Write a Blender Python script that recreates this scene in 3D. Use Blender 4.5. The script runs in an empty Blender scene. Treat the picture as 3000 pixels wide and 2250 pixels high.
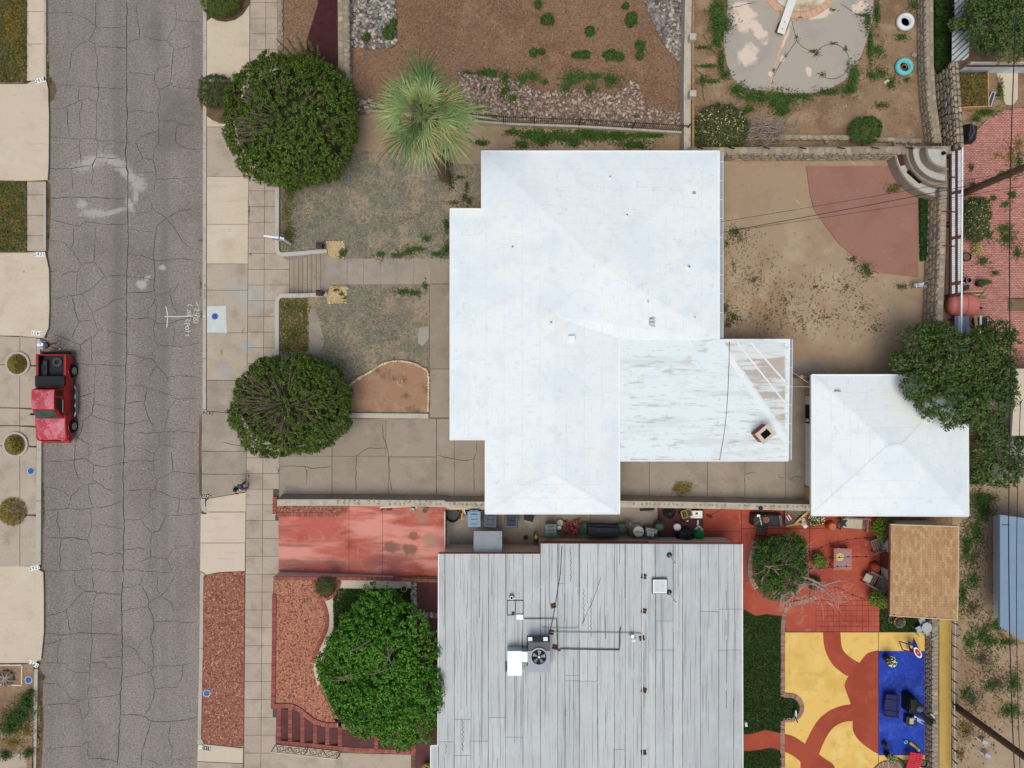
import bpy, math, random
import numpy as np
from mathutils import Matrix, Vector as Vec
from math import cos, sin
from random import uniform as ru
random.seed(7)
rng = np.random.default_rng(7)
S = bpy.context.scene
C = S.collection
R = math.radians
F, H = 2080.0, 41.6
cam = bpy.data.cameras.new('camera'); cam.sensor_width = 36; cam.lens = 36*F/3000
cam.clip_end = 600; cam.clip_start = .5
co = bpy.data.objects.new('camera', cam); C.objects.link(co); co.location = (0, 0, H); S.camera = co
wd = bpy.data.worlds.new('World'); S.world = wd; wd.use_nodes = True
nt = wd.node_tree; bg = nt.nodes['Background']
sky = nt.nodes.new('ShaderNodeTexSky'); sky.sky_type = 'NISHITA'; sky.sun_disc = False
sky.sun_elevation = R(70); sky.sun_rotation = R(200); sky.dust_density = 4.0; sky.air_density = 1.0; sky.ozone_density = 1.0
nt.links.new(sky.outputs[0], bg.inputs[0]); bg.inputs[1].default_value = .105
sl = bpy.data.lights.new('sun', 'SUN'); sl.energy = 1.75; sl.angle = R(40); sl.color = (1, .965, .80)
so = bpy.data.objects.new('sun', sl); C.objects.link(so)
az = R(200); el = R(70)
so.rotation_euler = Vec((sin(az)*cos(el), cos(az)*cos(el), sin(el))).to_track_quat('Z', 'Y').to_euler()
S.view_settings.view_transform = 'Standard'; S.view_settings.look = 'None'
S.view_settings.exposure = 0.0; S.view_settings.gamma = 1; S.view_settings.use_curve_mapping = False
S.cycles.use_denoising = True; S.cycles.max_bounces = 8; S.cycles.diffuse_bounces = 6
def W(x, y, z=0.0):
    k = (H-z)/F
    return ((x-1500)*k, (1125-y)*k, z)
def L1(c): c = c/255; return c/12.92 if c <= .04045 else ((c+.055)/1.055)**2.4
def col(c): return (L1(c[0])*.93, L1(c[1])*.93, L1(c[2])*.93, 1)
MATS = {}
def mat(name, base, layers=(), rough=.85, bump=0, bs=30, spec=.25, metal=0, coord='P', alpha=None):
    m = bpy.data.materials.new(name); m.use_nodes = True; MATS[name] = m
    n, l = m.node_tree.nodes, m.node_tree.links; b = n['Principled BSDF']
    b.inputs['Roughness'].default_value = rough; b.inputs['Metallic'].default_value = metal
    b.inputs['Specular IOR Level'].default_value = spec
    if coord == 'P': g = n.new('ShaderNodeNewGeometry').outputs['Position']
    else: g = n.new('ShaderNodeTexCoord').outputs['Object']
    if isinstance(base[0], str):
        src = n.new('ShaderNodeNewGeometry').outputs['Random Per Island'] if base[0] == 'I' else n.new('ShaderNodeObjectInfo').outputs['Random']
        r = n.new('ShaderNodeValToRGB'); cr = r.color_ramp; cs = base[1]
        while len(cr.elements) < len(cs): cr.elements.new(.5)
        for i, c in enumerate(cs): cr.elements[i].position = i/max(1, len(cs)-1); cr.elements[i].color = col(c)
        l.new(src, r.inputs[0]); cur = r.outputs[0]
    else:
        r = n.new('ShaderNodeRGB'); r.outputs[0].default_value = col(base); cur = r.outputs[0]
    for ly in layers:
        c, sc, lo, hi, amt = ly[:5]; kind = ly[5] if len(ly) > 5 else 'n'; st = ly[6] if len(ly) > 6 else None
        vec = g
        if kind == 'spot':
            acc = None
            nz = n.new('ShaderNodeTexNoise'); nz.inputs['Scale'].default_value = st or 1.6; nz.inputs['Detail'].default_value = 5; l.new(g, nz.inputs['Vector'])
            for (px, py, rx, ry, dg) in sc:
                wx, wy, _ = W(px, py, .5)
                mp = n.new('ShaderNodeMapping'); mp.vector_type = 'TEXTURE'
                mp.inputs['Location'].default_value = (wx, wy, 0); mp.inputs['Rotation'].default_value = (0, 0, R(dg))
                mp.inputs['Scale'].default_value = (rx*.0197, ry*.0197, 1e6); l.new(g, mp.inputs['Vector'])
                le = n.new('ShaderNodeVectorMath'); le.operation = 'LENGTH'; l.new(mp.outputs[0], le.inputs[0])
                if acc is None: acc = le.outputs['Value']
                else:
                    mn = n.new('ShaderNodeMath'); mn.operation = 'MINIMUM'; l.new(acc, mn.inputs[0]); l.new(le.outputs['Value'], mn.inputs[1]); acc = mn.outputs[0]
            ad = n.new('ShaderNodeMath'); ad.operation = 'MULTIPLY_ADD'; l.new(nz.outputs[0], ad.inputs[0]); ad.inputs[1].default_value = 1.6; l.new(acc, ad.inputs[2])
            val = ad.outputs[0]; lo, hi = hi+.8, lo+.8
        else:
            if st:
                mp = n.new('ShaderNodeMapping'); mp.inputs['Scale'].default_value = st; l.new(g, mp.inputs['Vector']); vec = mp.outputs[0]
            if kind == 'v':
                t = n.new('ShaderNodeTexVoronoi'); t.inputs['Scale'].default_value = sc; l.new(vec, t.inputs['Vector'])
                sp = n.new('ShaderNodeSeparateColor'); l.new(t.outputs['Color'], sp.inputs[0]); val = sp.outputs[0]
            else:
                t = n.new('ShaderNodeTexNoise'); t.inputs['Scale'].default_value = sc; t.inputs['Detail'].default_value = 6; t.inputs['Roughness'].default_value = .6
                l.new(vec, t.inputs['Vector']); val = t.outputs[0]
        mr = n.new('ShaderNodeMapRange'); mr.interpolation_type = 'SMOOTHSTEP'; l.new(val, mr.inputs[0])
        mr.inputs[1].default_value = lo; mr.inputs[2].default_value = hi; mr.inputs[4].default_value = amt
        if hi < lo:
            mr.inputs[1].default_value = hi; mr.inputs[2].default_value = lo; mr.inputs[3].default_value = amt; mr.inputs[4].default_value = 0
        mx = n.new('ShaderNodeMix'); mx.data_type = 'RGBA'; l.new(mr.outputs[0], mx.inputs[0]); l.new(cur, mx.inputs[6]); mx.inputs[7].default_value = col(c); cur = mx.outputs[2]
    l.new(cur, b.inputs['Base Color'])
    if bump:
        t = n.new('ShaderNodeTexNoise'); t.inputs['Scale'].default_value = bs; t.inputs['Detail'].default_value = 3; l.new(g, t.inputs['Vector'])
        bu = n.new('ShaderNodeBump'); bu.inputs['Strength'].default_value = bump; bu.inputs['Distance'].default_value = .03; l.new(t.outputs[0], bu.inputs['Height']); l.new(bu.outputs[0], b.inputs['Normal'])
    return m
def offs(o):
    v = Vec((0, 0, 0))
    while o is not None: v += o.location; o = o.parent
    return v
def put(o, parent=None, kind=None):
    C.objects.link(o)
    if parent is not None: o.parent = parent
    if kind: o['kind'] = kind
    return o
def ccw(p):
    a = sum(p[i][0]*p[(i+1) % len(p)][1]-p[(i+1) % len(p)][0]*p[i][1] for i in range(len(p)))
    return list(p) if a > 0 else list(p)[::-1]
class MB:
    def __init__(s): s.v, s.f, s.m, s.mi = [], [], [], 0
    def add(s, vs, fs):
        b = len(s.v); s.v += [tuple(v) for v in vs]; s.f += [tuple(i+b for i in f) for f in fs]; s.m += [s.mi]*len(fs); return s
    def box(s, c, d, rz=0, M=None):
        x, y, z = d[0]/2, d[1]/2, d[2]/2
        vs = [Vec((a*x, b*y, e*z)) for e in (-1, 1) for b in (-1, 1) for a in (-1, 1)]
        mm = M if M is not None else Matrix.Rotation(rz, 3, 'Z')
        return s.add([mm @ v+Vec(c) for v in vs], [(0, 2, 3, 1), (4, 5, 7, 6), (0, 1, 5, 4), (2, 6, 7, 3), (0, 4, 6, 2), (1, 3, 7, 5)])
    def bar(s, a, b, w, h):
        a, b = Vec(a), Vec(b); d = b-a
        q = d.to_track_quat('X', 'Z').to_matrix()
        return s.box((a+b)/2, (d.length, w, h), M=q)
    def prism(s, poly, z0, z1):
        p = ccw(poly); n = len(p)
        return s.add([(q[0], q[1], z0) for q in p]+[(q[0], q[1], q[2] if len(q) > 2 else z1) for q in p],
                     [tuple(range(n, 2*n)), tuple(range(n-1, -1, -1))]+[(i, (i+1) % n, n+(i+1) % n, n+i) for i in range(n)])
    def tube(s, pts, r, n=6):
        pts = [Vec(p) for p in pts]; k = len(pts); rs = r if isinstance(r, (list, tuple)) else [r]*k
        vs = []
        for i, p in enumerate(pts):
            d = (pts[min(i+1, k-1)]-pts[max(i-1, 0)]); d = d if d.length > 1e-9 else Vec((0, 0, 1))
            q = d.to_track_quat('Z', 'Y').to_matrix()
            for j in range(n):
                a = 2*math.pi*j/n; vs.append(p+q @ Vec((cos(a)*rs[i], sin(a)*rs[i], 0)))
        fs = [(i*n+j, i*n+(j+1) % n, (i+1)*n+(j+1) % n, (i+1)*n+j) for i in range(k-1) for j in range(n)]
        return s.add(vs, fs+[tuple(range(n-1, -1, -1)), tuple((k-1)*n+j for j in range(n))])
    def lathe(s, c, prof, n=16, sx=1, sy=1, M=None):
        mm = M if M is not None else Matrix.Identity(3); c = Vec(c); k = len(prof)
        vs = [mm @ Vec((r*sx*cos(2*math.pi*j/n), r*sy*sin(2*math.pi*j/n), z))+c for r, z in prof for j in range(n)]
        fs = [(i*n+j, i*n+(j+1) % n, (i+1)*n+(j+1) % n, (i+1)*n+j) for i in range(k-1) for j in range(n)]
        return s.add(vs, fs+[tuple(range(n-1, -1, -1)), tuple((k-1)*n+j for j in range(n))])
    def ball(s, c, r, n=10, k=6, M=None):
        r = r if isinstance(r, (list, tuple)) else (r, r, r)
        pr = [(sin(math.pi*max(.02, min(.98, i/k))), -cos(math.pi*i/k)*r[2]) for i in range(k+1)]
        return s.lathe(c, [(a, z) for a, z in pr], n, r[0], r[1], M)
    def bd(s, name, mats, parent=None, kind=None, smooth=False, bevel=0):
        o_ = offs(parent) if parent is not None else Vec((0, 0, 0))
        me = bpy.data.meshes.new(name)
        me.from_pydata([(v[0]-o_.x, v[1]-o_.y, v[2]-o_.z) for v in s.v], [], s.f)
        for m in (mats if isinstance(mats, (list, tuple)) else [mats]): me.materials.append(MATS[m])
        if max(s.m, default=0): me.polygons.foreach_set('material_index', s.m)
        if smooth: me.polygons.foreach_set('use_smooth', [True]*len(s.f))
        me.update()
        o = put(bpy.data.objects.new(name, me), parent, kind)
        if bevel:
            b = o.modifiers.new('bevel', 'BEVEL'); b.width = bevel; b.segments = 2; b.limit_method = 'ANGLE'
        return o
def tag(o, label, cat, group=None):
    o['label'] = label; o['category'] = cat
    if group: o['group'] = group
    return o
def thing(name, label, cat, loc=(0, 0, 0), rz=0, group=None):
    o = bpy.data.objects.new(name, None); o.empty_display_size = .2; C.objects.link(o)
    o.location = loc; o.rotation_euler = (0, 0, rz); return tag(o, label, cat, group)
def setting(name, loc=(0, 0, 0)):
    o = bpy.data.objects.new(name, None); C.objects.link(o); o.location = loc; o['kind'] = 'structure'; return o
def dup(o, loc=None, rz=None, label=None, parent=None, sc=None):
    c = o.copy(); C.objects.link(c)
    if parent is not None: c.parent = parent
    if loc is not None: c.location = loc
    if rz is not None: c.rotation_euler = (0, 0, rz)
    if sc is not None: c.scale = sc if isinstance(sc, tuple) else (sc,)*3
    if label: c['label'] = label
    for ch in list(o.children): dup(ch, parent=c)
    return c
def P(poly, z): return [W(x, y, z(x, y) if callable(z) else z) for x, y in poly]
def rect(x0, y0, x1, y1): return [(x0, y0), (x1, y0), (x1, y1), (x0, y1)]
def circ(x, y, r, n=28, ry=None, a0=0, a1=360): return [(x+r*cos(R(a0+(a1-a0)*i/n)), y+(ry or r)*sin(R(a0+(a1-a0)*i/n))) for i in range(n+(a1-a0 != 360))]
def sheet(name, poly, z, m, thick=.3, parent=None, kind='structure'):
    p = P(poly, z); zb = min(q[2] for q in p)-thick
    return MB().prism(p, zb, 0).bd(name, m, parent, None if parent is not None else kind)
def strip(pts, w0, w1=None):
    n = len(pts); lft, rgt = [], []
    for i in range(n):
        a, b = pts[max(i-1, 0)], pts[min(i+1, n-1)]; dx, dy = b[0]-a[0], b[1]-a[1]; d = math.hypot(dx, dy) or 1
        nx, ny = -dy/d, dx/d
        lft.append((pts[i][0]+nx*w0, pts[i][1]+ny*w0)); rgt.append((pts[i][0]-nx*(w1 or 0), pts[i][1]-ny*(w1 or 0)))
    return lft, rgt
def ribbon(pts, w, z, h=.004):
    l, r = strip(pts, w/2, w/2); m = MB()
    for i in range(len(pts)-1):
        m.prism(P([l[i], l[i+1], r[i+1], r[i]], z), (z(*pts[i]) if callable(z) else z)-h, 0)
    return m
def walk(pts, step):
    out = []; acc = step/2
    for (x0, y0), (x1, y1) in zip(pts, pts[1:]):
        d = math.hypot(x1-x0, y1-y0); t = acc
        while t < d: out.append((x0+(x1-x0)*t/d, y0+(y1-y0)*t/d, math.atan2(-(y1-y0), x1-x0))); t += step
        acc = t-d
    return out
def smooth(pts, n=6):
    out = []; k = len(pts)
    for i in range(k-1):
        p0, p1, p2, p3 = (np.array(pts[max(0, min(k-1, j))], float) for j in (i-1, i, i+1, i+2))
        for t in np.linspace(0, 1, n, endpoint=False):
            out.append(tuple(.5*((2*p1)+(p2-p0)*t+(2*p0-5*p1+4*p2-p3)*t*t+(3*p1-p0-3*p2+p3)*t**3)))
    out.append(tuple(map(float, pts[-1]))); return out
def inside(pts, poly):
    x, y = pts[:, 0], pts[:, 1]; r = np.zeros(len(pts), bool); n = len(poly)
    for i in range(n):
        (x0, y0), (x1, y1) = poly[i], poly[(i+1) % n]
        if y0 == y1: continue
        r ^= ((y0 > y) != (y1 > y)) & (x < (x1-x0)*(y-y0)/(y1-y0)+x0)
    return r
def sample(poly, n):
    p = np.array(poly); lo, hi = p.min(0), p.max(0); out = []; c = 0
    while c < n:
        q = rng.uniform(lo, hi, (n*2, 2)); q = q[inside(q, poly)]; out.append(q); c += len(q)
    return np.concatenate(out)[:n]
def blobs(bl, n):
    a = np.array([b[2]*b[3] for b in bl], float); k = rng.choice(len(bl), n, p=a/a.sum())
    b = np.array([q[:4] for q in bl], float)[k]; t = rng.uniform(0, 2*np.pi, n); r = np.minimum(1.5, np.abs(rng.normal(size=n))*.62)*(1+.3*np.sin(3*t+b[:, 0])*np.cos(2*t+b[:, 1]))
    return b[:, :2]+np.stack([np.cos(t)*r*b[:, 2], np.sin(t)*r*b[:, 3]], 1)
def Wn(p, z): k = (H-z)/F; return np.stack([(p[:, 0]-1500)*k, (1125-p[:, 1])*k, np.broadcast_to(z, (len(p),))*1.0], 1)
def np_mesh(name, V, Fq, m, parent=None, kind=None):
    me = bpy.data.meshes.new(name); k = Fq.shape[1]
    o_ = np.array(offs(parent)) if parent is not None else np.zeros(3)
    me.vertices.add(len(V)); me.vertices.foreach_set('co', (V-o_).astype(np.float32).ravel())
    me.loops.add(Fq.size); me.loops.foreach_set('vertex_index', Fq.astype(np.int32).ravel())
    me.polygons.add(len(Fq)); me.polygons.foreach_set('loop_start', np.arange(0, Fq.size, k, dtype=np.int32))
    me.materials.append(MATS[m]); me.update(calc_edges=True); me.validate()
    return put(bpy.data.objects.new(name, me), parent, kind)
def unit(v): return v/np.maximum(1e-9, np.linalg.norm(v, axis=1, keepdims=True))
def leaves(name, c, nrm, l, w, m, parent=None, kind=None, axis=None):
    n = len(c); nrm = unit(nrm); a = rng.normal(size=(n, 3)) if axis is None else axis
    a = unit(a-(a*nrm).sum(1, keepdims=True)*nrm); b = np.cross(nrm, a)
    l = (np.full(n, l)*rng.uniform(.65, 1.3, n))[:, None]; w = (np.full(n, w)*rng.uniform(.7, 1.25, n))[:, None]
    V = np.stack([c-a*l/2, c+b*w/2+nrm*w*.12, c+a*l/2, c-b*w/2+nrm*w*.12], 1).reshape(-1, 3)
    return np_mesh(name, V, np.arange(4*n).reshape(n, 4), m, parent, kind)
ICO_V = None
def rocks(name, p, z, s0, s1, m, parent=None, kind='stuff', flat=.6, sink=.25):
    global ICO_V
    if ICO_V is None:
        g = (1+5**.5)/2
        v = np.array([(-1, g, 0), (1, g, 0), (-1, -g, 0), (1, -g, 0), (0, -1, g), (0, 1, g), (0, -1, -g), (0, 1, -g), (g, 0, -1), (g, 0, 1), (-g, 0, -1), (-g, 0, 1)])
        f = np.array([(0, 11, 5), (0, 5, 1), (0, 1, 7), (0, 7, 10), (0, 10, 11), (1, 5, 9), (5, 11, 4), (11, 10, 2), (10, 7, 6), (7, 1, 8), (3, 9, 4), (3, 4, 2), (3, 2, 6), (3, 6, 8), (3, 8, 9), (4, 9, 5), (2, 4, 11), (6, 2, 10), (8, 6, 7), (9, 8, 1)])
        ICO_V = (unit(v), f)
    v, f = ICO_V; n = len(p); s = rng.uniform(s0, s1, n)*rng.uniform(.7, 1, n); a = rng.uniform(0, 6.28, n)
    q = np.broadcast_to(v, (n, 12, 3)).copy()*rng.uniform(.82, 1.15, (n, 12, 1))
    q[:, :, 0] *= s[:, None]*.62; q[:, :, 1] *= s[:, None]*.45; q[:, :, 2] *= s[:, None]*.5*flat
    x = q[:, :, 0]*np.cos(a)[:, None]-q[:, :, 1]*np.sin(a)[:, None]; y = q[:, :, 0]*np.sin(a)[:, None]+q[:, :, 1]*np.cos(a)[:, None]
    q = np.stack([x, y, q[:, :, 2]+(s*.5*flat*(1-2*sink))[:, None]], 2)+Wn(p, z)[:, None, :]
    Fq = (f[None]+(np.arange(n)*12)[:, None, None]).reshape(-1, 3)
    return np_mesh(name, q.reshape(-1, 3), Fq, m, parent, kind)
STONES, PALE = [], []
def stone_bank():
    for k in range(9):
        r = random.Random(k+3); n = r.choice((6, 7, 8)); m = MB(); o = []
        for i in range(n):
            a = 2*math.pi*(i+r.uniform(-.25, .25))/n; q = r.uniform(.82, 1.05)
            x, y = cos(a), sin(a); e = max(abs(x), abs(y))**.55; o.append((.5*q*x/e, .5*q*y/e))
        vs = [(x, y, -.35) for x, y in o]+[(x, y, .14) for x, y in o]+[(x*.74+r.uniform(-.03, .03), y*.74, .34+r.uniform(-.05, .05)) for x, y in o]
        fs = [(i, (i+1) % n, n+(i+1) % n, n+i) for i in range(n)]+[(n+i, n+(i+1) % n, 2*n+(i+1) % n, 2*n+i) for i in range(n)]+[tuple(range(2*n, 3*n))]
        me = bpy.data.meshes.new('stone'); me.from_pydata(vs, [], fs); me.materials.append(MATS['stone']); me.update(); STONES.append(me); m2 = me.copy(); m2.materials[0] = MATS['pale_stone']; PALE.append(m2)
def piece(me, name, loc, M, sc, parent):
    o = bpy.data.objects.new(name, me); C.objects.link(o); o.parent = parent
    o.matrix_basis = Matrix.Translation(Vec(loc)-offs(parent)) @ M.to_4x4() @ Matrix.Diagonal((*sc, 1))
    return o
CON = ((120, 110, 102), 1.1, .45, .75, .45), ((205, 195, 180), .7, .5, .8, .35), ((108, 98, 90), 9, .57, .7, .35), ((206, 196, 182), 11, .56, .7, .3)
mat('asphalt', (149, 140, 136), [((128, 120, 117), .35, .44, .6, .75, 'n', (1, .06, 1)), ((153, 144, 138), .3, .48, .66, .6, 'n', (.8, .15, 1)), ((126, 117, 111), .22, .5, .64, .6),
    ((92, 86, 82), 9, .5, .64, .6), ((192, 184, 174), 11, .53, .66, .55), ((98, 92, 88), 17, .48, .62, .5), ((160, 148, 138), 2.2, .56, .7, .4),
    ((100, 97, 97), [(510, 315, 50, 70, 0), (488, 400, 40, 46, 0), (440, 75, 25, 80, 0)], .3, 1.5, .4, 'spot'), ((112, 105, 100), [(330, 1100, 14, 900, 0), (470, 1200, 12, 900, 0)], .2, 1.8, .4, 'spot', 1.2),
    ((198, 192, 186), [(250, 468, 52, 20, 20), (318, 464, 50, 17, -24), (347, 492, 40, 15, -48), (372, 512, 30, 16, -55), (392, 532, 24, 26, 0), (384, 565, 9, 26, 0), (366, 592, 10, 26, 26), (320, 615, 52, 8, 18), (262, 618, 46, 13, 0), (225, 592, 16, 14, 0)], .3, 1.4, .52, 'spot', 4.5), ((190, 184, 178), [(402, 830, 18, 17, 30), (464, 780, 13, 9, 0), (418, 812, 8, 14, -40)], .4, 1.2, .75, 'spot', 4)], bump=.35, bs=45, rough=.9)
mat('crack', (74, 68, 65), rough=1)
mat('concrete', (181, 168, 153), list(CON)+[((168, 170, 170), [(700, 860, 50, 40, 0), (752, 880, 26, 40, 0), (722, 1012, 24, 20, 0), (665, 838, 30, 14, 0), (650, 1090, 30, 30, 0), (660, 1170, 40, 40, 0)], .5, 1.2, .6, 'spot', 2.5)], bump=.2)
mat('old_concrete', (160, 150, 138), CON+(((128, 118, 108), .4, .5, .7, .4),), bump=.25)
mat('slab', ('O', [(170, 156, 143), (182, 168, 153), (174, 161, 148), (184, 171, 157), (177, 165, 152)]), list(CON)+[((168, 170, 170), [(700, 860, 50, 40, 0), (752, 880, 26, 40, 0), (722, 1012, 24, 20, 0), (665, 838, 30, 14, 0), (650, 1090, 30, 30, 0), (660, 1170, 40, 40, 0)], .5, 1.2, .6, 'spot', 2.5)], bump=.2)
mat('drive_slab', ('O', [(150, 139, 127), (160, 148, 136), (154, 145, 134)]), [((124, 114, 104), .8, .45, .7, .5), ((178, 168, 155), 1.7, .5, .75, .4), ((110, 101, 92), 10, .56, .7, .35)], bump=.2)
mat('pale_concrete', (205, 192, 172), [((180, 160, 138), .8, .5, .75, .5), ((216, 206, 190), .5, .5, .75, .5), ((170, 156, 140), 1.2, .55, .75, .4, 'n', (.4, 3, 1)), ((160, 146, 130), 9, .55, .7, .35)], bump=.15)
mat('pink_concrete', (208, 194, 178), [((188, 168, 150), .9, .5, .75, .5), ((160, 148, 138), 1.0, .55, .78, .5, 'n', (.5, 4, 1)), ((172, 158, 146), 9, .55, .7, .35)], bump=.15)
mat('new_concrete', (200, 208, 208), [((222, 226, 226), 2, .45, .7, .6), ((170, 180, 186), 9, .55, .75, .3)], bump=.2)
mat('grey_stain', (163, 158, 152), [((146, 142, 138), 3, .4, .7, .5)])
mat('joint', (92, 84, 76), [((60, 66, 40), 3, .55, .65, .6)])
mat('kerb', (186, 178, 166), [((150, 142, 130), 3, .5, .7, .5), ((110, 100, 90), 14, .6, .8, .4)], bump=.2)
mat('dirt', (146, 121, 97), [((120, 94, 74), .5, .45, .6, .75), ((172, 148, 122), .9, .5, .66, .6), ((100, 82, 64), 7, .54, .68, .5), ((184, 164, 138), 12, .55, .68, .5), ((104, 88, 68), 16, .54, .66, .4)], bump=.4, rough=.95)
mat('dark_dirt', (112, 92, 74), [((88, 72, 56), 2, .45, .7, .6), ((140, 118, 96), 8, .55, .72, .5), ((60, 52, 40), 20, .58, .74, .5)], bump=.4, rough=.95)
mat('brown_gravel', (136, 110, 88), [((116, 90, 70), .3, .44, .6, .7), ((158, 130, 106), .6, .52, .66, .6), ((146, 112, 88), 1.4, .5, .66, .5), ((92, 66, 52), 9, .5, .62, .7), ((180, 146, 122), 11, .53, .66, .65), ((84, 62, 50), 17, .5, .62, .4)], bump=.5, bs=40, rough=.95)
mat('lawn', (158, 142, 122), [((122, 119, 106), .42, .45, .56, .8), ((108, 108, 98), 1.3, .46, .62, .55), ((168, 148, 122), .8, .55, .75, .5), ((86, 94, 80), 6, .48, .6, .55), ((186, 170, 148), 11, .54, .66, .6), ((82, 86, 72), 14, .53, .64, .55),
    ((90, 96, 70), [(860, 560, 60, 60, 0), (842, 690, 22, 60, 0)], .5, 1.1, .4, 'spot')], bump=.5, rough=.95)
mat('yard_dirt', (166, 145, 122), [((150, 124, 98), .22, .46, .62, .8), ((184, 164, 140), .5, .5, .66, .6), ((160, 134, 112), 1.1, .5, .7, .5), ((112, 92, 70), 5, .58, .72, .35), ((190, 172, 146), 25, .6, .75, .4), ((96, 82, 62), 28, .6, .75, .45)], bump=.4, rough=.95)
mat('bed_dirt', (162, 128, 104), [((108, 84, 66), 1.2, .52, .68, .7), ((182, 152, 124), 2, .5, .7, .5), ((80, 66, 52), 9, .62, .74, .7)], bump=.4, rough=.95)
mat('tan_gravel', (190, 166, 130), [((170, 140, 98), 7, .5, .7, .7), ((228, 206, 164), 10, .54, .66, .7), ((140, 112, 78), 12, .54, .66, .6)], bump=.5, rough=.95)
mat('mulch', (74, 40, 42), [((50, 26, 30), 3, .45, .7, .6), ((112, 66, 64), 20, .58, .72, .6), ((34, 18, 20), 26, .5, .66, .6)], bump=.6, rough=.95)
RG = [((150, 88, 74), 3, .45, .7, .4), ((104, 58, 48), 9, .49, .6, .85), ((224, 172, 138), 11, .55, .64, .8), ((90, 48, 40), 18, .52, .63, .5)]
mat('red_gravel', (154, 102, 88), RG, bump=.6, rough=.95)
mat('orange_gravel', (180, 124, 102), RG, bump=.6, rough=.95)
mat('red_drive', (186, 100, 88), [((160, 72, 54), .55, .48, .64, .85), ((218, 152, 140), .5, .44, .58, .9, 'n', (.3, 1.3, 1)), ((146, 98, 92), .9, .52, .64, .7, 'n', (.2, 2.2, 1)), ((206, 150, 138), 2.4, .55, .7, .4),
    ((120, 90, 74), [(1148, 1600, 26, 20, 0), (1205, 1603, 26, 22, 0), (1215, 1562, 20, 14, 0)], .5, 1.1, .75, 'spot', 4), ((166, 132, 118), [(1240, 1500, 22, 40, 0), (1268, 1580, 30, 26, 0)], .5, 1.2, .7, 'spot', 2), ((120, 54, 44), 14, .6, .78, .4)], bump=.15, rough=.75)
mat('red_paint', (174, 82, 64), [((154, 64, 48), .5, .45, .62, .75), ((190, 96, 78), 1.2, .5, .66, .5), ((192, 136, 112), 1.6, .58, .7, .55), ((128, 50, 40), 17, .6, .75, .4)], bump=.12, rough=.7)
mat('rust_paint', (166, 74, 52), [((148, 60, 42), .5, .45, .6, .7), ((186, 104, 80), 3, .58, .7, .4), ((182, 88, 62), 20, .58, .75, .35)], bump=.1, rough=.7)
mat('yellow_paint', (230, 193, 108), [((214, 174, 90), .4, .46, .62, .7), ((238, 208, 134), 1.0, .5, .66, .6), ((200, 164, 96), 1.6, .56, .68, .5), ((176, 150, 104), 4, .62, .7, .45), ((210, 170, 90), 26, .6, .75, .3)], bump=.1, rough=.7)
mat('blue_paint', (26, 62, 176), [((16, 42, 142), .4, .44, .6, .8), ((58, 100, 204), 1.0, .5, .66, .5), ((110, 140, 210), 2.6, .6, .72, .4), ((70, 110, 214), 10, .55, .68, .5), ((10, 32, 120), 13, .5, .64, .5)], bump=.1, rough=.65)
mat('mat_brown', (124, 104, 82), [((96, 80, 62), 3, .45, .65, .7)])
mat('olive_yellow', (192, 160, 88), [((170, 140, 76), .7, .45, .7, .5), ((204, 176, 108), 20, .56, .72, .35), ((140, 112, 64), 1.0, .6, .75, .35)], bump=.2)
mat('red_pad', (154, 114, 102), [((136, 94, 82), .6, .45, .7, .6), ((180, 132, 122), 1.2, .52, .72, .5), ((190, 150, 138), 4, .62, .74, .4), ((120, 80, 72), 20, .58, .74, .35)], bump=.2)
mat('lawn_soil', (48, 62, 30), [((36, 50, 22), 2, .45, .7, .6), ((104, 96, 56), 1.4, .58, .72, .6)], bump=.4)
mat('dark_patio', (96, 60, 60), [((76, 44, 46), 1.5, .45, .7, .6), ((126, 86, 82), 6, .55, .72, .4)], bump=.2)
mat('pool_deck', (174, 166, 155), [((156, 152, 150), .5, .45, .65, .7), ((178, 170, 160), 1.2, .5, .7, .4), ((224, 206, 190), [(2165, 70, 40, 50, 0), (2150, 40, 22, 16, 0), (2205, 105, 20, 60, 40), (2180, 180, 34, 44, 0), (2285, 130, 7, 60, -22), (2245, 232, 10, 12, 0), (2352, 226, 10, 18, 20), (2390, 60, 46, 14, 20), (2500, 40, 28, 20, 30), (2278, 190, 10, 14, 0)], .5, .95, .9, 'spot', 2.6), ((140, 136, 136), 13, .6, .78, .3)], bump=.2)
mat('coping', (208, 168, 142), [((188, 148, 124), 3, .45, .7, .5)], bump=.2)
mat('pool_shell', (214, 208, 192), [((160, 120, 60), .8, .4, .62, .85), ((96, 66, 24), 1.0, .52, .66, .8)], rough=.5)
mat('pool_water', (120, 88, 30), rough=.08, spec=.5)
mat('paver', ('I', [(188, 128, 120), (204, 146, 136), (196, 136, 128), (210, 156, 144), (182, 124, 116)]), [((166, 108, 100), 14, .55, .75, .4)], bump=.2)
mat('brick', ('O', [(140, 74, 68), (160, 92, 84), (150, 82, 76), (172, 106, 98), (132, 68, 64)]), [((110, 58, 54), 20, .55, .75, .4)], bump=.2)
mat('old_brick', ('O', [(150, 116, 102), (172, 138, 122), (140, 100, 90), (182, 150, 136)]), [((120, 90, 80), 20, .55, .75, .4)], bump=.2)
mat('stone', ('O', [(166, 150, 126), (156, 146, 132), (142, 132, 118), (178, 160, 132), (136, 130, 122), (164, 152, 136), (186, 168, 140)]), [((120, 106, 90), 5, .5, .72, .5), ((190, 178, 160), 9, .55, .74, .4)], bump=.5, bs=14)
mat('mortar', (146, 136, 122), [((120, 110, 96), 3, .45, .7, .6), ((176, 166, 150), 6, .55, .74, .4)], bump=.5, bs=18)
mat('dark_mortar', (96, 88, 76), [((76, 70, 60), 3, .45, .7, .6), ((120, 112, 98), 6, .55, .74, .4)], bump=.5, bs=18)
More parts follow.
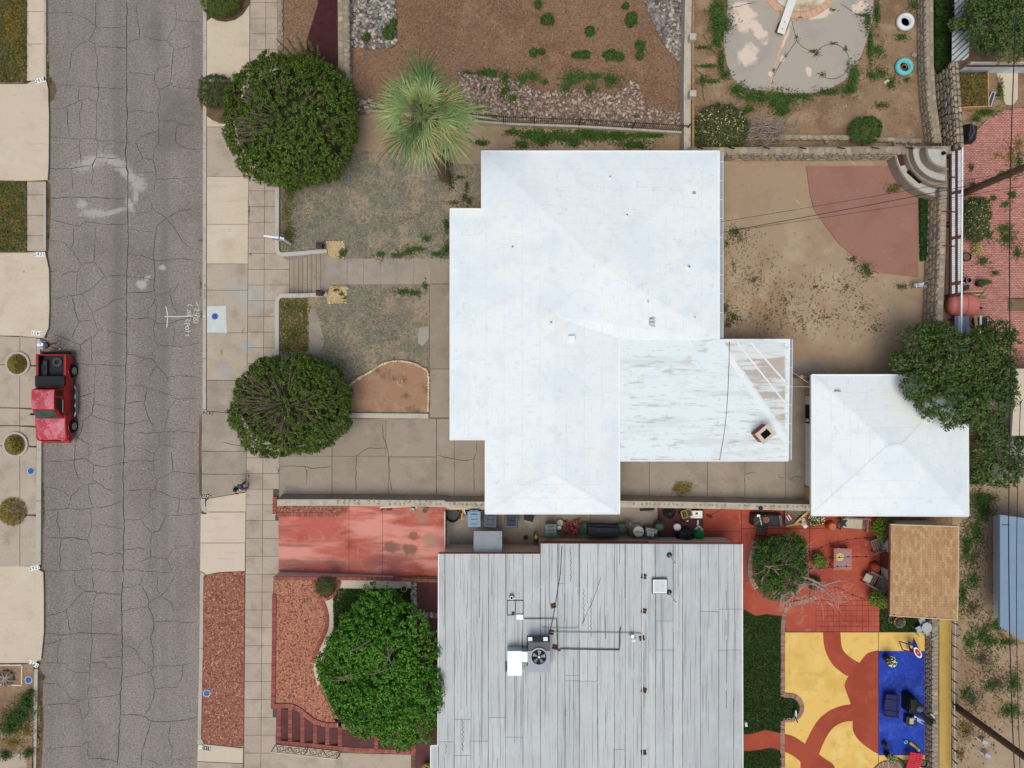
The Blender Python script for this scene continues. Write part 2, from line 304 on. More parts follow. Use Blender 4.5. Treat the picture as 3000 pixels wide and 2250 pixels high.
mat('wall_cement', (186, 178, 164), [((150, 142, 130), 1.8, .48, .68, .65), ((206, 200, 188), 3, .52, .7, .5), ((110, 104, 96), 11, .6, .74, .5)], bump=.4, bs=16)
mat('white_plaster', (188, 185, 178), [((160, 158, 152), 2.5, .5, .7, .6), ((120, 116, 110), 9, .6, .72, .5)], bump=.35, bs=16)
mat('cobble', ('I', [(132, 116, 106), (180, 162, 146), (108, 98, 98), (160, 136, 120), (204, 188, 172), (146, 126, 118), (120, 104, 96), (172, 148, 132)]), rough=.8)
mat('grey_cobble', ('I', [(104, 102, 102), (150, 146, 140), (84, 84, 88), (168, 158, 148), (196, 188, 178), (120, 112, 108), (136, 116, 106)]), rough=.8)
mat('white_roof', (235, 243, 249), [((224, 235, 245), .3, .44, .6, .8), ((240, 244, 244), .4, .5, .66, .7), ((216, 228, 238), 1.0, .52, .68, .45), ((208, 222, 228), 8, .54, .68, .3, 'n', (1, .15, 1)), ((208, 222, 228), 8, .54, .68, .3, 'n', (.15, 1, 1)), ((196, 206, 208), 2.2, .6, .7, .4), ((236, 232, 222), .7, .58, .72, .4), ((170, 180, 184), 11, .66, .72, .5)], bump=.1, bs=20, rough=.6)
mat('worn_roof', (228, 240, 245), [((206, 214, 216), .9, .5, .66, .6, 'n', (.3, 2.4, 1)), ((172, 180, 182), 3.0, .56, .66, .6, 'n', (.3, 1.6, 1)), ((186, 190, 190), 7, .57, .68, .5, 'n', (.5, 1, 1)), ((240, 240, 236), 1, .55, .72, .5), ((196, 186, 172), .7, .58, .72, .5)], bump=.15, bs=18, rough=.65)
mat('brown_roof', (222, 228, 230), [((176, 156, 138), .9, .46, .56, .75, 'n', (.25, 2.0, 1)), ((186, 188, 190), 2.0, .5, .66, .6, 'n', (.4, 2.6, 1)), ((236, 236, 232), 1.3, .55, .7, .6)], bump=.15, rough=.65)
mat('roof_band', (240, 244, 248), rough=.65)
mat('roof_seam', (226, 233, 239), [((196, 204, 208), 3, .52, .64, .6, 'n', (1, 1, 1))], rough=.6)
mat('fascia', (244, 246, 248), rough=.5)
mat('gutter', (206, 212, 218), [((170, 176, 184), 4, .5, .7, .4)], rough=.4)
mat('gutter_dark', (150, 156, 166), rough=.5)
mat('house_wall', (206, 190, 160), [((190, 172, 140), 2, .5, .7, .4)], bump=.1)
mat('tan_wall', (226, 206, 178), [((212, 190, 160), 1.2, .5, .7, .4, 'n', (.3, 2, 1)), ((232, 216, 192), 2, .5, .7, .4)], bump=.1)
mat('gold_brick', (190, 160, 108), [((150, 120, 80), 6, .5, .66, .6)], bump=.3)
mat('white_wall', (214, 214, 210), [((196, 196, 192), 2, .5, .7, .4)])
mat('white_panel', (226, 226, 220), [((206, 206, 198), 2, .5, .7, .4)], rough=.5)
GS = [((206, 214, 219), .5, .45, .7, .5), ((118, 122, 126), 3.2, .585, .64, .55, 'n', (1.7, .03, 1)), ((128, 133, 137), 8, .56, .66, .6, 'n', (1.5, .03, 1)), ((160, 165, 170), 18, .52, .66, .45, 'n', (1.2, .06, 1)), ((150, 158, 164), 1.3, .56, .74, .45, 'n', (1, .2, 1)), ((206, 196, 184), .9, .62, .76, .35), ((120, 126, 132), 24, .62, .78, .3)]
mat('grey_roofing', ('O', [(188, 193, 197), (196, 200, 203), (182, 188, 192), (200, 204, 206), (192, 196, 198)]), GS, bump=.15, rough=.75)
mat('tar_line', (104, 107, 111), [((140, 144, 148), 3, .48, .6, .8)])
mat('roof_tar', (74, 74, 78), [((40, 40, 42), 4, .45, .65, .6), ((130, 134, 138), 7, .56, .7, .6)], rough=.8)
mat('roof_patch', (162, 168, 174), [((140, 146, 150), 3, .45, .7, .5)])
mat('maroon', (120, 62, 60), [((96, 46, 46), 3, .5, .7, .4)], rough=.6)
mat('dark_maroon', (60, 34, 38), rough=.5)
mat('shingle', ('O', [(178, 142, 104), (190, 154, 116), (168, 132, 96), (198, 164, 126), (184, 150, 110), (172, 134, 100)]), [((140, 106, 76), 24, .55, .72, .5)], bump=.3, rough=.95)
mat('shingle_gap', (92, 66, 46))
mat('blue_grey_roof', (128, 152, 176), [((112, 134, 158), 1, .45, .7, .4), ((160, 182, 200), 26, .58, .74, .4)], bump=.2)
mat('corrugated', (186, 192, 198), [((150, 158, 166), 1.2, .48, .7, .6), ((120, 110, 100), 3, .62, .74, .4)], rough=.5, spec=.4)
mat('awning', (196, 204, 210), [((170, 178, 186), 2, .48, .7, .5), ((150, 120, 104), 5, .64, .72, .5)], rough=.45)
mat('steel', (170, 176, 182), rough=.3, metal=.6)
mat('bright_steel', (186, 202, 208), [((156, 174, 182), 3, .48, .68, .5), ((196, 160, 140), 5, .66, .74, .4)], rough=.35, metal=.3)
mat('ac_grey', (164, 168, 182), [((150, 154, 168), 3, .5, .7, .4)], rough=.5)
mat('ac_dark', (88, 92, 98), rough=.5)
mat('fan_blade', (104, 120, 124), rough=.3, metal=.3)
mat('black', (22, 22, 24), rough=.6)
mat('void', (8, 8, 8), rough=1)
mat('dark_metal', (66, 48, 44), [((44, 34, 32), 6, .5, .7, .5)], rough=.6)
mat('rusty', (86, 56, 44), [((56, 38, 32), 5, .5, .7, .6)], rough=.8)
mat('wire', (40, 38, 40), rough=.7)
mat('fence_brown', (78, 44, 44), [((54, 32, 32), 4, .5, .7, .5)], rough=.7)
mat('fence_white', ('O', [(214, 220, 226), (198, 206, 212), (224, 228, 230)]), rough=.5)
mat('white', (238, 240, 242), rough=.4)
mat('white_vinyl', (244, 246, 248), [((222, 224, 224), 4, .55, .7, .3)], rough=.35)
mat('lamp_metal', (84, 70, 66), [((56, 46, 44), 7, .48, .68, .6)], rough=.5)
mat('chalk', (226, 222, 220), [((176, 170, 168), 26, .5, .66, .6)], rough=1)
mat('plate_white', (236, 240, 240), rough=.6)
mat('plate_black', (20, 24, 34), rough=.6)
mat('ink', (30, 40, 50), rough=.7)
mat('lid_blue', (26, 92, 172), [((16, 70, 146), 9, .5, .7, .5)], rough=.4)
mat('lid_ring', (190, 192, 190), [((150, 152, 152), 9, .5, .7, .5)], rough=.5)
mat('truck_red', (172, 16, 22), rough=.28, spec=.5)
mat('truck_top', (176, 60, 74), [((206, 116, 134), 1.6, .47, .53, .75), ((182, 52, 62), 2.6, .5, .6, .7), ((222, 160, 174), 4.2, .58, .68, .5)], rough=.4, spec=.4, coord='O')
mat('truck_black', (26, 30, 38), [((44, 50, 62), 30, .5, .68, .5)], rough=.6)
mat('glass_dark', (14, 16, 18), rough=.08, spec=.6)
mat('glass_green', (58, 78, 72), [((30, 42, 40), 1.5, .45, .65, .6)], rough=.08, spec=.6, coord='O')
mat('tyre', (24, 24, 26), rough=.85)
mat('rim', (168, 170, 172), rough=.35, metal=.5)
mat('amber', (240, 150, 40), rough=.3)
mat('lamp_clear', (232, 208, 200), rough=.2)
mat('skin', (176, 120, 96), rough=.55)
mat('cap_white', (240, 242, 244), rough=.7)
mat('shirt_blue', (160, 176, 208), [((138, 154, 190), 6, .48, .66, .5)], rough=.8, coord='O')
mat('khaki', (186, 170, 138), [((146, 128, 98), 7, .5, .7, .4)], rough=.85, coord='O')
mat('hair_black', (18, 16, 18), rough=.4)
mat('blouse', (206, 216, 206), [((30, 66, 56), 9, .5, .53, .95), ((244, 246, 240), 12, .56, .6, .9)], rough=.8, coord='O')
mat('jeans', (82, 100, 130), [((64, 80, 108), 8, .5, .7, .5)], rough=.85, coord='O')
mat('shoe_white', (226, 222, 212), rough=.6)
mat('leaf_dark', ('I', [(50, 72, 18), (80, 104, 28), (60, 84, 22), (96, 120, 36), (54, 76, 20), (116, 136, 50), (66, 92, 24)]), [((50, 74, 18), 1.3, 0.42, 0.6, 0.7), ((104, 122, 44), 2.6, 0.5, 0.64, 0.6), ((96, 92, 52), 1.0, 0.6, 0.72, 0.45)], rough=.6, spec=.3)
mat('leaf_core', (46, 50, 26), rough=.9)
mat('leaf_green', ('I', [(48, 104, 20), (76, 136, 32), (60, 118, 24), (98, 154, 44), (52, 108, 22), (116, 164, 60), (44, 92, 20)]), [((46, 98, 18), 1.3, 0.42, 0.6, 0.7), ((102, 146, 46), 2.6, 0.52, 0.64, 0.6)], rough=.6, spec=.3)
mat('leaf_grey', ('I', [(54, 82, 34), (78, 106, 46), (64, 92, 38), (98, 122, 56), (46, 72, 30), (112, 132, 68)]), [((52, 78, 34), 1.3, 0.42, 0.6, 0.7), ((98, 116, 58), 2.6, 0.5, 0.64, 0.6)], rough=.6, spec=.3)
mat('leaf_weed', ('I', [(46, 80, 26), (70, 106, 36), (56, 92, 30), (90, 120, 50)]), [((50, 80, 28), 1.3, 0.42, 0.6, 0.7), ((84, 106, 48), 2.6, 0.5, 0.64, 0.6)], rough=.6, spec=.3)
mat('leaf_dull', ('I', [(70, 82, 46), (96, 106, 64), (60, 74, 42), (84, 96, 58)]), rough=.7)
mat('grass_blade', ('I', [(34, 60, 16), (50, 80, 24), (42, 70, 20), (66, 90, 32), (58, 86, 26)]), [((44, 66, 22), 1.3, 0.42, 0.6, 0.6), ((96, 100, 52), 1.1, 0.58, 0.7, 0.6)], rough=.6, spec=.3)
mat('dry_grass', ('I', [(150, 128, 60), (118, 104, 50), (170, 146, 76), (92, 92, 44), (134, 112, 52)]), rough=.8)
mat('mixed_grass', ('I', [(82, 98, 42), (64, 90, 34), (126, 116, 64), (72, 94, 38), (144, 128, 80), (58, 84, 30)]), [((74, 92, 40), 1.3, .42, .6, .75), ((136, 122, 70), 2.6, .5, .64, .6)], rough=.75)
mat('leaf_grass', ('I', [(84, 112, 40), (110, 136, 52), (96, 124, 46), (130, 150, 66)]), rough=.6)
mat('moss_weed', ('I', [(84, 86, 62), (98, 98, 72), (72, 78, 54), (112, 108, 82)]), rough=.8)
mat('palm_leaf', ('I', [(110, 138, 76), (138, 162, 98), (122, 150, 86), (160, 178, 116), (100, 128, 66)]), [((106, 134, 80), 1.3, .42, .6, .75), ((150, 160, 104), 2.6, .5, .64, .6)], rough=.5, spec=.35)
mat('palm_dark', ('I', [(72, 102, 56), (90, 118, 66), (80, 110, 62), (104, 130, 76)]), rough=.5, spec=.35)
mat('palm_light', ('I', [(140, 160, 100), (160, 176, 118), (124, 150, 92), (172, 180, 124)]), rough=.5, spec=.35)
mat('palm_yellow', ('I', [(176, 168, 80), (190, 180, 110), (150, 160, 80)]), rough=.6)
mat('bark', (112, 98, 84), [((84, 72, 62), 9, .45, .7, .6)], bump=.5, rough=.95)
mat('grey_twig', (128, 118, 98), [((96, 88, 72), 7, .45, .7, .5)], rough=.95)
mat('twig_pink', (196, 158, 146))
mat('dead_wood', (158, 146, 138), [((120, 112, 106), 7, .45, .7, .5)], rough=.95)
mat('palm_bark', (120, 96, 76), [((86, 68, 54), 7, .45, .7, .6)], bump=.5, rough=.95)
mat('flower_white', (240, 234, 214), rough=.7)
mat('flower_cream', (214, 204, 140), rough=.7)
mat('flower_pink', (226, 176, 184), rough=.7)
mat('straw', ('I', [(196, 170, 112), (216, 190, 130), (170, 144, 92), (206, 186, 146)]), rough=.8)
mat('bin_blue', (122, 150, 178), rough=.45)
mat('bin_navy', (48, 56, 82), rough=.4)
mat('bin_green', (104, 122, 124), rough=.45)
mat('bin_dark', (50, 54, 52), rough=.5)
mat('wicker', (70, 62, 56), [((110, 96, 84), 14, .5, .66, .6)], rough=.8)
mat('wood', ('O', [(206, 168, 110), (186, 148, 96), (214, 180, 126)]), [((160, 124, 80), 4, .5, .7, .4, 'n', (1, 6, 1))], rough=.8)
mat('grey_wood', ('O', [(112, 100, 96), (130, 116, 110), (98, 86, 84)]), [((76, 66, 64), 5, .5, .7, .5)], rough=.85)
mat('brown_wood', (92, 54, 48), [((66, 38, 34), 4, .5, .7, .5)], rough=.8)
mat('cover_black', (38, 42, 48), [((62, 66, 72), 2.5, .5, .66, .6)], bump=.6, bs=5, rough=.5)
mat('cover_navy', (50, 54, 64), [((70, 74, 84), 14, .5, .68, .5)], rough=.7)
mat('bag_black', (24, 26, 30), [((60, 64, 72), 3, .56, .66, .6)], bump=1.0, bs=6, rough=.25, spec=.6)
mat('bag_green', (24, 140, 70), [((200, 232, 214), 2.5, .56, .6, .7)], bump=.8, bs=6, rough=.35, coord='O')
mat('can', (226, 226, 222), [((170, 160, 160), 20, .5, .7, .4)], rough=.3)
mat('cream_plastic', (206, 200, 184), rough=.5)
mat('green_metal', (44, 84, 54), rough=.5)
mat('green_pot', (78, 98, 80), [((56, 72, 58), 5, .5, .7, .5)], rough=.6)
mat('yellow_plastic', (226, 188, 40), rough=.4)
mat('amber_wood', (170, 128, 62), rough=.6)
mat('terracotta', (192, 112, 84), [((160, 88, 64), 5, .5, .7, .4)], rough=.8)
mat('rust_stool', (164, 78, 46), [((132, 60, 36), 6, .5, .7, .5)], rough=.7)
mat('star_navy', (44, 54, 72), rough=.8)
mat('linen', (190, 180, 158), [((160, 150, 130), 3, .5, .7, .5)], rough=.9)
mat('table_pink', (190, 110, 98), rough=.6)
mat('table_lilac', (160, 124, 130), rough=.5)
mat('scroll', (206, 176, 172), rough=.5)
mat('target_red', (150, 28, 40), rough=.5)
mat('target_orange', (214, 130, 80), rough=.5)
mat('toy_blue', (48, 66, 140), rough=.4)
mat('red_plastic', (206, 44, 62), rough=.45)
mat('teal_paint', (110, 200, 200), [((90, 170, 172), 5, .5, .7, .5)], rough=.5)
mat('tyre_white', (220, 226, 230), [((180, 186, 190), 5, .5, .7, .5)], rough=.6)
mat('pale_grey', (170, 180, 186), rough=.5)
mat('pink_tank', (212, 128, 120), [((190, 106, 98), 2, .5, .7, .5)], rough=.6)
mat('pole_wood', (104, 80, 62), [((74, 56, 44), 5, .45, .7, .6, 'n', (8, 8, .5))], rough=.9)
mat('mesh_blue', (26, 36, 96), rough=.7)
mat('cover_bbq', (20, 24, 22), [((36, 40, 38), 4, .5, .7, .5)], bump=.5, bs=6, rough=.5)
mat('lilac_plant', ('I', [(90, 104, 92), (120, 134, 122), (106, 96, 104), (60, 80, 56)]), rough=.7)
mat('rope', (176, 146, 100), [((120, 94, 60), 10, .45, .6, .7)], rough=.8)
mat('turq', (60, 110, 110), rough=.3)
mat('pale_stone', ('O', [(206, 190, 160), (222, 208, 182), (190, 170, 140), (214, 196, 166)]), [((160, 140, 112), 12, .54, .7, .4)], bump=.4)
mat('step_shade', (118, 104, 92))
stone_bank()
ZP, ZL = .14, 1.25
def zD(x, y): return ZP+(ZL-ZP)*min(1, max(0, (x-815)/(1330-815)))
def z_(k): return ZL+.004*k
g = MB().prism([(-220, -220), (220, -220), (220, 220), (-220, 220)], -.6, -.02).bd('ground', 'dirt', kind='structure')
def roadL(y): return float(np.interp(y, [-900, 0, 240, 600, 1000, 1300, 1660, 1950, 2250, 3100], [130, 136, 142, 146, 141, 128, 128, 124, 117, 106]))
def roadR(y): return float(np.interp(y, [-900, 0, 1000, 1640, 2250, 3100], [601, 595, 592, 588, 576, 566]))
ys = [-900, -300, 0, 240, 600, 1000, 1300, 1660, 1950, 2250, 2600, 3100]
road = sheet('road', [(roadL(y)-4, y) for y in ys]+[(roadR(y)+4, y) for y in ys[::-1]], 0, 'asphalt', .3)
CR = ["""1100,14 1105,120 1100,240 1098,360 1100,520 1095,640 1100,760 1095,900 1105,980 1100,1100 1105,1220 1090,1320 1100,1460 1112,1500 1110,1659|830,20 828,170 835,235 790,320 770,350 825,385 830,440 848,520 840,620 835,690 858,740 850,850 835,930 838,1060 830,1200 850,1240 840,1360 800,1440 810,1500 795,1590 830,1640|1515,20 1525,90 1530,170 1520,240 1475,290 1450,350|410,115 520,110 640,110 740,155 850,240 960,240 1100,228|1185,30 1190,170 1215,260 1210,340 1110,360|1225,310 1330,340 1450,355 1510,430 1500,500 1490,620 1470,740 1385,785|1530,175 1600,180 1740,190|1515,432 1660,405|770,350 680,390 625,440 612,560 585,660 575,740|850,405 960,410 1100,420|1350,510 1390,580 1340,655 1345,720 1380,780 1390,890 1365,970 1385,1050 1375,1180 1380,1240 1340,1290 1330,1400 1355,1490 1360,1560 1340,1620 1335,1659|1390,582 1490,575|1100,625 1220,635 1335,655|470,735 580,740 730,745 880,762 980,768 1095,765|1480,740 1600,765 1740,775|690,770 680,850 710,900 690,1000 700,1100|690,1210 690,1300 710,1450|430,945 530,940 590,920 680,880 770,850 830,885|580,930 585,1050 605,1190|1110,970 1240,962 1350,990 1380,1030|1390,1045 1530,1055 1570,1080 1690,1090|1570,1080 1530,1110 1528,1240 1620,1290 1720,1300|1370,1130 1260,1170 1180,1230 1210,1310 1240,1370 1150,1450|430,1190 600,1200 830,1208 870,1225 980,1220 1020,1240 1100,1235 1160,1230|430,1465 600,1465 700,1450 790,1440 840,1365 990,1375 1020,1370|960,1450 1095,1455 1112,1500 1240,1500 1350,1490|1360,1560 1500,1550 1690,1535|1240,1370 1330,1390|620,1470 630,1560 635,1659""",
"""1110,0 1105,100 1110,290 1115,400 1105,600 1100,760 1095,920 1100,1100 1095,1250 1100,1400 1090,1520 1095,1659|440,65 600,50 860,55 1000,65 1100,65|1110,100 1200,90 1290,50 1310,100 1320,145 1270,185 1160,190|1320,145 1440,235 1530,340 1580,430 1660,500|1440,235 1550,175 1660,155|1440,235 1360,310 1345,400 1330,520 1335,600 1350,720 1335,830 1350,915 1340,960 1280,1030 1280,1095|1110,330 1230,345 1335,355|1110,545 1240,560 1340,600 1450,598 1550,585 1690,600|430,245 560,275 690,305 740,265 950,290 1100,292|640,310 635,460 610,500|820,290 825,400 820,520 815,615|430,425 550,440 610,500 710,635 670,700 665,890|710,635 815,615 915,740 1000,730 1090,735 1200,750 1335,770|430,700 500,690|530,735 590,700 665,705|915,740 800,840 710,895 560,915 430,940|1110,885 1240,880 1335,870|1350,915 1440,880 1510,875 1550,790|710,895 760,980 805,1050 815,1110 850,1205 960,1220 1090,1250|805,1050 910,1000 1000,940 1090,928|630,910 650,1040 685,1130 805,1120|685,1130 650,1200 625,1290|850,1205 830,1250 760,1290 700,1335 690,1420|470,1240 570,1285 700,1335|1105,1110 1230,1105 1280,1095 1340,1125 1360,1150 1470,1150 1550,1120 1620,1105|1340,960 1360,1010 1350,1120 1335,1190 1345,1290 1375,1345 1325,1400 1315,1455|1375,1345 1490,1345 1570,1348 1740,1318|1500,1150 1515,1240 1490,1340|1105,1415 1180,1425 1260,1455 1315,1455 1360,1510 1450,1620 1450,1659|1140,1515 1260,1455|1450,1620 1520,1605 1740,1612|790,1270 800,1400 795,1490|660,1500 830,1505 960,1515 1090,1510|830,1510 830,1580 815,1659|1360,1510 1310,1590 1290,1659|1470,890 1500,980 1540,1080""",
"""1095,0 1085,200 1080,360 1075,500 1080,600 1075,700 1065,850 1075,940 1070,1040 1080,1200 1070,1400 1070,1659|1100,35 1230,30 1280,45 1390,80 1510,120 1530,150 1710,140|1280,45 1250,180 1270,250 1295,320 1335,380 1340,430|1100,185 1180,170 1250,165|1530,150 1470,220 1440,360 1425,430|820,0 820,90 815,185 795,280 720,330 710,420 670,480 650,560 650,660 640,690 660,780 690,850|655,130 750,110 820,90|820,185 930,205 1000,230 1085,235|795,290 900,325 1075,365 1180,350 1290,320|1180,430 1270,445 1340,435 1430,430 1540,420 1720,437|1400,430 1380,470 1390,540 1340,620 1330,690 1335,790 1360,850 1345,935|670,480 790,545 890,540 910,570|840,590 910,570 1075,545|775,550 770,650|1220,575 1340,620|1390,545 1480,550 1520,575|390,690 480,685 640,675 740,660 815,720 940,730 1075,695 1220,675 1330,690|815,720 800,840 845,870 910,920 990,945|680,850 720,890 845,870|720,890 615,990 595,1095|430,905 540,945 600,985|765,890 775,1000 805,1085|1360,850 1440,810 1510,775 1720,795|1500,775 1500,680 1480,600|1090,940 1230,930 1345,935 1400,950 1480,995 1590,1020 1740,1005|390,1115 500,1105 600,1095 690,1110 800,1090 930,1075 1070,1035|505,1105 490,1200 520,1270 515,1330|785,1095 795,1250 760,1370 800,1495 800,1659|795,1245 870,1235 1075,1275|1080,1190 1220,1195 1330,1095 1450,1160 1560,1155 1740,1135|1305,950 1300,1080 1330,1095|1560,1020 1540,1150|1220,1195 1315,1310 1380,1290 1440,1160|1315,1310 1305,1510 1290,1659|390,1345 550,1355 620,1350 760,1370|530,1355 520,1500 520,1620|800,1490 870,1475 930,1500 1000,1480 1070,1495|1080,1455 1200,1435 1260,1445|1210,1570 1300,1515 1450,1530 1480,1600 1490,1659|1450,1530 1500,1450 1640,1410|390,1645 540,1635 700,1630 800,1620 870,1625 920,1640 1070,1645|1080,1625 1240,1640 1480,1655""",
"""1070,0 1055,150 1055,290 1060,500 1060,700 1055,870 1045,1040 1045,1200 1030,1400 1025,1560 1015,1640|640,0 650,60 735,125 820,125 840,142 1055,150|800,0 815,120|735,125 575,285 480,325 395,345|840,142 805,250 795,400 790,490 800,580 785,700 780,830 780,940 750,1050|575,285 595,400 610,490|1080,90 1160,85 1220,60 1230,0|1220,60 1270,150 1295,220 1285,260 1330,350 1335,450 1305,520 1330,620 1330,770|1295,220 1395,165 1450,110 1510,0|1395,165 1480,220 1515,300|1365,0 1360,95 1395,160|1060,297 1160,275 1285,260|1340,388 1500,385 1690,400|395,490 540,508 680,485 840,495 960,495 1055,505|540,510 500,610 500,750|385,580 470,570 520,545|1060,600 1130,605 1185,640 1205,700 1260,760 1335,780 1440,770 1580,770 1690,735|1185,640 1230,560 1300,510|1335,780 1310,820 1200,850 1110,870 1060,868|1310,820 1350,970 1330,1060 1300,1130 1255,1205|1350,970 1450,958 1535,960 1580,860 1590,750|395,745 580,755 585,800 655,830 780,830|655,830 640,880 550,965|355,920 500,930 550,965 620,1060 690,1070 760,1055 880,1045 1040,1020|395,1110 520,1100 660,1105 690,1070|660,1105 700,1150 710,1250 770,1180 775,1060|890,700 920,700 1055,690|790,745 910,740 940,795 1050,795|1050,1195 1220,1200 1310,1250 1450,1260 1580,1245 1700,1220|1310,1250 1270,1400 1240,1480 1225,1580 1225,1640|1480,1265 1465,1420 1495,1490 1480,1570 1505,1600 1480,1640|395,1500 560,1475 700,1470 770,1430 760,1530 775,1580 740,1620|780,940 830,960 850,1030|775,1580 880,1575 1015,1605|1225,1580 1320,1600 1410,1640|1505,1585 1690,1570"""]
def wobble(pts, step=9, amp=1.6):
    out = [pts[0]]
    for a, b in zip(pts, pts[1:]):
        d = math.hypot(b[0]-a[0], b[1]-a[1]); k = max(1, int(d/step))
        for i in range(1, k+1):
            t = i/k; j = amp if i < k else 0
            out.append((a[0]+(b[0]-a[0])*t+ru(-j, j), a[1]+(b[1]-a[1])*t+ru(-j, j)))
    return out
def crack_mesh(lines, z, w0, w1, m=None):
    m = m or MB()
    for ln in lines:
        p = wobble(ln); n = len(p); ws = [ru(w0, w1)*(.45 if i in (0, n-1) else 1) for i in range(n)]
        l, r = [], []
        for i in range(n):
            a, b = p[max(0, i-1)], p[min(n-1, i+1)]; d = math.hypot(b[0]-a[0], b[1]-a[1]) or 1
            nx, ny = -(b[1]-a[1])/d*ws[i]/2, (b[0]-a[0])/d*ws[i]/2
            l.append((p[i][0]+nx, p[i][1]+ny)); r.append((p[i][0]-nx, p[i][1]-ny))
        v = P(l, z)+P(r, z)
        m.add(v, [(i, n+i, n+i+1, i+1) for i in range(n-1)])
    return m
m = MB()
for k, t in enumerate(CR):
    lines = [[(float(a.split(',')[0])*.33752, float(a.split(',')[1])*.33752+(0, 560, 1120, 1690)[k]) for a in ln.split()] for ln in t.split('|')]
    crack_mesh(lines[:1], .004, 1.6, 3.2, m)
    for ln in lines[1:]: w = ru(.7, 1.25); crack_mesh([ln], .004, .9*w, 2.0*w, m)
m.bd('crack', 'crack', road, kind='stuff')
pave = setting('sidewalk')
sx = lambda y: 733-.0085*y
sm = lambda y: 779-.0065*y
def sxr(y): return float(np.interp(y, [0, 560, 565, 745, 750, 860, 866, 1225, 1230, 1450, 1455, 1500, 1505, 1742, 1746, 2078, 2082, 2260], [814, 812, 808, 808, 848, 848, 808, 808, 817, 817, 800, 800, 816, 816, 799, 799, 810, 806]))
yy = [-40]+[7+46*i for i in range(34)]; yy += [yy[-1]+52.4*(i+1) for i in range(14)]
sheet('bedding', [(sx(-60)-1, -60), (sx(2300)-1, 2300), (830, 2300), (830, -60)], .115, 'joint', .2, pave)
for a, b in zip(yy, yy[1:]):
    for s in (0, 1):
        yc = (a+b)/2; xr_ = 848 if 740 < yc < 872 else sxr(yc)
        if s == 0: q = [(sx(a)+.8, a+.6), (sm(a)-.6, a+.6), (sm(b)-.6, b-.6), (sx(b)+.8, b-.6)]
        else: q = [(sm(a)+.6, a+.6), (xr_, a+.6), (xr_, b-.6), (sm(b)+.6, b-.6)]
        sheet('slab', q, ZP+ru(-.004, .004), 'slab', .08, pave)
park = setting('parkway')
sheet('bedding', [(606, -60), (606, 1210), (590, 1210), (590, 1455), (602, 1490), (598, 1680), (590, 2300), (sx(2300)-1, 2300), (sx(-60)-1, -60)], .11, 'joint', .2, park)
def ppanel(x0, y0, y1, m, dy=0): return sheet('slab', [(x0, y0+.7), (sx(y0)-.6, y0+.7+dy), (sx(y1)-.6, y1-.7+dy), (x0, y1-.7)], ZP, m, .07, park)
def pslab(poly, m): return sheet('slab', poly, ZP, m, .07, park)
arc1 = circ(661, -8, 70, 16, a0=0, a1=180)
pslab([(606, 62), (620, 52), (640, 61), (662, 64), (690, 58), (712, 42), (731, 14), (730, 240), (606, 240)], 'pale_concrete')
pslab([(700, 241), (730, 241), (729.5, 371), (606, 371), (606, 340), (622, 352), (645, 362), (668, 364), (690, 352), (704, 330), (709, 290)], 'pale_concrete')
pslab([(606, 241), (612, 241), (606, 250)], 'pale_concrete')
for y0, y1, mm in ((372, 517, 'concrete'), (517, 657, 'pale_concrete'), (657, 773, 'pale_concrete'), (773, 850, 'concrete'), (850, 975, 'concrete'), (975, 1114, 'concrete')): ppanel(606, y0, y1, mm)
pslab([(606, 1115), (723, 1115), (722.5, 1214), (606, 1203)], 'old_concrete')
sheet('dirt_ring', circ(661, -8, 69, 24), .135, 'dark_dirt', .2)
sheet('dirt_ring', circ(655, 290, 72, 24), .135, 'dark_dirt', .2)
pslab([(592, 1206), (606, 1205), (722, 1216), (721, 1322), (591, 1321)], 'old_concrete'); pslab([(591, 1323), (721, 1323), (720.5, 1389), (591, 1388)], 'old_concrete')
pslab([(591, 1390), (720, 1390), (720, 1441), (606, 1460), (592, 1452)], 'old_concrete')
pslab([(612, 1461), (720, 1443), (720, 1499), (612, 1499), (604, 1490), (604, 1468)], 'pale_concrete')
pslab([(588, 1506), (604, 1506), (612, 1501), (719, 1501), (718.5, 1590), (587, 1590)], 'pink_concrete'); pslab([(587, 1591.5), (718, 1591.5), (717, 1673), (640, 1676), (604, 1684), (600, 1680), (586, 1672)], 'pink_concrete')
sheet('gravel_bed', [(608, 1684), (640, 1678), (717, 1675), (713, 2190), (598, 2178), (591, 2165), (597, 1700)], .145, 'red_gravel', .2)
pslab([(580, 2184), (592, 2183), (600, 2181), (712, 2193), (711, 2236), (578, 2230)], 'pale_concrete'); pslab([(578, 2232), (711, 2238), (711, 2300), (576, 2300)], 'concrete')
kerb = setting('kerb')
def kerbstones(name_parent, pts, w, z=.15, m='kerb', step=150):
    for (x0, y0), (x1, y1) in zip(pts, pts[1:]):
        k = max(1, int(abs(math.hypot(y1-y0, x1-x0))/step))
        for i in range(k):
            a, b = i/k, (i+1)/k; e = .6
            p = [(x0+(x1-x0)*a, y0+(y1-y0)*a+e), (x0+(x1-x0)*b, y0+(y1-y0)*b-e)]
            l, r = strip(p, w/2, w/2); sheet('kerbstone', [l[0], l[1], r[1], r[0]], z, m, .3, name_parent)
kerbstones(kerb, [(600, -60), (599, 600), (598.5, 1200)], 10)
sheet('kerbstone', [(592, 1201), (604, 1201), (608, 1208), (600, 1212), (593, 1208)], .13, 'kerb', .25, kerb)
sheet('kerbstone', [(589, 1462), (600, 1461), (602, 1485), (606, 1494), (616, 1500), (608, 1505), (592, 1496), (588, 1480)], .15, 'kerb', .25, kerb)
kerbstones(kerb, [(591, 1690), (589, 1900), (584, 2165)], 10)
sheet('kerbstone', [(588, 1676), (600, 1682), (596, 1692), (586, 1690)], .13, 'kerb', .25, kerb)
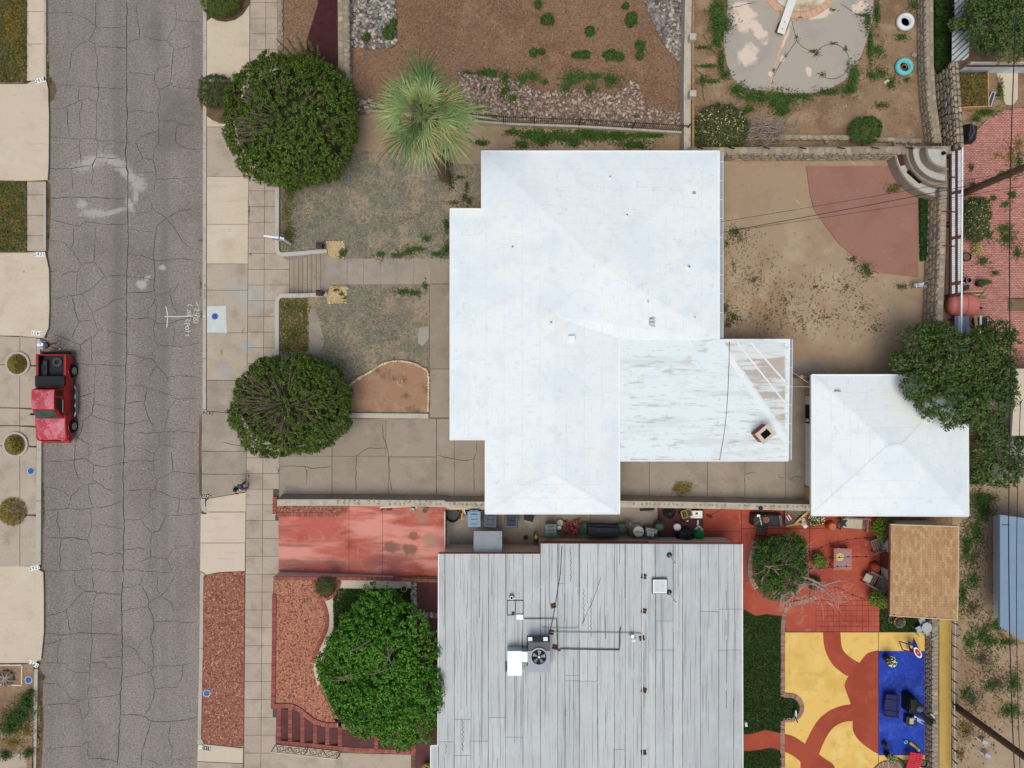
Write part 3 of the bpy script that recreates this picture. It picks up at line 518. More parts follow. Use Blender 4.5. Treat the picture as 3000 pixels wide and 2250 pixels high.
sheet('kerbstone', [(579, 2166), (590, 2165), (597, 2179), (586, 2184), (578, 2180)], .15, 'kerb', .25, kerb)
sheet('concrete_patch', [(606, 898), (661, 896), (665, 975), (607, 975)], ZP+.012, 'new_concrete', .05)
lw = setting('left_pavement')
sheet('bedding', [(-900, -60), (roadL(0)-8, -60), (roadL(990)-8, 990), (104, 990), (104, 1960), (96, 2300), (-900, 2300)], .10, 'joint', .2, lw)
def lslab(poly, m): return sheet('slab', poly, ZP, m, .07, lw)
for a, b in ((-60, 33), (34.5, 128), (129.5, 236)): lslab([(79, a), (134, a), (135, b), (79, b)], 'pale_concrete')
lslab([(-200, 248), (78, 246), (95, 238), (135, 235), (141, 262), (141, 300), (143, 330), (142, 480), (139, 527), (80, 530), (-200, 524)], 'pale_concrete')
for a, b in ((532, 570), (571.5, 630), (631.5, 690), (691.5, 735)): lslab([(79, a), (134, a), (134, b), (79, b)], 'concrete')
lslab([(-200, 741), (78, 740), (132, 738), (143, 790), (144, 900), (142, 960), (128, 990), (-200, 977)], 'pale_concrete')
for a, b in ((980, 1065), (1066.5, 1191), (1193, 1243), (1245, 1302), (1303.5, 1503), (1504.5, 1656)):
    lslab([(-200, a), (52, a+4), (57.5, a+4.5), (57.5, b+3), (-200, b)], 'concrete')
    lslab([(59, a+5), (106, a+8), (106, b+4 if b < 1600 else b), (59, b+3)], 'concrete')
lslab([(-200, 1659), (90, 1659), (126, 1676), (128, 1740), (128, 1850), (124, 1890), (120, 1932), (100, 1942), (-200, 1944)], 'pale_concrete')
sheet('planting_strip', [(-200, -60), (77, -60), (78, 236), (60, 244), (-200, 247)], .15, 'dirt', .2)
sheet('planting_strip', [(-200, 527), (76, 531), (77, 738), (-200, 740)], .15, 'dirt', .2)
sheet('planting_bed', [(-200, 1946), (98, 1946), (98, 2260), (-200, 2260)], .15, 'dirt', .2)
lk = setting('left_kerb')
kerbstones(lk, [(114, 1280), (112, 1655)], 14); kerbstones(lk, [(112, 992), (112, 1280)], 10)
kerbstones(lk, [(105, 1960), (103, 2080), (99, 2280)], 11)
kerbstones(lk, [(131, -60), (131, 236)], 6, .148); kerbstones(lk, [(131, 535), (131, 735)], 6, .148)
sheet('planting_bed', rect(-30, 2208, 78, 2280), .156, 'concrete', .05)
edge = setting('bed_edging'); kerbstones(edge, [(-40, 1949), (63, 1949)], 4, .2, 'pink_concrete', 30); kerbstones(edge, [(64, 1949), (63, 2008)], 4, .2, 'pink_concrete', 30); kerbstones(edge, [(63, 2008), (-40, 2006)], 4, .2, 'pink_concrete', 30)
for nm, poly in (('gutter_dirt', [(136, 10), (141, 100), (142, 230), (160, 240), (166, 262), (158, 292), (145, 300), (138, 270), (120, 264), (110, 254), (128, 246), (134, 232)]), ('gutter_dirt', [(136, 532), (148, 540), (148, 640), (142, 735), (136, 735)]),
                 ('gutter_dirt', [(585, 1210), (590, 1250), (588, 1320), (592, 1450), (584, 1455), (582, 1330)]), ('gutter_dirt', [(119, 1960), (128, 1985), (124, 2050), (128, 2120), (120, 2270), (104, 2270), (108, 2100)])):
    sheet(nm, poly, .008, 'dark_dirt', .01)
sheet('yard_terrace', [(812, -300), (3500, -300), (3500, 2600), (1220, 2600), (1220, 2208), (1000, 2205), (1000, 2110), (880, 2080), (800, 2070), (800, 1692), (1332, 1692), (1332, 1228), (1000, 1228), (812, 1228), (812, 864), (955, 862), (955, 743), (812, 743)], ZL-.03, 'dirt', 1.35)
sheet('front_lawn', [(822, 392), (1411, 392), (1411, 758), (955, 758), (955, 744), (822, 744)], z_(0), 'lawn', .02)
sheet('front_lawn', [(818, 868), (955, 864), (1017, 834), (1258, 834), (1257, 1212), (818, 1212)], z_(0), 'lawn', .02)
sheet('grass_strip', [(819, 872), (900, 870), (904, 890), (901, 1035), (819, 1032)], z_(1), 'yard_dirt', .01)
sheet('old_path', smooth([(902, 920), (906, 1000), (902, 1040), (920, 1045), (948, 1010), (940, 960), (928, 920), (912, 905), (902, 920)], 5)[:-1], z_(1), 'old_concrete', .01)
sheet('old_path', [(1228, 960), (1256, 956), (1256, 990), (1238, 1014), (1224, 1005), (1226, 980)], z_(1), 'grey_stain', .01)
sheet('gravel_bed', [(953, 706), (1010, 709), (1013, 756), (968, 757), (960, 740)], z_(2), 'tan_gravel', .02)
sheet('gravel_bed', [(968, 838), (1018, 840), (1014, 888), (960, 890), (956, 866)], z_(2), 'tan_gravel', .02)
ROCKBED = smooth([(1000, 1150), (1046, 1112), (1085, 1090), (1120, 1068), (1160, 1058), (1205, 1063), (1238, 1078), (1255, 1100), (1254, 1208)], 5)
sheet('rock_bed', ROCKBED+[(1000, 1208)], z_(1), 'bed_dirt', .02)
wk = setting('garden_path'); sheet('bedding', [(953, 757), (1411, 757), (1411, 1226), (1260, 1226), (1260, 834), (953, 834)], ZL-.012, 'joint', .03, wk)
def wslab(poly, m='old_concrete', z=None): return sheet('slab', poly, (ZL+.012) if z is None else z, m, .06, wk)
xs = [968, 1017, 1065, 1114, 1163, 1212, 1262]
wslab([(953, 746), (964, 746), (972, 757), (1016.4, 757.6), (1016.4, 833.4), (974, 834), (962, 846), (953, 850)])
for a, b in zip(xs[1:], xs[2:]): wslab([(a+.3, 757.6), (b-.3, 757.6), (b-.3, 833.4), (a+.3, 833.4)])
wslab([(1262, 757.6), (1411, 757.6), (1411, 831), (1262, 831)], 'drive_slab')
for a, b in ((833, 1080), (1081.5, 1223)): wslab([(1259.5, a), (1411, a), (1411, b), (1259.5, b)], 'drive_slab')
st = setting('front_steps')
for i in range(8):
    x0 = 848+13*i; z = ZP+(i+1)*(ZL+.012-ZP)/8
    sheet('step', [(x0, 741), (956, 741), (956, 862), (x0, 862)] if i < 7 else [(x0, 741), (956, 741), (956, 862), (x0, 862)], z-.004*(i == 7), 'drive_slab', .28, st)
    sheet('nosing_shade', [(x0-.6, 744), (x0+1.2, 744), (x0+1.2, 861), (x0-.6, 861)], z+.004, 'step_shade', .03, st)  # thin darker strip, edge shading of each tread painted in as colour
dw = setting('driveway')
sheet('bedding', [(815, 1222), (1000, 1227), (1420, 1227), (1420, 1470), (815, 1470)], lambda x, y: zD(x, y)-.02, 'joint', .5, dw)
def dslab(poly, m='drive_slab'): return sheet('slab', poly, lambda x, y: zD(x, y)+.01, m, .06, dw)
for a, b, ya, yb in ((818, 972, 1225, 1336), (973.5, 1130, 1226, 1336), (1131, 1278, 1226, 1338), (818, 972, 1337, 1462), (973.5, 1137, 1337, 1462), (1138, 1278, 1339.5, 1462)): dslab(rect(a, ya, b, yb))
for q in (rect(1279.5, 1226, 1330, 1462), rect(1331, 1226, 1440, 1462)): dslab(q)
crack_mesh([[(1120, 1245), (1122, 1275), (1134, 1312), (1140, 1345), (1142, 1400), (1150, 1442)], [(1134, 1312), (1080, 1313), (1060, 1324), (1043, 1336), (1042, 1440)], [(892, 1362), (898, 1380), (899, 1420)], [(820, 1366), (892, 1367), (920, 1373), (972, 1366)], [(1397, 1290), (1396, 1320), (1388, 1350), (1388, 1400), (1390, 1440)], [(1281, 1335), (1320, 1343), (1370, 1350), (1388, 1345)], [(650, 1296), (680, 1302), (727, 1308)]], lambda x, y: zD(x, y)+.018 if x > 815 else ZP+.006, 1.0, 2.0).bd('crack', 'crack', dw, kind='stuff')
bd = setting('rear_driveway')
sheet('bedding', [(1420, 1227), (2420, 1227), (2420, 1500), (1420, 1500)], ZL-.02, 'joint', .04, bd)
for a, b in ((1441, 1620), (1621, 1815), (1815, 1902), (1903.5, 2072), (2073.5, 2182), (2183, 2300), (2301, 2420)):
    sheet('slab', rect(a, 1225, b, 1480), ZL+.01, 'drive_slab', .05, bd)
sheet('slab', rect(2280, 1060, 2420, 1290), ZL+.014, 'drive_slab', .05, bd)
crack_mesh([[(2182, 1388), (2200, 1384), (2216, 1386)], [(2310, 1405), (2330, 1396), (2352, 1398)], [(2278, 1390), (2284, 1398), (2300, 1400)], [(2182, 1400), (2182, 1450)]], ZL+.018, 1, 1.8).bd('crack', 'crack', bd, kind='stuff')
rdv = setting('red_driveway')
sheet('bedding', [(815, 1472), (1332, 1476), (1332, 1700), (815, 1700)], lambda x, y: zD(x, y)-.03, 'joint', .5, rdv)
for q in (rect(816, 1478, 1022, 1690), rect(1023, 1478, 1120, 1690), rect(1121, 1478, 1312, 1690)): sheet('slab', q, lambda x, y: zD(x, y)+.01, 'red_drive', .06, rdv)
sheet('backyard', [(2030, 455), (2720, 455), (2720, 1150), (2030, 1100)], z_(0), 'yard_dirt', .02)
sheet('red_pad', [(2362, 487), (2690, 487), (2690, 812), (2562, 797), (2520, 765), (2458, 714), (2410, 650), (2384, 612), (2374, 570)], ZL+.06, 'red_pad', .1)
sheet('dirt_bed', [(826, -100), (935, -100), (931, 10), (920, 50), (905, 95), (898, 120), (896, 330), (826, 330)], z_(0), 'brown_gravel', .02)
sheet('mulch_bed', [(935, -100), (990, -100), (990, 330), (897, 330), (899, 120), (906, 95), (921, 50), (932, 10)], z_(1), 'mulch', .02)
sheet('gravel_yard', [(1018, -100), (2010, -100), (2010, 352), (1420, 345), (1018, 320)], z_(0), 'brown_gravel', .02)
sheet('dirt_strip', [(826, 335), (1018, 318), (1440, 343), (2012, 372), (2012, 480), (1290, 480), (1180, 450), (1060, 440), (826, 470)], z_(2), 'yard_dirt', .02)
sheet('pool_yard', [(2030, -100), (2700, -100), (2720, 440), (2030, 440)], z_(0), 'dirt', .02)
deck = [(2132, -100), (2131, 30), (2121, 105), (2124, 155), (2135, 200), (2154, 236), (2185, 258), (2255, 266), (2330, 274), (2385, 271), (2445, 252), (2488, 222), (2516, 176), (2540, 115), (2554, 62), (2566, -100)]
sheet('pool_deck', smooth(deck, 5), z_(0)+.03, 'pool_deck', .1)
sheet('gravel_bed', [(808, 1698), (930, 1698), (945, 1720), (958, 1760), (962, 1800), (958, 1850), (935, 1900), (918, 1945), (925, 1990), (960, 2060), (985, 2120), (940, 2118), (905, 2095), (870, 2072), (808, 2064)], z_(2), 'orange_gravel', .03)
sheet('gravel_bed', [(811, 1463), (1024, 1468), (1024, 1478), (1008, 1498), (994, 1502), (811, 1502)], lambda x, y: zD(x, y)+.10, 'red_gravel', .3)
sheet('front_lawn', [(975, 1722), (1204, 1725), (1206, 1900), (1206, 2180), (1100, 2130), (1000, 2120), (960, 2050), (940, 1960), (962, 1900), (978, 1850)], z_(1), 'lawn_soil', .02)
sheet('concrete_walk', [(996, 1700), (1205, 1700), (1205, 1723), (1015, 1725), (1002, 1750), (975, 1774), (980, 1815), (972, 1860), (950, 1905), (938, 1950), (940, 2000), (930, 2010), (918, 1960), (925, 1910), (945, 1870), (958, 1820), (955, 1780), (950, 1762), (985, 1740)], z_(3), 'pink_concrete', .05)
pt = setting('front_patio'); sheet('bedding', [(1204, 1690), (1300, 1690), (1300, 2250), (1204, 2250)], ZL-.01, 'dark_dirt', .03, pt)
for q in (rect(1220, 1708, 1290, 1794), rect(1220, 1809, 1290, 1903), rect(1220, 1907, 1290, 2010), rect(1216, 2014, 1290, 2112), rect(1216, 2116, 1290, 2260)): sheet('slab', q, ZL+.02, 'dark_patio', .05, pt)
sy = setting('side_yard'); sheet('bedding', [(1308, 1480), (1940, 1480), (1940, 1640), (1308, 1640)], ZL-.01, 'joint', .03, sy)
for q in (rect(1310, 1480, 1467, 1640), rect(1468, 1480, 1582, 1640), rect(1583, 1480, 1730, 1640), rect(1731, 1480, 1926, 1640)): sheet('slab', q, ZL+.02, 'old_concrete', .05, sy)
rp = setting('red_patio'); sheet('bedding', [(1920, 1480), (2582, 1480), (2582, 1851), (1920, 1851)], ZL-.005, 'dark_maroon', .03, rp)
for q in ([(1927, 1480), (1927, 1510), (1933, 1511), (1933, 1640), (2058, 1640), (2058, 1480)],): sheet('slab', q, ZL+.018, 'dark_patio', .04, rp)
for q in (rect(2059.5, 1480, 2172, 1557), rect(2059.5, 1558.5, 2172, 1640), rect(2173.5, 1480, 2371, 1548), rect(2173.5, 1549.5, 2371, 1700), rect(2173.5, 1701, 2300, 1812), rect(2302, 1701, 2371, 1757), rect(2373, 1480, 2578, 1547), rect(2373, 1548.5, 2578, 1631), rect(2373, 1632.5, 2578, 1758)):
    sheet('slab', q, ZL+.02, 'red_paint', .04, rp)
for q in (rect(2302, 1759, 2390, 1850),): sheet('slab', q, ZL+.02, 'red_paint', .04, rp)
for i in range(11):
    for j in range(6):
        x0, y0 = 2391+17.1*i, 1759+15.3*j
        if x0 < 2570: sheet('paver', rect(x0, y0, min(2576, x0+16.3), y0+14.5), ZL+.02, 'red_paint', .04, rp)
sheet('side_lawn', [(2170, 1780), (2215, 1805), (2245, 1799), (2290, 1805), (2290, 2290), (2170, 2290)], ZL+.035, 'lawn_soil', .02)
sheet('side_lawn', circ(2312, 2076, 33, 20, a0=-90, a1=90)+[(2285, 2109), (2285, 2043)], ZL+.032, 'lawn_soil', .02)
sheet('corner_lawn', rect(2577, 1700, 2712, 1852), z_(1), 'lawn_soil', .02)
court = setting('painted_court'); sheet('slab', rect(2300, 1853, 2709, 2300), ZL+.016, 'yellow_paint', .05, court)
def paint(poly, m, k): sheet('paint', poly, ZL+.016+.004*k, m, .003, court)
T = lambda pts: [(2000+x*.33763, 1690+y*.33755) for x, y in pts]
petal = smooth(T([(1700, 636), (1610, 660), (1560, 710), (1528, 755), (1440, 860), (1408, 925), (1410, 970), (1450, 1080), (1478, 1180), (1475, 1250), (1480, 1340), (1530, 1420), (1629, 1500), (1700, 1540)]), 5)
paint(petal+T([(1740, 1500), (1740, 700)])[:0], 'rust_paint', 1)
paint(smooth(T([(1218, 478), (1225, 580), (1250, 670), (1300, 760), (1365, 820), (1440, 860), (1500, 800), (1540, 750)]), 5)+smooth(T([(1540, 750), (1470, 710), (1410, 660), (1380, 600), (1368, 478)]), 5)[1:], 'rust_paint', 2)
paint(smooth(T([(1500, 1104), (1455, 1108), (1380, 1120), (1290, 1155), (1210, 1210), (1150, 1280), (1100, 1370), (1062, 1450)]), 5)+smooth(T([(1180, 1550), (1210, 1470), (1260, 1370), (1320, 1300), (1400, 1260), (1478, 1252), (1510, 1250)]), 5), 'rust_paint', 3)
paint(smooth(T([(886, 1365), (960, 1385), (1062, 1450), (1140, 1510), (1220, 1570), (1320, 1650), (1320, 1800)]), 4)+T([(1023, 1800), (1023, 1605)])+smooth(T([(1023, 1605), (960, 1555), (886, 1518)]), 4), 'rust_paint', 4)
paint(rect(2574, 1908, 2709, 2213), 'blue_paint', 5)
paint([(2573.4, 1853), (2574.4, 1853), (2574.4, 2300), (2573.4, 2300)], 'dark_maroon', 6)
sheet('red_walk', smooth([(2178, 2152), (2205, 2150), (2240, 2139), (2262, 2141), (2290, 2152)], 4)+smooth([(2290, 2200), (2262, 2191), (2240, 2194), (2205, 2200), (2178, 2201)], 4), ZL+.042, 'rust_paint', .02)
sheet('alley', [(2790, 1400), (3500, 1300), (3500, 2500), (2790, 2500)], z_(0), 'yard_dirt', .02)
sheet('yellow_strip', [(2752, 1800), (2791, 1800), (2789, 2300), (2752, 2300)], 1.9, 'olive_yellow', .6)
sheet('concrete_yard', rect(2890, 1140, 3300, 1410), z_(1), 'grey_stain', .02)
def stone_wall(root, pts, z1, z0, thick, n, rh=.3, sw=.36, core='mortar', topw=None, maxn=290, face=True, top=True):
    count = 0
    zf = z1 if callable(z1) else (lambda x, y: z1)
    seg = [W(x, y, zf(x, y)) for x, y in pts]
    m = MB(); nv = Vec((n[0], n[1], 0))
    for a, b in zip(seg, seg[1:]):
        a, b = Vec(a), Vec(b); q = [a, b, b-nv*thick, a-nv*thick]
        m.prism([(v.x, v.y, v.z-.02) for v in q], z0-.3, 0)
    m.bd('core', core, root)
    for a, b in zip(seg, seg[1:]):
        a, b = Vec(a), Vec(b); u = (b-a); ln = u.length; u.normalize(); nn = Vec((0, 0, 1)).cross(u); nn = nn if nn.dot(nv) > 0 else -nn
        hgt = (a.z+b.z)/2-z0
        if face:
            rows = max(1, int(hgt/rh)); h = hgt/rows
            for r in range(rows):
                t = ru(-.2, 0)
                while t < ln:
                    w = sw*ru(.6, 1.45)
                    if t+w > 0 and t+w/2 < ln and count < maxn:
                        zz = a.z+(b.z-a.z)*max(0, min(1, (t+w/2)/ln))-(r+.5)*h
                        c = a+u*(t+w/2); X = u; Y = Vec((0, 0, 1)); Z = nn
                        if X.cross(Y).dot(Z) < 0: X = -X
                        M = Matrix((X, Y, Z)).transposed()
                        M = M @ Matrix.Rotation(ru(-.12, .12)+random.choice((0, math.pi)), 3, 'Z')
                        piece(random.choice(STONES), 'stone', (c.x, c.y, zz), M, (w*.98, h*ru(.86, 1.06), .16), root); count += 1
                    t += w
        if top:
            k = max(1, round(thick/.26))
            for r in range(k):
                t = ru(-.2, 0)
                while t < ln:
                    w = sw*ru(.6, 1.3)
                    if t+w > 0 and t+w/2 < ln and count < maxn:
                        c = a+u*(t+w/2)-nn*(thick*(r+.5)/k); zz = a.z+(b.z-a.z)*max(0, min(1, (t+w/2)/ln))
                        M = Matrix.Rotation(math.atan2(u.y, u.x)+ru(-.1, .1), 3, 'Z')
                        piece(random.choice(STONES), 'stone', (c.x, c.y, zz-.03), M, (w*.96, thick/k*.96, .11), root); count += 1
                    t += w
    return root
nw = thing('stone_wall', 'rubble stone wall behind the dirt backyard with dark iron brackets along its top', 'wall', W(2400, 448, ZL))
stone_wall(nw, [(2018, 450), (2400, 449), (2786, 446)], 2.5, ZL, .36, (0, -1), .26, .4)
for x in (2055, 2145, 2248, 2352, 2464, 2563, 2663):
    a = Vec(W(x-8, 432, 2.5)); MB().bar(a, a+Vec((-.2, -.12, .42)), .05, .05).bar(a, a+Vec((.1, -.25, .55)), .05, .05).bd('bracket', 'rusty', nw)
ew = thing('stone_wall', 'tall rubble stone wall along the grass strip east of the red pad', 'wall', W(2750, 760, ZL))
stone_wall(ew, [(2757, 556), (2752, 760), (2746, 900), (2742, 1090)], 2.6, ZL, .34, (-1, 0), .27, .36)
w1 = thing('stone_wall', 'pale stone wall beside the two painted tyres', 'wall', W(2712, 200, ZL))
stone_wall(w1, [(2712, -60), (2714, 190), (2722, 300), (2738, 418)], 2.1, ZL, .42, (-1, 0), .28, .36)
w2 = thing('stone_wall', 'short high wall of rounded rubble next to the wooden compost box', 'wall', W(2790, 300, ZL))
stone_wall(w2, [(2788, 190), (2796, 300), (2804, 428)], 2.75, ZL, .4, (-1, 0), .3, .38, 'dark_mortar')
w3 = thing('stone_wall', 'tan stone wall between the dark red mulch and the cobble bed', 'wall', W(1020, 150, ZL))
stone_wall(w3, [(1020, -60), (1021, 100), (1023, 310)], 1.85, ZL, .6, (1, 0), .3, .34)
w4 = thing('garden_wall', 'low tan wall at the edge of the bare dirt bed by the pavement', 'wall', W(818, 100, .2))
stone_wall(w4, [(826, -60), (825, 200), (822, 330)], 1.38, ZL-.1, .25, (1, 0), .3, .3)
w5 = thing('garden_wall', 'long grey wall carrying a thick rope between square capped posts', 'wall', W(2016, 200, ZL))
sheet('coping', [(2008, -60), (2027, -60), (2024, 230), (2023, 445), (2004, 445), (2003, 250)], 2.2, 'wall_cement', .96, w5)
for y in (115, 280): c = W(2026, y, 2.3); MB().box((c[0], c[1], 2.0), (.38, .36, 1.3)).bd('post', 'wall_cement', w5, bevel=.03)
rp_ = MB();
for ya, yb in ((-60, 108), (122, 272), (288, 440)):
    pts = []
    for i in range(25):
        t = i/24; y = ya+(yb-ya)*t; p = W(2030.5, y, 2.34-.1*sin(math.pi*t)); pts.append(p)
    rp_.tube(pts, .06, 6)
    for j in range(int((yb-ya)/4)):
        y = ya+4*j; c = W(2030.5, y, 2.345-.1*sin(math.pi*j/((yb-ya)/4))); rp_.box(c, (.15, .03, .125), rz=.6)
rp_.bd('rope', 'rope', w5, kind='stuff')
w6 = thing('stone_kerb', 'low kerb of stone blocks across the bottom of the pool yard', 'kerb', W(2490, 404, ZL))
stone_wall(w6, [(2285, 406), (2480, 407), (2700, 418)], 1.5, ZL, .24, (0, -1), .25, .42)
def wall_poly(name, label, line, w, z1, m, parent=None):
    t = thing(name, label, 'wall', W(line[0][0], line[0][1], 0)); l, r = strip(line, w/2, w/2); mb = MB()
    for i in range(len(line)-1): mb.prism(P([l[i], l[i+1], r[i+1], r[i]], z1), 0, 0)
    mb.bd('plaster', m, t); return t
f1 = wall_poly('retaining_wall', 'white plastered retaining wall curving up beside the steps from under the large bush', [(811.5, 520), (811, 640), (811, 728), (815, 741), (826, 746), (880, 742), (957, 735)], 12, lambda x, y: 1.38, 'white_plaster')
f2 = wall_poly('retaining_wall', 'white plastered retaining wall beside the fescue strip and the steps', [(957, 862), (880, 866), (826, 866), (815, 871), (811, 884), (811, 1000), (811, 1225)], 12, lambda x, y: 1.38, 'white_plaster')
for t, y in ((f1, 724), (f2, 861)):
    b = thing('post_lamp', 'dark metal lamp box at the top end of the %s wall beside the steps' % ('white curved' if t is f1 else 'straight lower'), 'lamp', W(941, y, 1.38))
    c = b.location
    MB().box((c.x, c.y, 1.43), (.26, .26, .1)).bd('base', 'lamp_metal', b)
    MB().box((c.x, c.y, 1.68), (.28, .28, .4)).bd('lantern', 'lamp_metal', b, bevel=.02)
    MB().lathe((c.x, c.y, 1.88), [(.24, 0), (.02, .14)], 4, M=Matrix.Rotation(R(45), 3, 'Z')).bd('cap', 'lamp_metal', b)
    MB().bar((c.x+.15, c.y, 1.75), (c.x+.32, c.y, 1.8), .06, .05).bd('bracket', 'black', b)
wall_poly('retaining_wall', 'straight white plastered wall between the rock ringed bed and the driveway', [(960, 1216), (1120, 1218), (1255, 1219)], 14, lambda x, y: 1.4, 'white_plaster')
sw_ = thing('stone_wall', 'long cemented stone wall dividing the two driveways and running back to the garage', 'wall', W(1500, 1470, ZL))
zS = lambda x, y: zD(x, y)+1.0
tops = [(812, 1463), (1000, 1463), (1160, 1465), (1300, 1466), (1308, 1470), (1560, 1470), (1815, 1467), (2100, 1472), (2385, 1478)]
mb = MB()
for a, b in zip(tops, tops[1:]):
    p = [Vec(W(*q, zS(*q))) for q in (a, b)]; nv = Vec((0, .36, 0))
    mb.prism([tuple(v) for v in (p[0], p[1], p[1]-nv, p[0]-nv)], -.1, 0)
mb.bd('core', 'wall_cement', sw_)
mb = MB()
for a, b in zip(tops, tops[1:]):
    p = [Vec(W(*q, zS(*q))) for q in (a, b)]
    q0, q1 = p[0]+Vec((0, .16, -1.0)), p[1]+Vec((0, .16, -1.0))
    mb.add([p[0]+Vec((0, .004, -.03)), p[1]+Vec((0, .004, -.03)), q1, q0, p[1]+Vec((0, .002, -1.05)), p[0]+Vec((0, .002, -1.05))], [(0, 3, 2, 1), (0, 1, 4, 5), (3, 5, 4, 2), (0, 5, 3), (1, 2, 4)])
mb.bd('skirt', 'old_concrete', sw_)
k = 0
for x, y, a in walk([(985, 1470), (1300, 1474)], 15)+walk([(1312, 1478), (1420, 1480)], 13)+walk([(1822, 1475), (2380, 1485)], 13):
    for dy in ((-4, 4) if x < 1300 else (0,)):
        if random.random() < .85 and k < 290:
            xx, yy_ = x+ru(-3, 3), y+dy+ru(-1.5, 1.5); c = W(xx, yy_, zS(xx, yy_)); k += 1
            piece(random.choice(STONES), 'stone', (c[0], c[1], c[2]-.015), Matrix.Rotation(ru(0, 6), 3, 'Z'), (ru(.14, .26), ru(.12, .18), .07), sw_)
sheet('cap', [(1309, 1486), (1420, 1486), (1420, 1493), (1309, 1493)], ZL+.75, 'house_wall', .8, sw_)
lat = thing('lattice_fence', 'thin reddish lattice fence between the red driveway and the bins', 'fence', W(1312, 1540, ZL))
m = MB()
for i in range(19):
    y = 1489+6*i; a = W(1309, y, ZL); m.bar((a[0], a[1], ZL), (a[0], a[1], ZL+1.25), .03, .03); b = W(1309, y+6, ZL); m.bar((a[0], a[1], ZL+.2), (b[0], b[1], ZL+1.2), .025, .025); m.bar((a[0], a[1], ZL+1.2), (b[0], b[1], ZL+.2), .025, .025)
m.bd('lattice', 'old_brick', lat)
a, b = W(1309, 1487, ZL), W(1309, 1600, ZL); MB().bar((a[0], a[1], 2.52), (b[0], b[1], 2.52), .07, .05).bd('rail', 'pink_concrete', lat)
lw_ = thing('garden_wall', 'low pale wall under the iron railing north of the white roofed house', 'wall', W(1700, 368, ZL))
l, r = strip([(1380, 352), (1500, 361), (1700, 368), (2010, 386)], 5, 5); mb = MB()
for i in range(3): mb.prism(P([l[i], l[i+1], r[i+1], r[i]], 1.62), 1.1, 0)
mb.bd('wall', 'wall_cement', lw_)
fe = thing('iron_railing', 'dark iron railing with thin bars standing on the low wall', 'railing', W(1700, 364, 1.62))
A, B = Vec(W(1385, 351.5, 1.62)), Vec(W(2008, 385, 1.62))
def fpt(t): return Vec(W(1385+(623)*t, np.interp(1385+623*t, [1380, 1500, 1700, 2010], [352, 361, 368, 386])-1, 1.62))
for zz in (.12, .85): MB().tube([fpt(i/20)+Vec((0, 0, zz)) for i in range(21)], .02, 4).bd('rail', 'dark_metal', fe)
for i in range(105):
    p = fpt(i/104)
    if i == 0: bar0 = MB().bar(p, p+Vec((0, 0, 1.0)), .022, .022).bd('bar', 'dark_metal', fe); p0 = p
    else: o = bar0.copy(); C.objects.link(o); o.location = p-p0
for i in (0, 15, 30, 52, 78, 104):
    p = fpt(i/104); MB().bar(p, p+Vec((0, 0, 1.1)), .06, .06).bd('post', 'dark_metal', fe)
sf = thing('canopy', 'narrow canopy of white ribbed panels in a dark brown frame beside the paved yard', 'canopy', W(2790, 650, ZL))
zc0, zc1 = 2.3, 2.5
def cp(x, y): return Vec(W(x, y, zc0+(zc1-zc0)*(x-2782)/36))
for ya, yb in ((443, 562), (570, 694), (702, 828), (836, 862)):
    for xa_, xb_ in ((2786, 2799), (2804, 2816)):
        k = int((yb-ya)/6)
        for i in range(k):
            a_, b_ = ya+(yb-ya)*i/k, ya+(yb-ya)*(i+.86)/k; d = -3
            v = [cp(xa_, a_), cp(xb_, a_+d), cp(xb_, b_+d), cp(xa_, b_)]; MB().add([p+Vec((0, 0, .02)) for p in v]+[p-Vec((0, 0, .02)) for p in v], [(3, 2, 1, 0), (4, 5, 6, 7), (0, 1, 5, 4), (1, 2, 6, 5), (2, 3, 7, 6), (3, 0, 4, 7)]).bd('panel', 'fence_white', sf)
for x in (2783, 2801): MB().bar(cp(x, 440)+Vec((0, 0, .03)), cp(x, 866)+Vec((0, 0, .03)), .1 if x > 2790 else .12, .1).bd('beam', 'fence_brown', sf)
MB().bar(cp(2817.5, 430)+Vec((0, 0, .05)), cp(2814, 1000)+Vec((0, 0, .05)), .08, .08).bd('rail', 'white_vinyl', sf)
for y in (440, 566, 698, 832, 866): MB().bar(cp(2783, y+4)+Vec((0, 0, .04)), cp(2816, y-7)+Vec((0, 0, .04)), .12, .09).bd('cross_beam', 'fence_brown', sf)
for x in (2783, 2816):
    for y in (442, 650, 864): c = cp(x, y); MB().bar((c.x, c.y, ZL), (c.x, c.y, c.z), .09, .09).bd('post', 'fence_brown', sf)
for y in (519, 620, 720): c = W(2776, y, 2.62); MB().bar((c[0]-.3, c[1], 2.6), (c[0]+.1, c[1], 2.75), .04, .05).bar((c[0]-.1, c[1], 2.6), (c[0]+.35, c[1]-.1, 2.95), .05, .05).bd('bracket', 'rusty', ew)
nf = thing('slat_fence', 'low white panel fence with a dark rail south of the corrugated roof', 'fence', W(2880, 214, ZL))
ya = W(0, 214, ZL)[1]; xa, xb = W(2800, 0, ZL)[0], W(3010, 0, ZL)[0]; p0 = None
for i in range(14):
    x = xa+(xb-xa)*(i+.5)/14
    if p0 is None: p0 = MB().box((x, ya, ZL+.62), ((xb-xa)/14-.012, .04, 1.2)).bd('panel', 'fence_white', nf); x00 = x
    else: o = p0.copy(); C.objects.link(o); o.location = (x-x00, 0, 0)
MB().bar((xa, ya-.04, ZL+1.0), (xb, ya-.04, ZL+1.0), .05, .12).bd('rail', 'fence_brown', nf)
MB().bar((xa, ya, ZL+1.27), (xb, ya, ZL+1.27), .1, .08).bd('top_rail', 'wall_cement', nf)
se = thing('stone_wall', 'long rough stone wall between the blue court and the yellow strip', 'wall', W(2735, 2030, ZL))
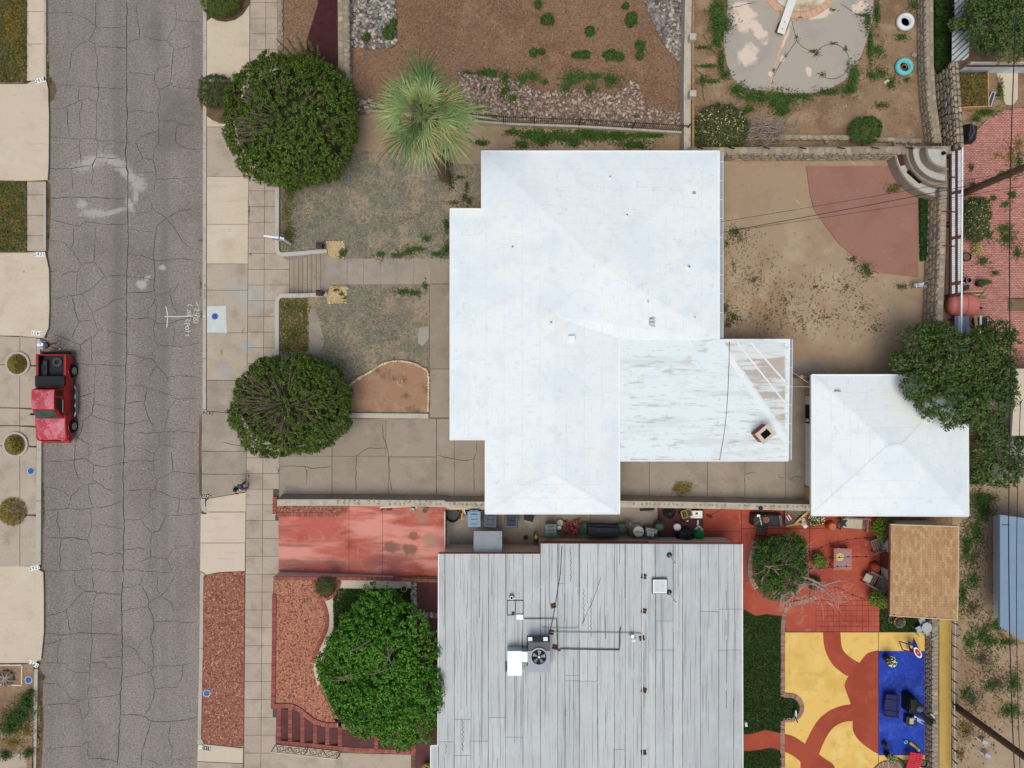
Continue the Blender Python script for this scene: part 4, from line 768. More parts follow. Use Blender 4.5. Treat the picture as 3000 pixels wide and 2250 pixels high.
stone_wall(se, [(2735, 1818), (2734, 2030), (2736, 2310)], 1.95, ZL, .3, (-1, 0), .15, .26, 'mortar')
wf = thing('wire_fence', 'thin wire fence on small iron posts along the yellow strip', 'fence', W(2789, 2030, 1.9))
def wfp(y, z): x = np.interp(y, [1815, 2050, 2260], [2789, 2787, 2789]); return Vec(W(x, y, z))
post0 = None
for i in range(14):
    p = wfp(1822+33.5*i, 1.9)
    q = MB().bar(p-Vec((0, 0, .05)), p+Vec((0, 0, .55)), .04, .04).bar(p+Vec((0, 0, .5)), p+Vec((-.22, .12, .6)), .035, .035).bd('post', 'black', wf)
for zz in (.2, .38, .55): MB().tube([wfp(1815+45*i, 1.9+zz)+Vec((ru(-.02, .02), 0, 0)) for i in range(11)], .014, 4).bd('wire', 'wire', wf)
MB().tube([wfp(1815+45*i, 1.9)+Vec((.14, 0, .05)) for i in range(11)], .04, 5).bd('pipe', 'pale_grey', wf)
def tri_roof(vs, faces):
    tr = [(f[0], f[i], f[i+1]) for f in faces for i in range(1, len(f)-1)]
    def zf(x, y):
        for t in tr:
            (x0, y0, z0), (x1, y1, z1), (x2, y2, z2) = (vs[k] for k in t)
            d = (y1-y2)*(x0-x2)+(x2-x1)*(y0-y2)
            if abs(d) < 1e-6: continue
            a = ((y1-y2)*(x-x2)+(x2-x1)*(y-y2))/d; b = ((y2-y0)*(x-x2)+(x0-x2)*(y-y2))/d; c = 1-a-b
            if min(a, b, c) > -.004: return a*z0+b*z1+c*z2
        return None
    return zf
def roof_mesh(vs, faces, name, m, parent, thick=.16, loop=None):
    mb = MB(); pts = {k: W(*v) for k, v in vs.items()}
    ks = list(vs); mb.add([pts[k] for k in ks], [tuple(ks.index(k) for k in f) for f in faces])
    if loop:
        for a, b in zip(loop, loop[1:]+loop[:1]):
            p, q = Vec(pts[a]), Vec(pts[b]); d = Vec((0, 0, thick)); mb.add([p, q, q-d, p-d], [(0, 1, 2, 3)])
        mb.add([Vec(pts[k])-Vec((0, 0, thick)) for k in loop], [tuple(range(len(loop)))])
    return mb.bd(name, m, parent)
def on_roof(lines, zf, w, h, m=None, step=10):
    m = m or MB()
    for (x0, y0), (x1, y1) in lines:
        d = math.hypot(x1-x0, y1-y0); k = max(2, int(d/step)); nx, ny = -(y1-y0)/d*w/2, (x1-x0)/d*w/2; prev = None
        for i in range(k+1):
            x, y = x0+(x1-x0)*i/k, y0+(y1-y0)*i/k; z = zf(x, y)
            if z is None: prev = None; continue
            cur = (W(x+nx, y+ny, z+h), W(x-nx, y-ny, z+h))
            if prev: m.add([prev[0], prev[1], cur[1], cur[0]], [(0, 1, 2, 3)])
            prev = cur
    return m
def eaves(loop, parent, m='fascia', w=.07, h=.2, up=.03):
    for a, b in zip(loop, loop[1:]+loop[:1]):
        p, q = Vec(W(*a)), Vec(W(*b)); p.z += up-h/2; q.z += up-h/2
        MB().bar(p, q, w, h).bd('fascia', m, parent)
E = 3.95
hs = thing('house', 'large single storey house under one broad white hipped roof in the middle', 'house', W(1700, 950, ZL))
V = {'A': (1411, 443, E), 'B': (2107, 443, E), 'C': (2107, 993, E), 'D': (1815, 993, E), 'E': (1815, 1505, E), 'F': (1422, 1505, E), 'G': (1422, 1288, E), 'H': (1319, 1288, E-.22), 'I': (1319, 612, E-.22), 'J': (1411, 612, E),
     'P': (1765, 780, E+.74), 'Q': (1622, 925, E+.5), 'R': (1620, 1388, E+.46)}
FC = [('A', 'B', 'P'), ('B', 'C', 'P'), ('C', 'D', 'Q', 'P'), ('D', 'E', 'R', 'Q'), ('E', 'F', 'R'), ('F', 'G', 'R'), ('G', 'Q', 'R'), ('G', 'H', 'Q'), ('H', 'I', 'Q'), ('I', 'J', 'P'), ('I', 'P', 'Q'), ('J', 'A', 'P')]
LO = list('ABCDEFGHIJ')
zH = tri_roof(V, FC)
rf = roof_mesh(V, FC, 'roof', 'white_roof', hs, loop=LO)
lines = []
for y in (495, 548, 601, 654, 707):
    t = (y-443)/(780-443); lines.append(((1411+t*354+6, y), (2107-t*342-6, y)))
for x in (2055, 2003, 1951, 1899, 1847):
    t = (2107-x)/(2107-1765); lines.append(((x, 443+t*337+6), (x, 990)))
for x in (1373, 1425, 1477, 1530, 1582): lines.append(((x, 640), (x, 1280)))
for x in (1660, 1712, 1764): lines.append(((x, 940), (x, 1440)))
for x in (1477, 1530, 1582): lines.append(((x, 1290), (x, 1440)))
for y in (1420, 1460): lines.append(((1460, y), (1780, y)))
on_roof(lines, zH, 1.4, .006).bd('seam', 'roof_seam', rf, kind='stuff')
for q in (((1411, 443), (1763, 778)), ((2107, 443), (1767, 778)), ((1763, 782), (1624, 923)), ((1622, 928), (1620, 1386)), ((1618, 1390), (1430, 1500)), ((1622, 1390), (1808, 1500)), ((1319, 1288), (1425, 1190))): on_roof([q], zH, 9, .012).bd('ridge_cap', 'white_roof', rf)
loop = [V[k] for k in LO]
for a, b in list(zip(loop, loop[1:]+loop[:1])):
    if a[:2] in ((2107, 993),) : continue
    p, q = Vec(W(*a)), Vec(W(*b)); dz = Vec((0, 0, -.07)); MB().bar(p+dz, q+dz, .06, .2).bd('fascia', 'fascia', hs)
V2 = {'D': (1815, 993, E-.02), 'S': (2098, 993, E-.06), 'K': (2312, 993, E-.3), 'N': (2308, 1300, E-.3), 'L': (2308, 1350, E-.36), 'M': (1815, 1350, E-.12)}
rw = roof_mesh(V2, [('D', 'S', 'N', 'L', 'M'), ('S', 'K', 'N')], 'rear_roof', 'worn_roof', hs, loop=['D', 'S', 'K', 'N', 'L', 'M'])
zR = tri_roof(V2, [('D', 'S', 'N', 'L', 'M'), ('S', 'K', 'N')])
mb = MB(); vt = [(2122, 1004), (2300, 1004), (2300, 1262)]; mb.add([W(x, y, zR(x, y)+.006) for x, y in vt], [(0, 1, 2)]); mb.bd('brown_panel', 'brown_roof', rw)
on_roof([((2098, 990), (2306, 1296))], zR, 16, .014).bd('hip_cap', 'white_roof', rw)
for q in (((2160, 1004), (2300, 1180)), ((2200, 1004), (2302, 1120))): on_roof([q], zR, 5, .016).bd('hip_cap', 'white_roof', rw)
on_roof([((1822, y), (2290 if y > 1250 else 2110+(y-1010)*.66, y)) for y in range(1030, 1345, 26)], zR, 1.2, .008).bd('seam', 'roof_seam', rw, kind='stuff')
l2 = [V2[k] for k in ('K', 'L', 'M')]
for a, b in zip(l2, l2[1:]): p, q = Vec(W(*a)), Vec(W(*b)); dz = Vec((0, 0, -.06)); MB().bar(p+dz, q+dz, .06, .18).bd('fascia', 'fascia', hs)
def gutter(a, b):
    p, q = Vec(W(*a)), Vec(W(*b)); d = (q-p).normalized(); s = Vec((-d.y, d.x, 0))
    if s.x < 0 or (abs(s.x) < .1 and s.y < 0): s = -s
    m = MB(); dz = Vec((0, 0, -.1))
    m.bar(p+s*.09+dz, q+s*.09+dz, .14, .02); m.mi = 1; m.bar(p+s*.17+dz*.5, q+s*.17+dz*.5, .02, .12); m.mi = 0
    o = m.bd('gutter', ['gutter_dark', 'fascia'], hs); n = int((q-p).length/1.0)
    for i in range(n): c = p+d*(i+.5)+s*.09+Vec((0, 0, -.02)); MB().box(c, (.17, .025, .02) if abs(d.y) > .5 else (.025, .17, .02)).bd('strap', 'fascia', o)
gutter((2109, 446, E-.02), (2109, 990, E-.02)); gutter((2116, 992, E-.25), (2310, 992, E-.28)); gutter((2313, 994, E-.3), (2309, 1348, E-.34))
walls = MB()
for q in (rect(1428, 462, 2085, 1270), rect(1340, 632, 1428, 1268), rect(1440, 1270, 1795, 1484), ): walls.prism([(p[0], p[1]) for p in P(q, E)], ZL-.1, E-.3)
for q in (rect(2086, 1015, 2285, 1330), rect(1796, 1271, 2084, 1330)): walls.prism([(p[0], p[1]) for p in P(q, E)], ZL-.1, E-.62)
walls.bd('wall', 'house_wall', hs)
for (x, y, w, d) in ((1340, 720, .06, 1.8), (1340, 1000, .06, 2.2), (1340, 1180, .06, 1.4)):
    c = W(x, y, E); o = MB().box((c[0]-.02, c[1], 2.6), (w, d, 1.2)).bd('window', 'white_panel', hs); MB().box((c[0]-.05, c[1], 2.6), (w, d-.2, 1.0)).bd('pane', 'glass_dark', o)
c = W(1340, 795, E); o = MB().box((c[0]-.03, c[1], ZL+1.05), (.08, 1.0, 2.1)).bd('door', 'brown_wood', hs)
def vent(x, y, r, h, m='fascia', top='void'):
    z = (zH(x, y) or zR(x, y)); c = Vec(W(x, y, z)); b = MB().lathe(c, [(r*2.6, 0), (r*1.6, .05), (r, .07), (r, h)], 10).bd('vent_pipe', m, hs)
    MB().lathe(c+Vec((0, 0, h)), [(r*.8, 0), (r*.8, .012)], 8).bd('bore', top, b)
for x, y, r in ((1787, 521, .035), (1836, 633, .035), (2016, 783, .055), (1897, 885, .03), (1614, 946, .035), (2034, 931, .03)): vent(x, y, r, .26)
c = Vec(W(2033, 565, zH(2033, 565))); MB().box(c+Vec((0, 0, .03)), (.16, .14, .06)).bd('patch', 'gutter_dark', hs)
c = Vec(W(1502, 722, zH(1502, 722))); MB().lathe(c+Vec((0, 0, .005)), [(.07, 0), (.05, .015)], 7).bd('patch', 'gutter_dark', hs)
c = Vec(W(1674, 991, zH(1674, 991))); MB().box(c+Vec((0, 0, .1)), (.34, .26, .26)).bd('vent_box', 'fascia', hs, bevel=.03)
c = Vec(W(1908, 945, zH(1908, 945))); o = MB().box(c+Vec((0, 0, .14)), (.24, .3, .3)).bd('vent_hood', 'gutter', hs, bevel=.02)
for s in (-1, 1): MB().bar(c+Vec((.0, .2*s, .2)), c+Vec((.12, .2*s, .1)), .06, .16).bd('louvre', 'gutter', o)
MB().box(c+Vec((-.02, 0, .302)), (.26, .04, .02)).box(c+Vec((-.02, .2, .2)), (.2, .02, .02)).bd('cap', 'ac_dark', o)
cz = zR(2228, 1268); c = Vec(W(2226, 1268, cz)); M45 = Matrix.Rotation(R(40), 3, 'Z')
ch = MB().box(c+Vec((0, 0, .35)), (.78, .58, 1.0), M=M45).bd('chimney', 'brick', hs)
for i in range(9):
    for s in (-1, 1):
        for ax in (0, 1):
            L, D = (.78, .58) if ax == 0 else (.58, .78)
            off = M45 @ (Vec((0, s*(D/2+.006), 0)) if ax == 0 else Vec((s*(D/2+.006), 0, 0)))
            for j in range(3):
                t = (j-1)*.24+(.08 if i % 2 else 0); tv = M45 @ (Vec((t, 0, 0)) if ax == 0 else Vec((0, t*.75, 0)))
                if abs(t) < L/2-.1:
                    b_ = MB().box(c+off+tv+Vec((0, 0, .05+i*.09)), ((.2, .02, .07) if ax == 0 else (.02, .17, .07)), M=M45).bd('brick', 'brick', ch)
mb = MB(); t0 = c+Vec((0, 0, .86))
for d, s in (((.0, .26), (.86, .16)), ((.0, -.26), (.86, .16)), ((.33, 0), (.2, .36)), ((-.33, 0), (.2, .36))): mb.box(t0+M45 @ Vec((d[0], d[1], 0)), (s[0], s[1], .08), M=M45)
mb.bd('crown', 'pink_concrete', ch)
MB().box(t0+Vec((0, 0, -.02)), (.48, .37, .04), M=M45).bd('flue', 'void', ch)
cb = thing('cable', 'slack black cable lying across the worn rear roof', 'cable', W(2130, 1150, E))
MB().tube([Vec(W(x, y, (zR(x, y) or E)+.03)) for x, y in ((2137, 1000), (2136, 1060), (2133, 1140), (2129, 1200), (2123, 1260), (2115, 1310), (2108, 1348))], .014, 5).bd('wire', 'wire', cb)
ga = thing('garage', 'square white roofed garage behind the house with a low hipped roof', 'garage', W(2600, 1300, ZL))
G0 = 3.75
VG = {'a': (2378, 1098, G0), 'b': (2835, 1098, G0), 'c': (2837, 1512, G0), 'd': (2378, 1510, G0), 'e': (2605, 1306, G0+.75), 'f': (2643, 1304, G0+.75)}
FG = [('a', 'b', 'f', 'e'), ('b', 'c', 'f'), ('c', 'd', 'e', 'f'), ('d', 'a', 'e')]
gr = roof_mesh(VG, FG, 'roof', 'white_roof', ga, loop=list('abcd')); zG = tri_roof(VG, FG)
for q in (((2378, 1098), (2603, 1304)), ((2835, 1098), (2645, 1302)), ((2837, 1512), (2645, 1306)), ((2378, 1510), (2603, 1308)), ((2607, 1306), (2641, 1304))): on_roof([q], zG, 8, .012).bd('ridge_cap', 'white_roof', gr)
L_ = []
for i, k in enumerate((.25, .5, .75)):
    L_ += [((2378+227*k, 1098+208*k), (2835-192*k, 1098+206*k)), ((2378+227*k, 1510-204*k), (2837-194*k, 1512-208*k)), ((2378+227*k, 1098+208*k), (2378+227*k, 1510-204*k)), ((2835-192*k, 1098+206*k), (2837-194*k, 1512-208*k))]
on_roof(L_, zG, 1.4, .007).bd('seam', 'roof_seam', gr, kind='stuff')
lp = [VG[k] for k in 'abcd']
for a, b in zip(lp, lp[1:]+lp[:1]): p, q = Vec(W(*a)), Vec(W(*b)); dz = Vec((0, 0, -.07)); MB().bar(p+dz, q+dz, .06, .2).bd('fascia', 'fascia', ga)
xw = W(2361, 0, ZL)[0]; yt, yb = W(0, 1112, G0)[1], W(0, 1496, G0)[1]; xe = W(2820, 0, G0)[0]
MB().box(((xw+xe)/2, (yt+yb)/2, (ZL+G0-.1)/2), (xe-xw, yt-yb, G0-.15-ZL)).bd('wall', 'house_wall', ga)
def gface(y0, y1, z0, z1, d, nm, m, par=ga): a, b = W(0, y0, ZL)[1], W(0, y1, ZL)[1]; return MB().box((xw-d/2, (a+b)/2, (z0+z1)/2), (d, abs(a-b), z1-z0)).bd(nm, m, par)
gface(1118, 1156, ZL, 3.4, .1, 'quoin', 'gold_brick'); gface(1424, 1470, ZL, 3.4, .1, 'quoin', 'gold_brick')
for y0, y1 in ((1160, 1184), (1240, 1300), (1301, 1361), (1362, 1421)): gface(y0, y1, ZL+.03, 3.3, .05, 'door_panel', 'white_panel')
gface(1186, 1238, ZL+.05, 3.3, .06, 'dark_door', 'black'); gface(1226, 1234, ZL+.3, ZL+.55, .14, 'meter', 'white_panel')
c = W(2452, 1146, zG(2452, 1146)); MB().box((c[0], c[1], c[2]+.08), (.3, .06, .16)).bd('vent', 'gutter_dark', ga)
gt = thing('gate', 'small tan framed gate between the rear wing and the garage', 'gate', W(2345, 1105, ZL))
for x in (2320, 2370): c = W(x, 1104, ZL); MB().box((c[0], c[1], ZL+.7), (.16, .16, 1.4)).bd('post', 'gold_brick', gt)
a, b = W(2320, 1104, ZL), W(2370, 1104, ZL)
for z in (.2, 1.15): MB().bar((a[0], a[1], ZL+z), (b[0], b[1], ZL+z), .05, .06).bd('rail', 'gold_brick', gt)
for i in range(9): x = a[0]+(b[0]-a[0])*(i+.5)/9; MB().bar((x, a[1], ZL+.1), (x, a[1], ZL+1.25), .025, .025).bd('bar', 'dark_metal', gt)
for p in (((2310, 1082), (2366, 1120)), ((2310, 1132), (2374, 1133))):
    t = thing('cable', ('slanting' if p[0][1] < 1100 else 'level')+' pale cable strung from the rear wing to the garage', 'cable', W(*p[0], 3.5)); MB().tube([W(*p[0], 3.6), W((p[0][0]+p[1][0])/2, (p[0][1]+p[1][1])/2, 3.4), W(*p[1], 3.5)], .015, 5).bd('wire', 'pale_grey', t)
nh = thing('house', 'long flat roofed house covered with striped grey roofing strips', 'house', W(1720, 1950, ZL))
N0 = 3.7
outl = [(1285, 1621), (1583, 1621), (1583, 1591), (2174, 1593), (2176, 2330), (1262, 2330), (1262, 2184), (1283, 2184)]
sheet('roof_deck', outl, N0-.03, 'roof_tar', .25, nh)
xs = [1285, 1331, 1380, 1431, 1481, 1532, 1583, 1634, 1655, 1697, 1751, 1800, 1832, 1880, 1920, 1972, 2000, 2052, 2106, 2174]
brk = {0: [2174], 1: [2108, 2214], 2: [2172, 2330], 3: [2103], 4: [2160], 7: [1710], 8: [1980, 1995], 9: [1996], 11: [2196], 14: [1820, 1905], 17: [1792], 18: [1905, 1785]}
r_ = random.Random(5)
for i, (a, b) in enumerate(zip(xs, xs[1:])):
    y0 = 1622 if b <= 1584 else 1593; cuts = sorted([y for y in brk.get(i, []) if y > y0+20]); ed = [y0]+cuts+[2330]
    for j, (c_, d_) in enumerate(zip(ed, ed[1:])):
        sheet('roofing_strip', [(a+.5, c_), (b-.5+r_.uniform(-.3, .3), c_), (b-.5, d_-1.0), (a+.5, d_-1.0)], N0+.006+.006*((i+j) % 2), 'grey_roofing', .02, nh)
sheet('roofing_strip', [(1263, 2186), (1284, 2186), (1284, 2330), (1263, 2330)], N0+.014, 'grey_roofing', .02, nh)
mb = MB()
for a in xs[1:-1]+[1302, 1350, 1367, 1404, 1458, 1508, 1560, 1608, 1680, 1722, 1775, 1816, 1856, 1900, 1945, 1988, 2026, 2076, 2128, 2150]:
    y = 1623 if a < 1584 else 1595
    while y < 2260:
        ln = r_.uniform(40, 190)
        if r_.random() < .7: x = a+r_.uniform(-1.2, 1.2); w = r_.choice((.6, .7, .8, 1.0, 1.2, 1.7)); mb.add([W(x-w/2, y, N0+.016), W(x+w/2, y, N0+.016), W(x+w/2+r_.uniform(-.4, .4), y+ln, N0+.016), W(x-w/2, y+ln, N0+.016)], [(0, 1, 2, 3)])
        y += ln+r_.uniform(0, 30)
mb.bd('tar_line', 'tar_line', nh, kind='stuff')
mb = MB()
for (x0, y0, n, dx) in ((1710, 1725, 16, 9), (1732, 1750, 18, 9), (1656, 2075, 4, 9), (1672, 1600, 16, 8), (1356, 2110, 14, 8), (1306, 2180, 5, 6)):
    pts = [(x0+r_.uniform(-1, 1)+(dx*.25 if i % 2 else -dx*.25), y0+i*7) for i in range(n)]; crack_mesh([pts], N0+.02, 1, 1.8, mb)
crack_mesh([[(1760, 1690), (1752, 1716), (1744, 1740), (1732, 1770), (1718, 1800), (1704, 1832)]], N0+.02, 1, 1.6, mb)
mb.bd('crack_seal', 'roof_tar', nh, kind='stuff')
for a, b in zip(outl, outl[1:]+outl[:1]):
    if a[1] > 2300 and b[1] > 2300: continue
    p, q = Vec(W(*a, N0)), Vec(W(*b, N0)); MB().bar(p+Vec((0, 0, -.06)), q+Vec((0, 0, -.06)), .05, .2).bd('drip_edge', 'maroon' if a[1] < 1630 and b[1] < 1630 else 'fascia', nh)
ww = MB()
ww.prism([(p[0], p[1]) for p in P([(1300, 1622), (1583, 1622), (1583, 2320), (1300, 2320)], N0-.2)], ZL-.1, N0-.25)
ww.prism([(p[0], p[1]) for p in P([(1583.5, 1600), (2160, 1600), (2160, 2320), (1583.5, 2320)], N0-.2)], ZL-.1, N0-.25)
ww.bd('wall', 'tan_wall', nh)
a, b = W(1584, 1589, 3.45), W(1900, 1590, 3.45); MB().bar((a[0], a[1], 3.45), (b[0], b[1], 3.45), .1, .2).bd('beam', 'dark_maroon', nh)
q = [Vec(W(1388, 1556, 2.55)), Vec(W(1471, 1556, 2.55)), Vec(W(1471, 1618, 3.35)), Vec(W(1387, 1618, 3.35))]
an = bpy.data.objects.new('awning', None); C.objects.link(an); an.parent = nh
for i in range(7):
    t0_, t1_ = i/7, (i+.93)/7
    v = [q[0].lerp(q[3], t0_), q[1].lerp(q[2], t0_), q[1].lerp(q[2], t1_)+Vec((0, 0, .02)), q[0].lerp(q[3], t1_)+Vec((0, 0, .02))]
    MB().add(v+[p-Vec((0, 0, .04)) for p in v], [(0, 1, 2, 3), (7, 6, 5, 4), (0, 4, 5, 1), (2, 6, 7, 3), (0, 3, 7, 4), (1, 5, 6, 2)]).bd('slat', 'awning', an)
for s in (0, 1): MB().bar(q[s]-Vec((0, 0, .06)), q[3-s]-Vec((0, 0, .06)), .05, .05).bd('bracket', 'dark_metal', an)
c = W(1612, 1580, ZL); wn = MB().box((c[0], c[1]-.08, ZL+.75), (1.05, .06, 1.0)).bd('window', 'white_panel', nh)
for i in range(4): MB().bar((c[0]-.5, c[1], ZL+.4+.25*i), (c[0]+.5, c[1], ZL+.4+.25*i), .03, .03).bd('bar', 'maroon', wn)
NZ = N0+.015
ac = thing('air_conditioner', 'boxy grey rooftop unit with a round fan grille on the striped roof', 'air conditioner', W(1580, 1925, NZ))
x0, y0 = W(1546, 1865, NZ)[:2]; x1, y1 = W(1608, 1948, NZ)[:2]
MB().box(((x0+x1)/2, (y0+y1)/2+.06, NZ+.5), (abs(x1-x0), abs(y1-y0), .92)).bd('cabinet', 'ac_dark', ac, bevel=.02)
cx, cy = W(1579, 1924, NZ+1)[:2]
cap = MB(); cap.box(((x0+x1)/2, (y0+y1)/2-.18, NZ+.985), (abs(x1-x0)+.04, abs(y1-y0)-.4, .06)); cap.bd('top', 'ac_grey', ac, bevel=.02)
MB().lathe((cx, cy, NZ+1.015), [(.48, 0), (.48, .03), (.40, .035), (.38, .01)], 28).bd('fan_ring', 'ac_grey', ac)
fan = MB().lathe((cx, cy, NZ+1.02), [(.39, 0), (.39, .012)], 24).bd('fan_well', 'void', ac)
for k in range(5):
    a = 2*math.pi*k/5+.3; v = [Vec((cos(a+d)*r, sin(a+d)*r, z)) for r, d, z in ((.07, -.4, .05), (.35, -.36, .06), (.36, .22, .035), (.08, .4, .035))]
    MB().add([p+Vec((cx, cy, NZ+1.0)) for p in v]+[p+Vec((cx, cy, NZ+.99)) for p in v], [(0, 1, 2, 3), (7, 6, 5, 4), (0, 4, 5, 1), (1, 5, 6, 2), (2, 6, 7, 3), (3, 7, 4, 0)]).bd('blade', 'fan_blade', fan)
MB().lathe((cx, cy, NZ+1.03), [(.06, 0), (.05, .04)], 10).bd('hub', 'white', fan)
g_ = MB()
for k in range(1, 6): g_.tube([(cx+.066*k*cos(t*.2618), cy+.066*k*sin(t*.2618), NZ+1.075) for t in range(25)], .005, 4)
g_.bd('guard', 'ac_dark', fan)
for x in (1553, 1598): c = W(x, 1868, NZ+.9); MB().box((c[0], c[1]-.05, NZ+.965), (.22, .2, .02)).bd('label', 'plate_white', ac)
MB().box(((x0+x1)/2, (y0+y1)/2, NZ+.03), (abs(x1-x0)+.1, abs(y1-y0)+.1, .06)).bd('curb', 'roof_tar', ac)
du = thing('duct', 'bright sheet metal duct box joined to the west side of the rooftop unit', 'duct', W(1510, 1945, NZ))
x0, y0 = W(1486, 1905, NZ+.6)[:2]; x1, y1 = W(1530, 1978, NZ+.6)[:2]
MB().box(((x0+x1)/2, (y0+y1)/2, NZ+.35), (abs(x1-x0), abs(y1-y0), .7)).bd('box', 'bright_steel', du, bevel=.02)
x2 = W(1547, 0, NZ+.6)[0]; ya, yb = W(0, 1908, NZ+.6)[1], W(0, 1938, NZ+.6)[1]
MB().box(((x1+x2)/2, (ya+yb)/2, NZ+.38), (abs(x2-x1)+.02, abs(ya-yb), .6)).bd('elbow', 'bright_steel', du)
for k in range(7):
    c = W(1532+ru(-2, 3), 1942+4*k, NZ); MB().ball((c[0], c[1], NZ+.04), .06, 6, 4).bd('sealant', 'white', du); c = W(1484+ru(-3, 1), 1940+4*k, NZ); MB().ball((c[0], c[1], NZ+.04), .055, 6, 4).bd('sealant', 'ac_dark', du)
sk = thing('skylight', 'square white framed skylight on the striped roof', 'skylight', W(1931, 1715, NZ))
c = sk.location; MB().box((c.x, c.y, NZ+.08), (.8, .8, .16)).bd('curb', 'ac_dark', sk); MB().box((c.x, c.y, NZ+.18), (.72, .72, .06)).bd('frame', 'fascia', sk, bevel=.01)
MB().box((c.x, c.y, NZ+.215), (.6, .6, .02)).bd('dome', 'gutter', sk, bevel=.01)
def mast(x, y, x2, y2, label, m='white', h=1.3):
    t = thing('vent_pipe', label, 'pipe', W(x, y, NZ)); a = Vec(W(x, y, NZ)); b = Vec(W(x2, y2, NZ+h))
    MB().lathe(a, [(.16, 0), (.1, .06), (.05, .1)], 8).bd('flashing', 'roof_tar', t); MB().tube([a, b], .035, 6).bd('pipe', m, t); return t
mast(1961, 1626, 1982, 1655, 'white leaning pipe rising near the north edge of the striped roof'); mast(1960, 1735, 1982, 1768, 'white leaning pipe rising beside the skylight')
t = thing('vent_pipe', 'short open steel flue pipe near the small tarred patch', 'pipe', W(1499, 1747, NZ)); c = t.location
MB().lathe(c, [(.16, 0), (.1, .04), (.09, .3)], 12).bd('pipe', 'steel', t); MB().lathe(c+Vec((0, 0, .3)), [(.07, 0), (.07, .01)], 10).bd('bore', 'void', t)
t = thing('roof_vent', 'white topped steel vent beside the long grey pipe', 'vent', W(1850, 1858, NZ)); c = t.location
MB().lathe(c, [(.14, 0), (.1, .05), (.09, .35)], 12).bd('pipe', 'steel', t); MB().lathe(c+Vec((.1, -.25, .1)), [(.1, 0), (.12, .08), (.04, .16)], 10).bd('cap', 'white', t)
def pipes(name, label, pts, r, m, z=.08):
    t = thing(name, label, 'pipe', W(*pts[0], NZ)); MB().tube([W(x, y, NZ+z) for x, y in pts], r, 5).bd('pipe', m, t); return t
pipes('gas_pipe', 'rusty gas pipe running east from the rooftop unit with an upright end', [(1633, 1905), (1640, 1905), (1642, 1901), (1700, 1902), (1815, 1904), (1816, 1890), (1816, 1850), (1819, 1838)], .03, 'rusty')
pipes('conduit', 'dark bent conduit from the tar patch to the rooftop unit', [(1535, 1813), (1580, 1813), (1630, 1813), (1632, 1860), (1634, 1906), (1642, 1907)], .022, 'rusty')
pipes('conduit', 'long grey conduit running east from the rooftop unit', [(1612, 1852), (1700, 1853), (1800, 1854), (1877, 1856), (1880, 1862)], .022, 'steel')
pipes('conduit', 'thin blue grey conduit north of the long grey one', [(1588, 1838), (1610, 1840), (1690, 1841), (1694, 1836)], .014, 'blue_grey_roof')
pipes('conduit', 'thin pipe line running south down the striped roof past small blocks', [(1885, 1640), (1884, 1700), (1881, 1860), (1882, 1990), (1883, 2110), (1883, 2250)], .022, 'steel')
pipes('conduit', 'rusty conduit slanting north from the rooftop unit to the wall', [(1612, 1850), (1624, 1790), (1636, 1715), (1642, 1680), (1646, 1600)], .018, 'rusty')
k = 0
PSL = ['rusty pipe block nearest the skylight on the thin pipe line', 'rusty pipe block on the thin line level with the tarred rectangle', 'rusty pipe block beside the white topped vent', 'rusty pipe block alone on the line well south of the vent', 'southernmost rusty pipe block on the thin line',
       'rusty pipe block on the slanting conduit north of the rooftop unit', 'rusty pipe block touching the north east corner of the rooftop unit', 'rusty pipe block under the gas pipe just east of the rooftop unit']
for x, y in ((1885, 1692), (1885, 1793), (1881, 1873), (1885, 2025), (1886, 2208), (1622, 1778), (1614, 1856), (1625, 1899)):
    b = thing('pipe_support', PSL[k], 'block', W(x, y, NZ), rz=ru(-.3, .3), group='pipe supports on the striped roof')
    m = MB(); m.box((0, 0, .03), (.28, .1, .06)).box((0, .14, .03), (.28, .1, .06)); m.bd('block', 'rusty').parent = b; k += 1
t = thing('roof_patch', 'tarred rectangle outline with a small hatch west of the rooftop unit', 'patch', W(1510, 1790, NZ))
for a, b in (((1486, 1759), (1534, 1759)), ((1486, 1759), (1486, 1802)), ((1510, 1759), (1510, 1802)), ((1486, 1802), (1503, 1802)), ((1533, 1759), (1533, 1812))): MB().bar(W(*a, NZ+.01), W(*b, NZ+.01), .04, .02).bd('tar_strip', 'roof_tar', t)
c = W(1523, 1806, NZ); MB().box((c[0], c[1], NZ+.05), (.34, .24, .1)).bd('hatch', 'steel', t); c = W(1503, 1797, NZ); MB().ball((c[0], c[1], NZ+.06), .09, 7, 5).bd('lump', 'roof_tar', t)
sh = thing('shed', 'small shed with a tan asphalt shingle roof by the red patio', 'shed', W(2700, 1680, ZL))
S0, S1 = 3.55, 3.75
zSh = lambda x, y: S0+(S1-S0)*(x-2607)/200
sheet('roof_deck', [(2607, 1536), (2806, 1542), (2803, 1815), (2603, 1802)], lambda x, y: zSh(x, y)-.02, 'shingle_gap', .12, sh)
cnt = 0; extra = MB(); r_ = random.Random(3)
ncol, nrow = 25, 18
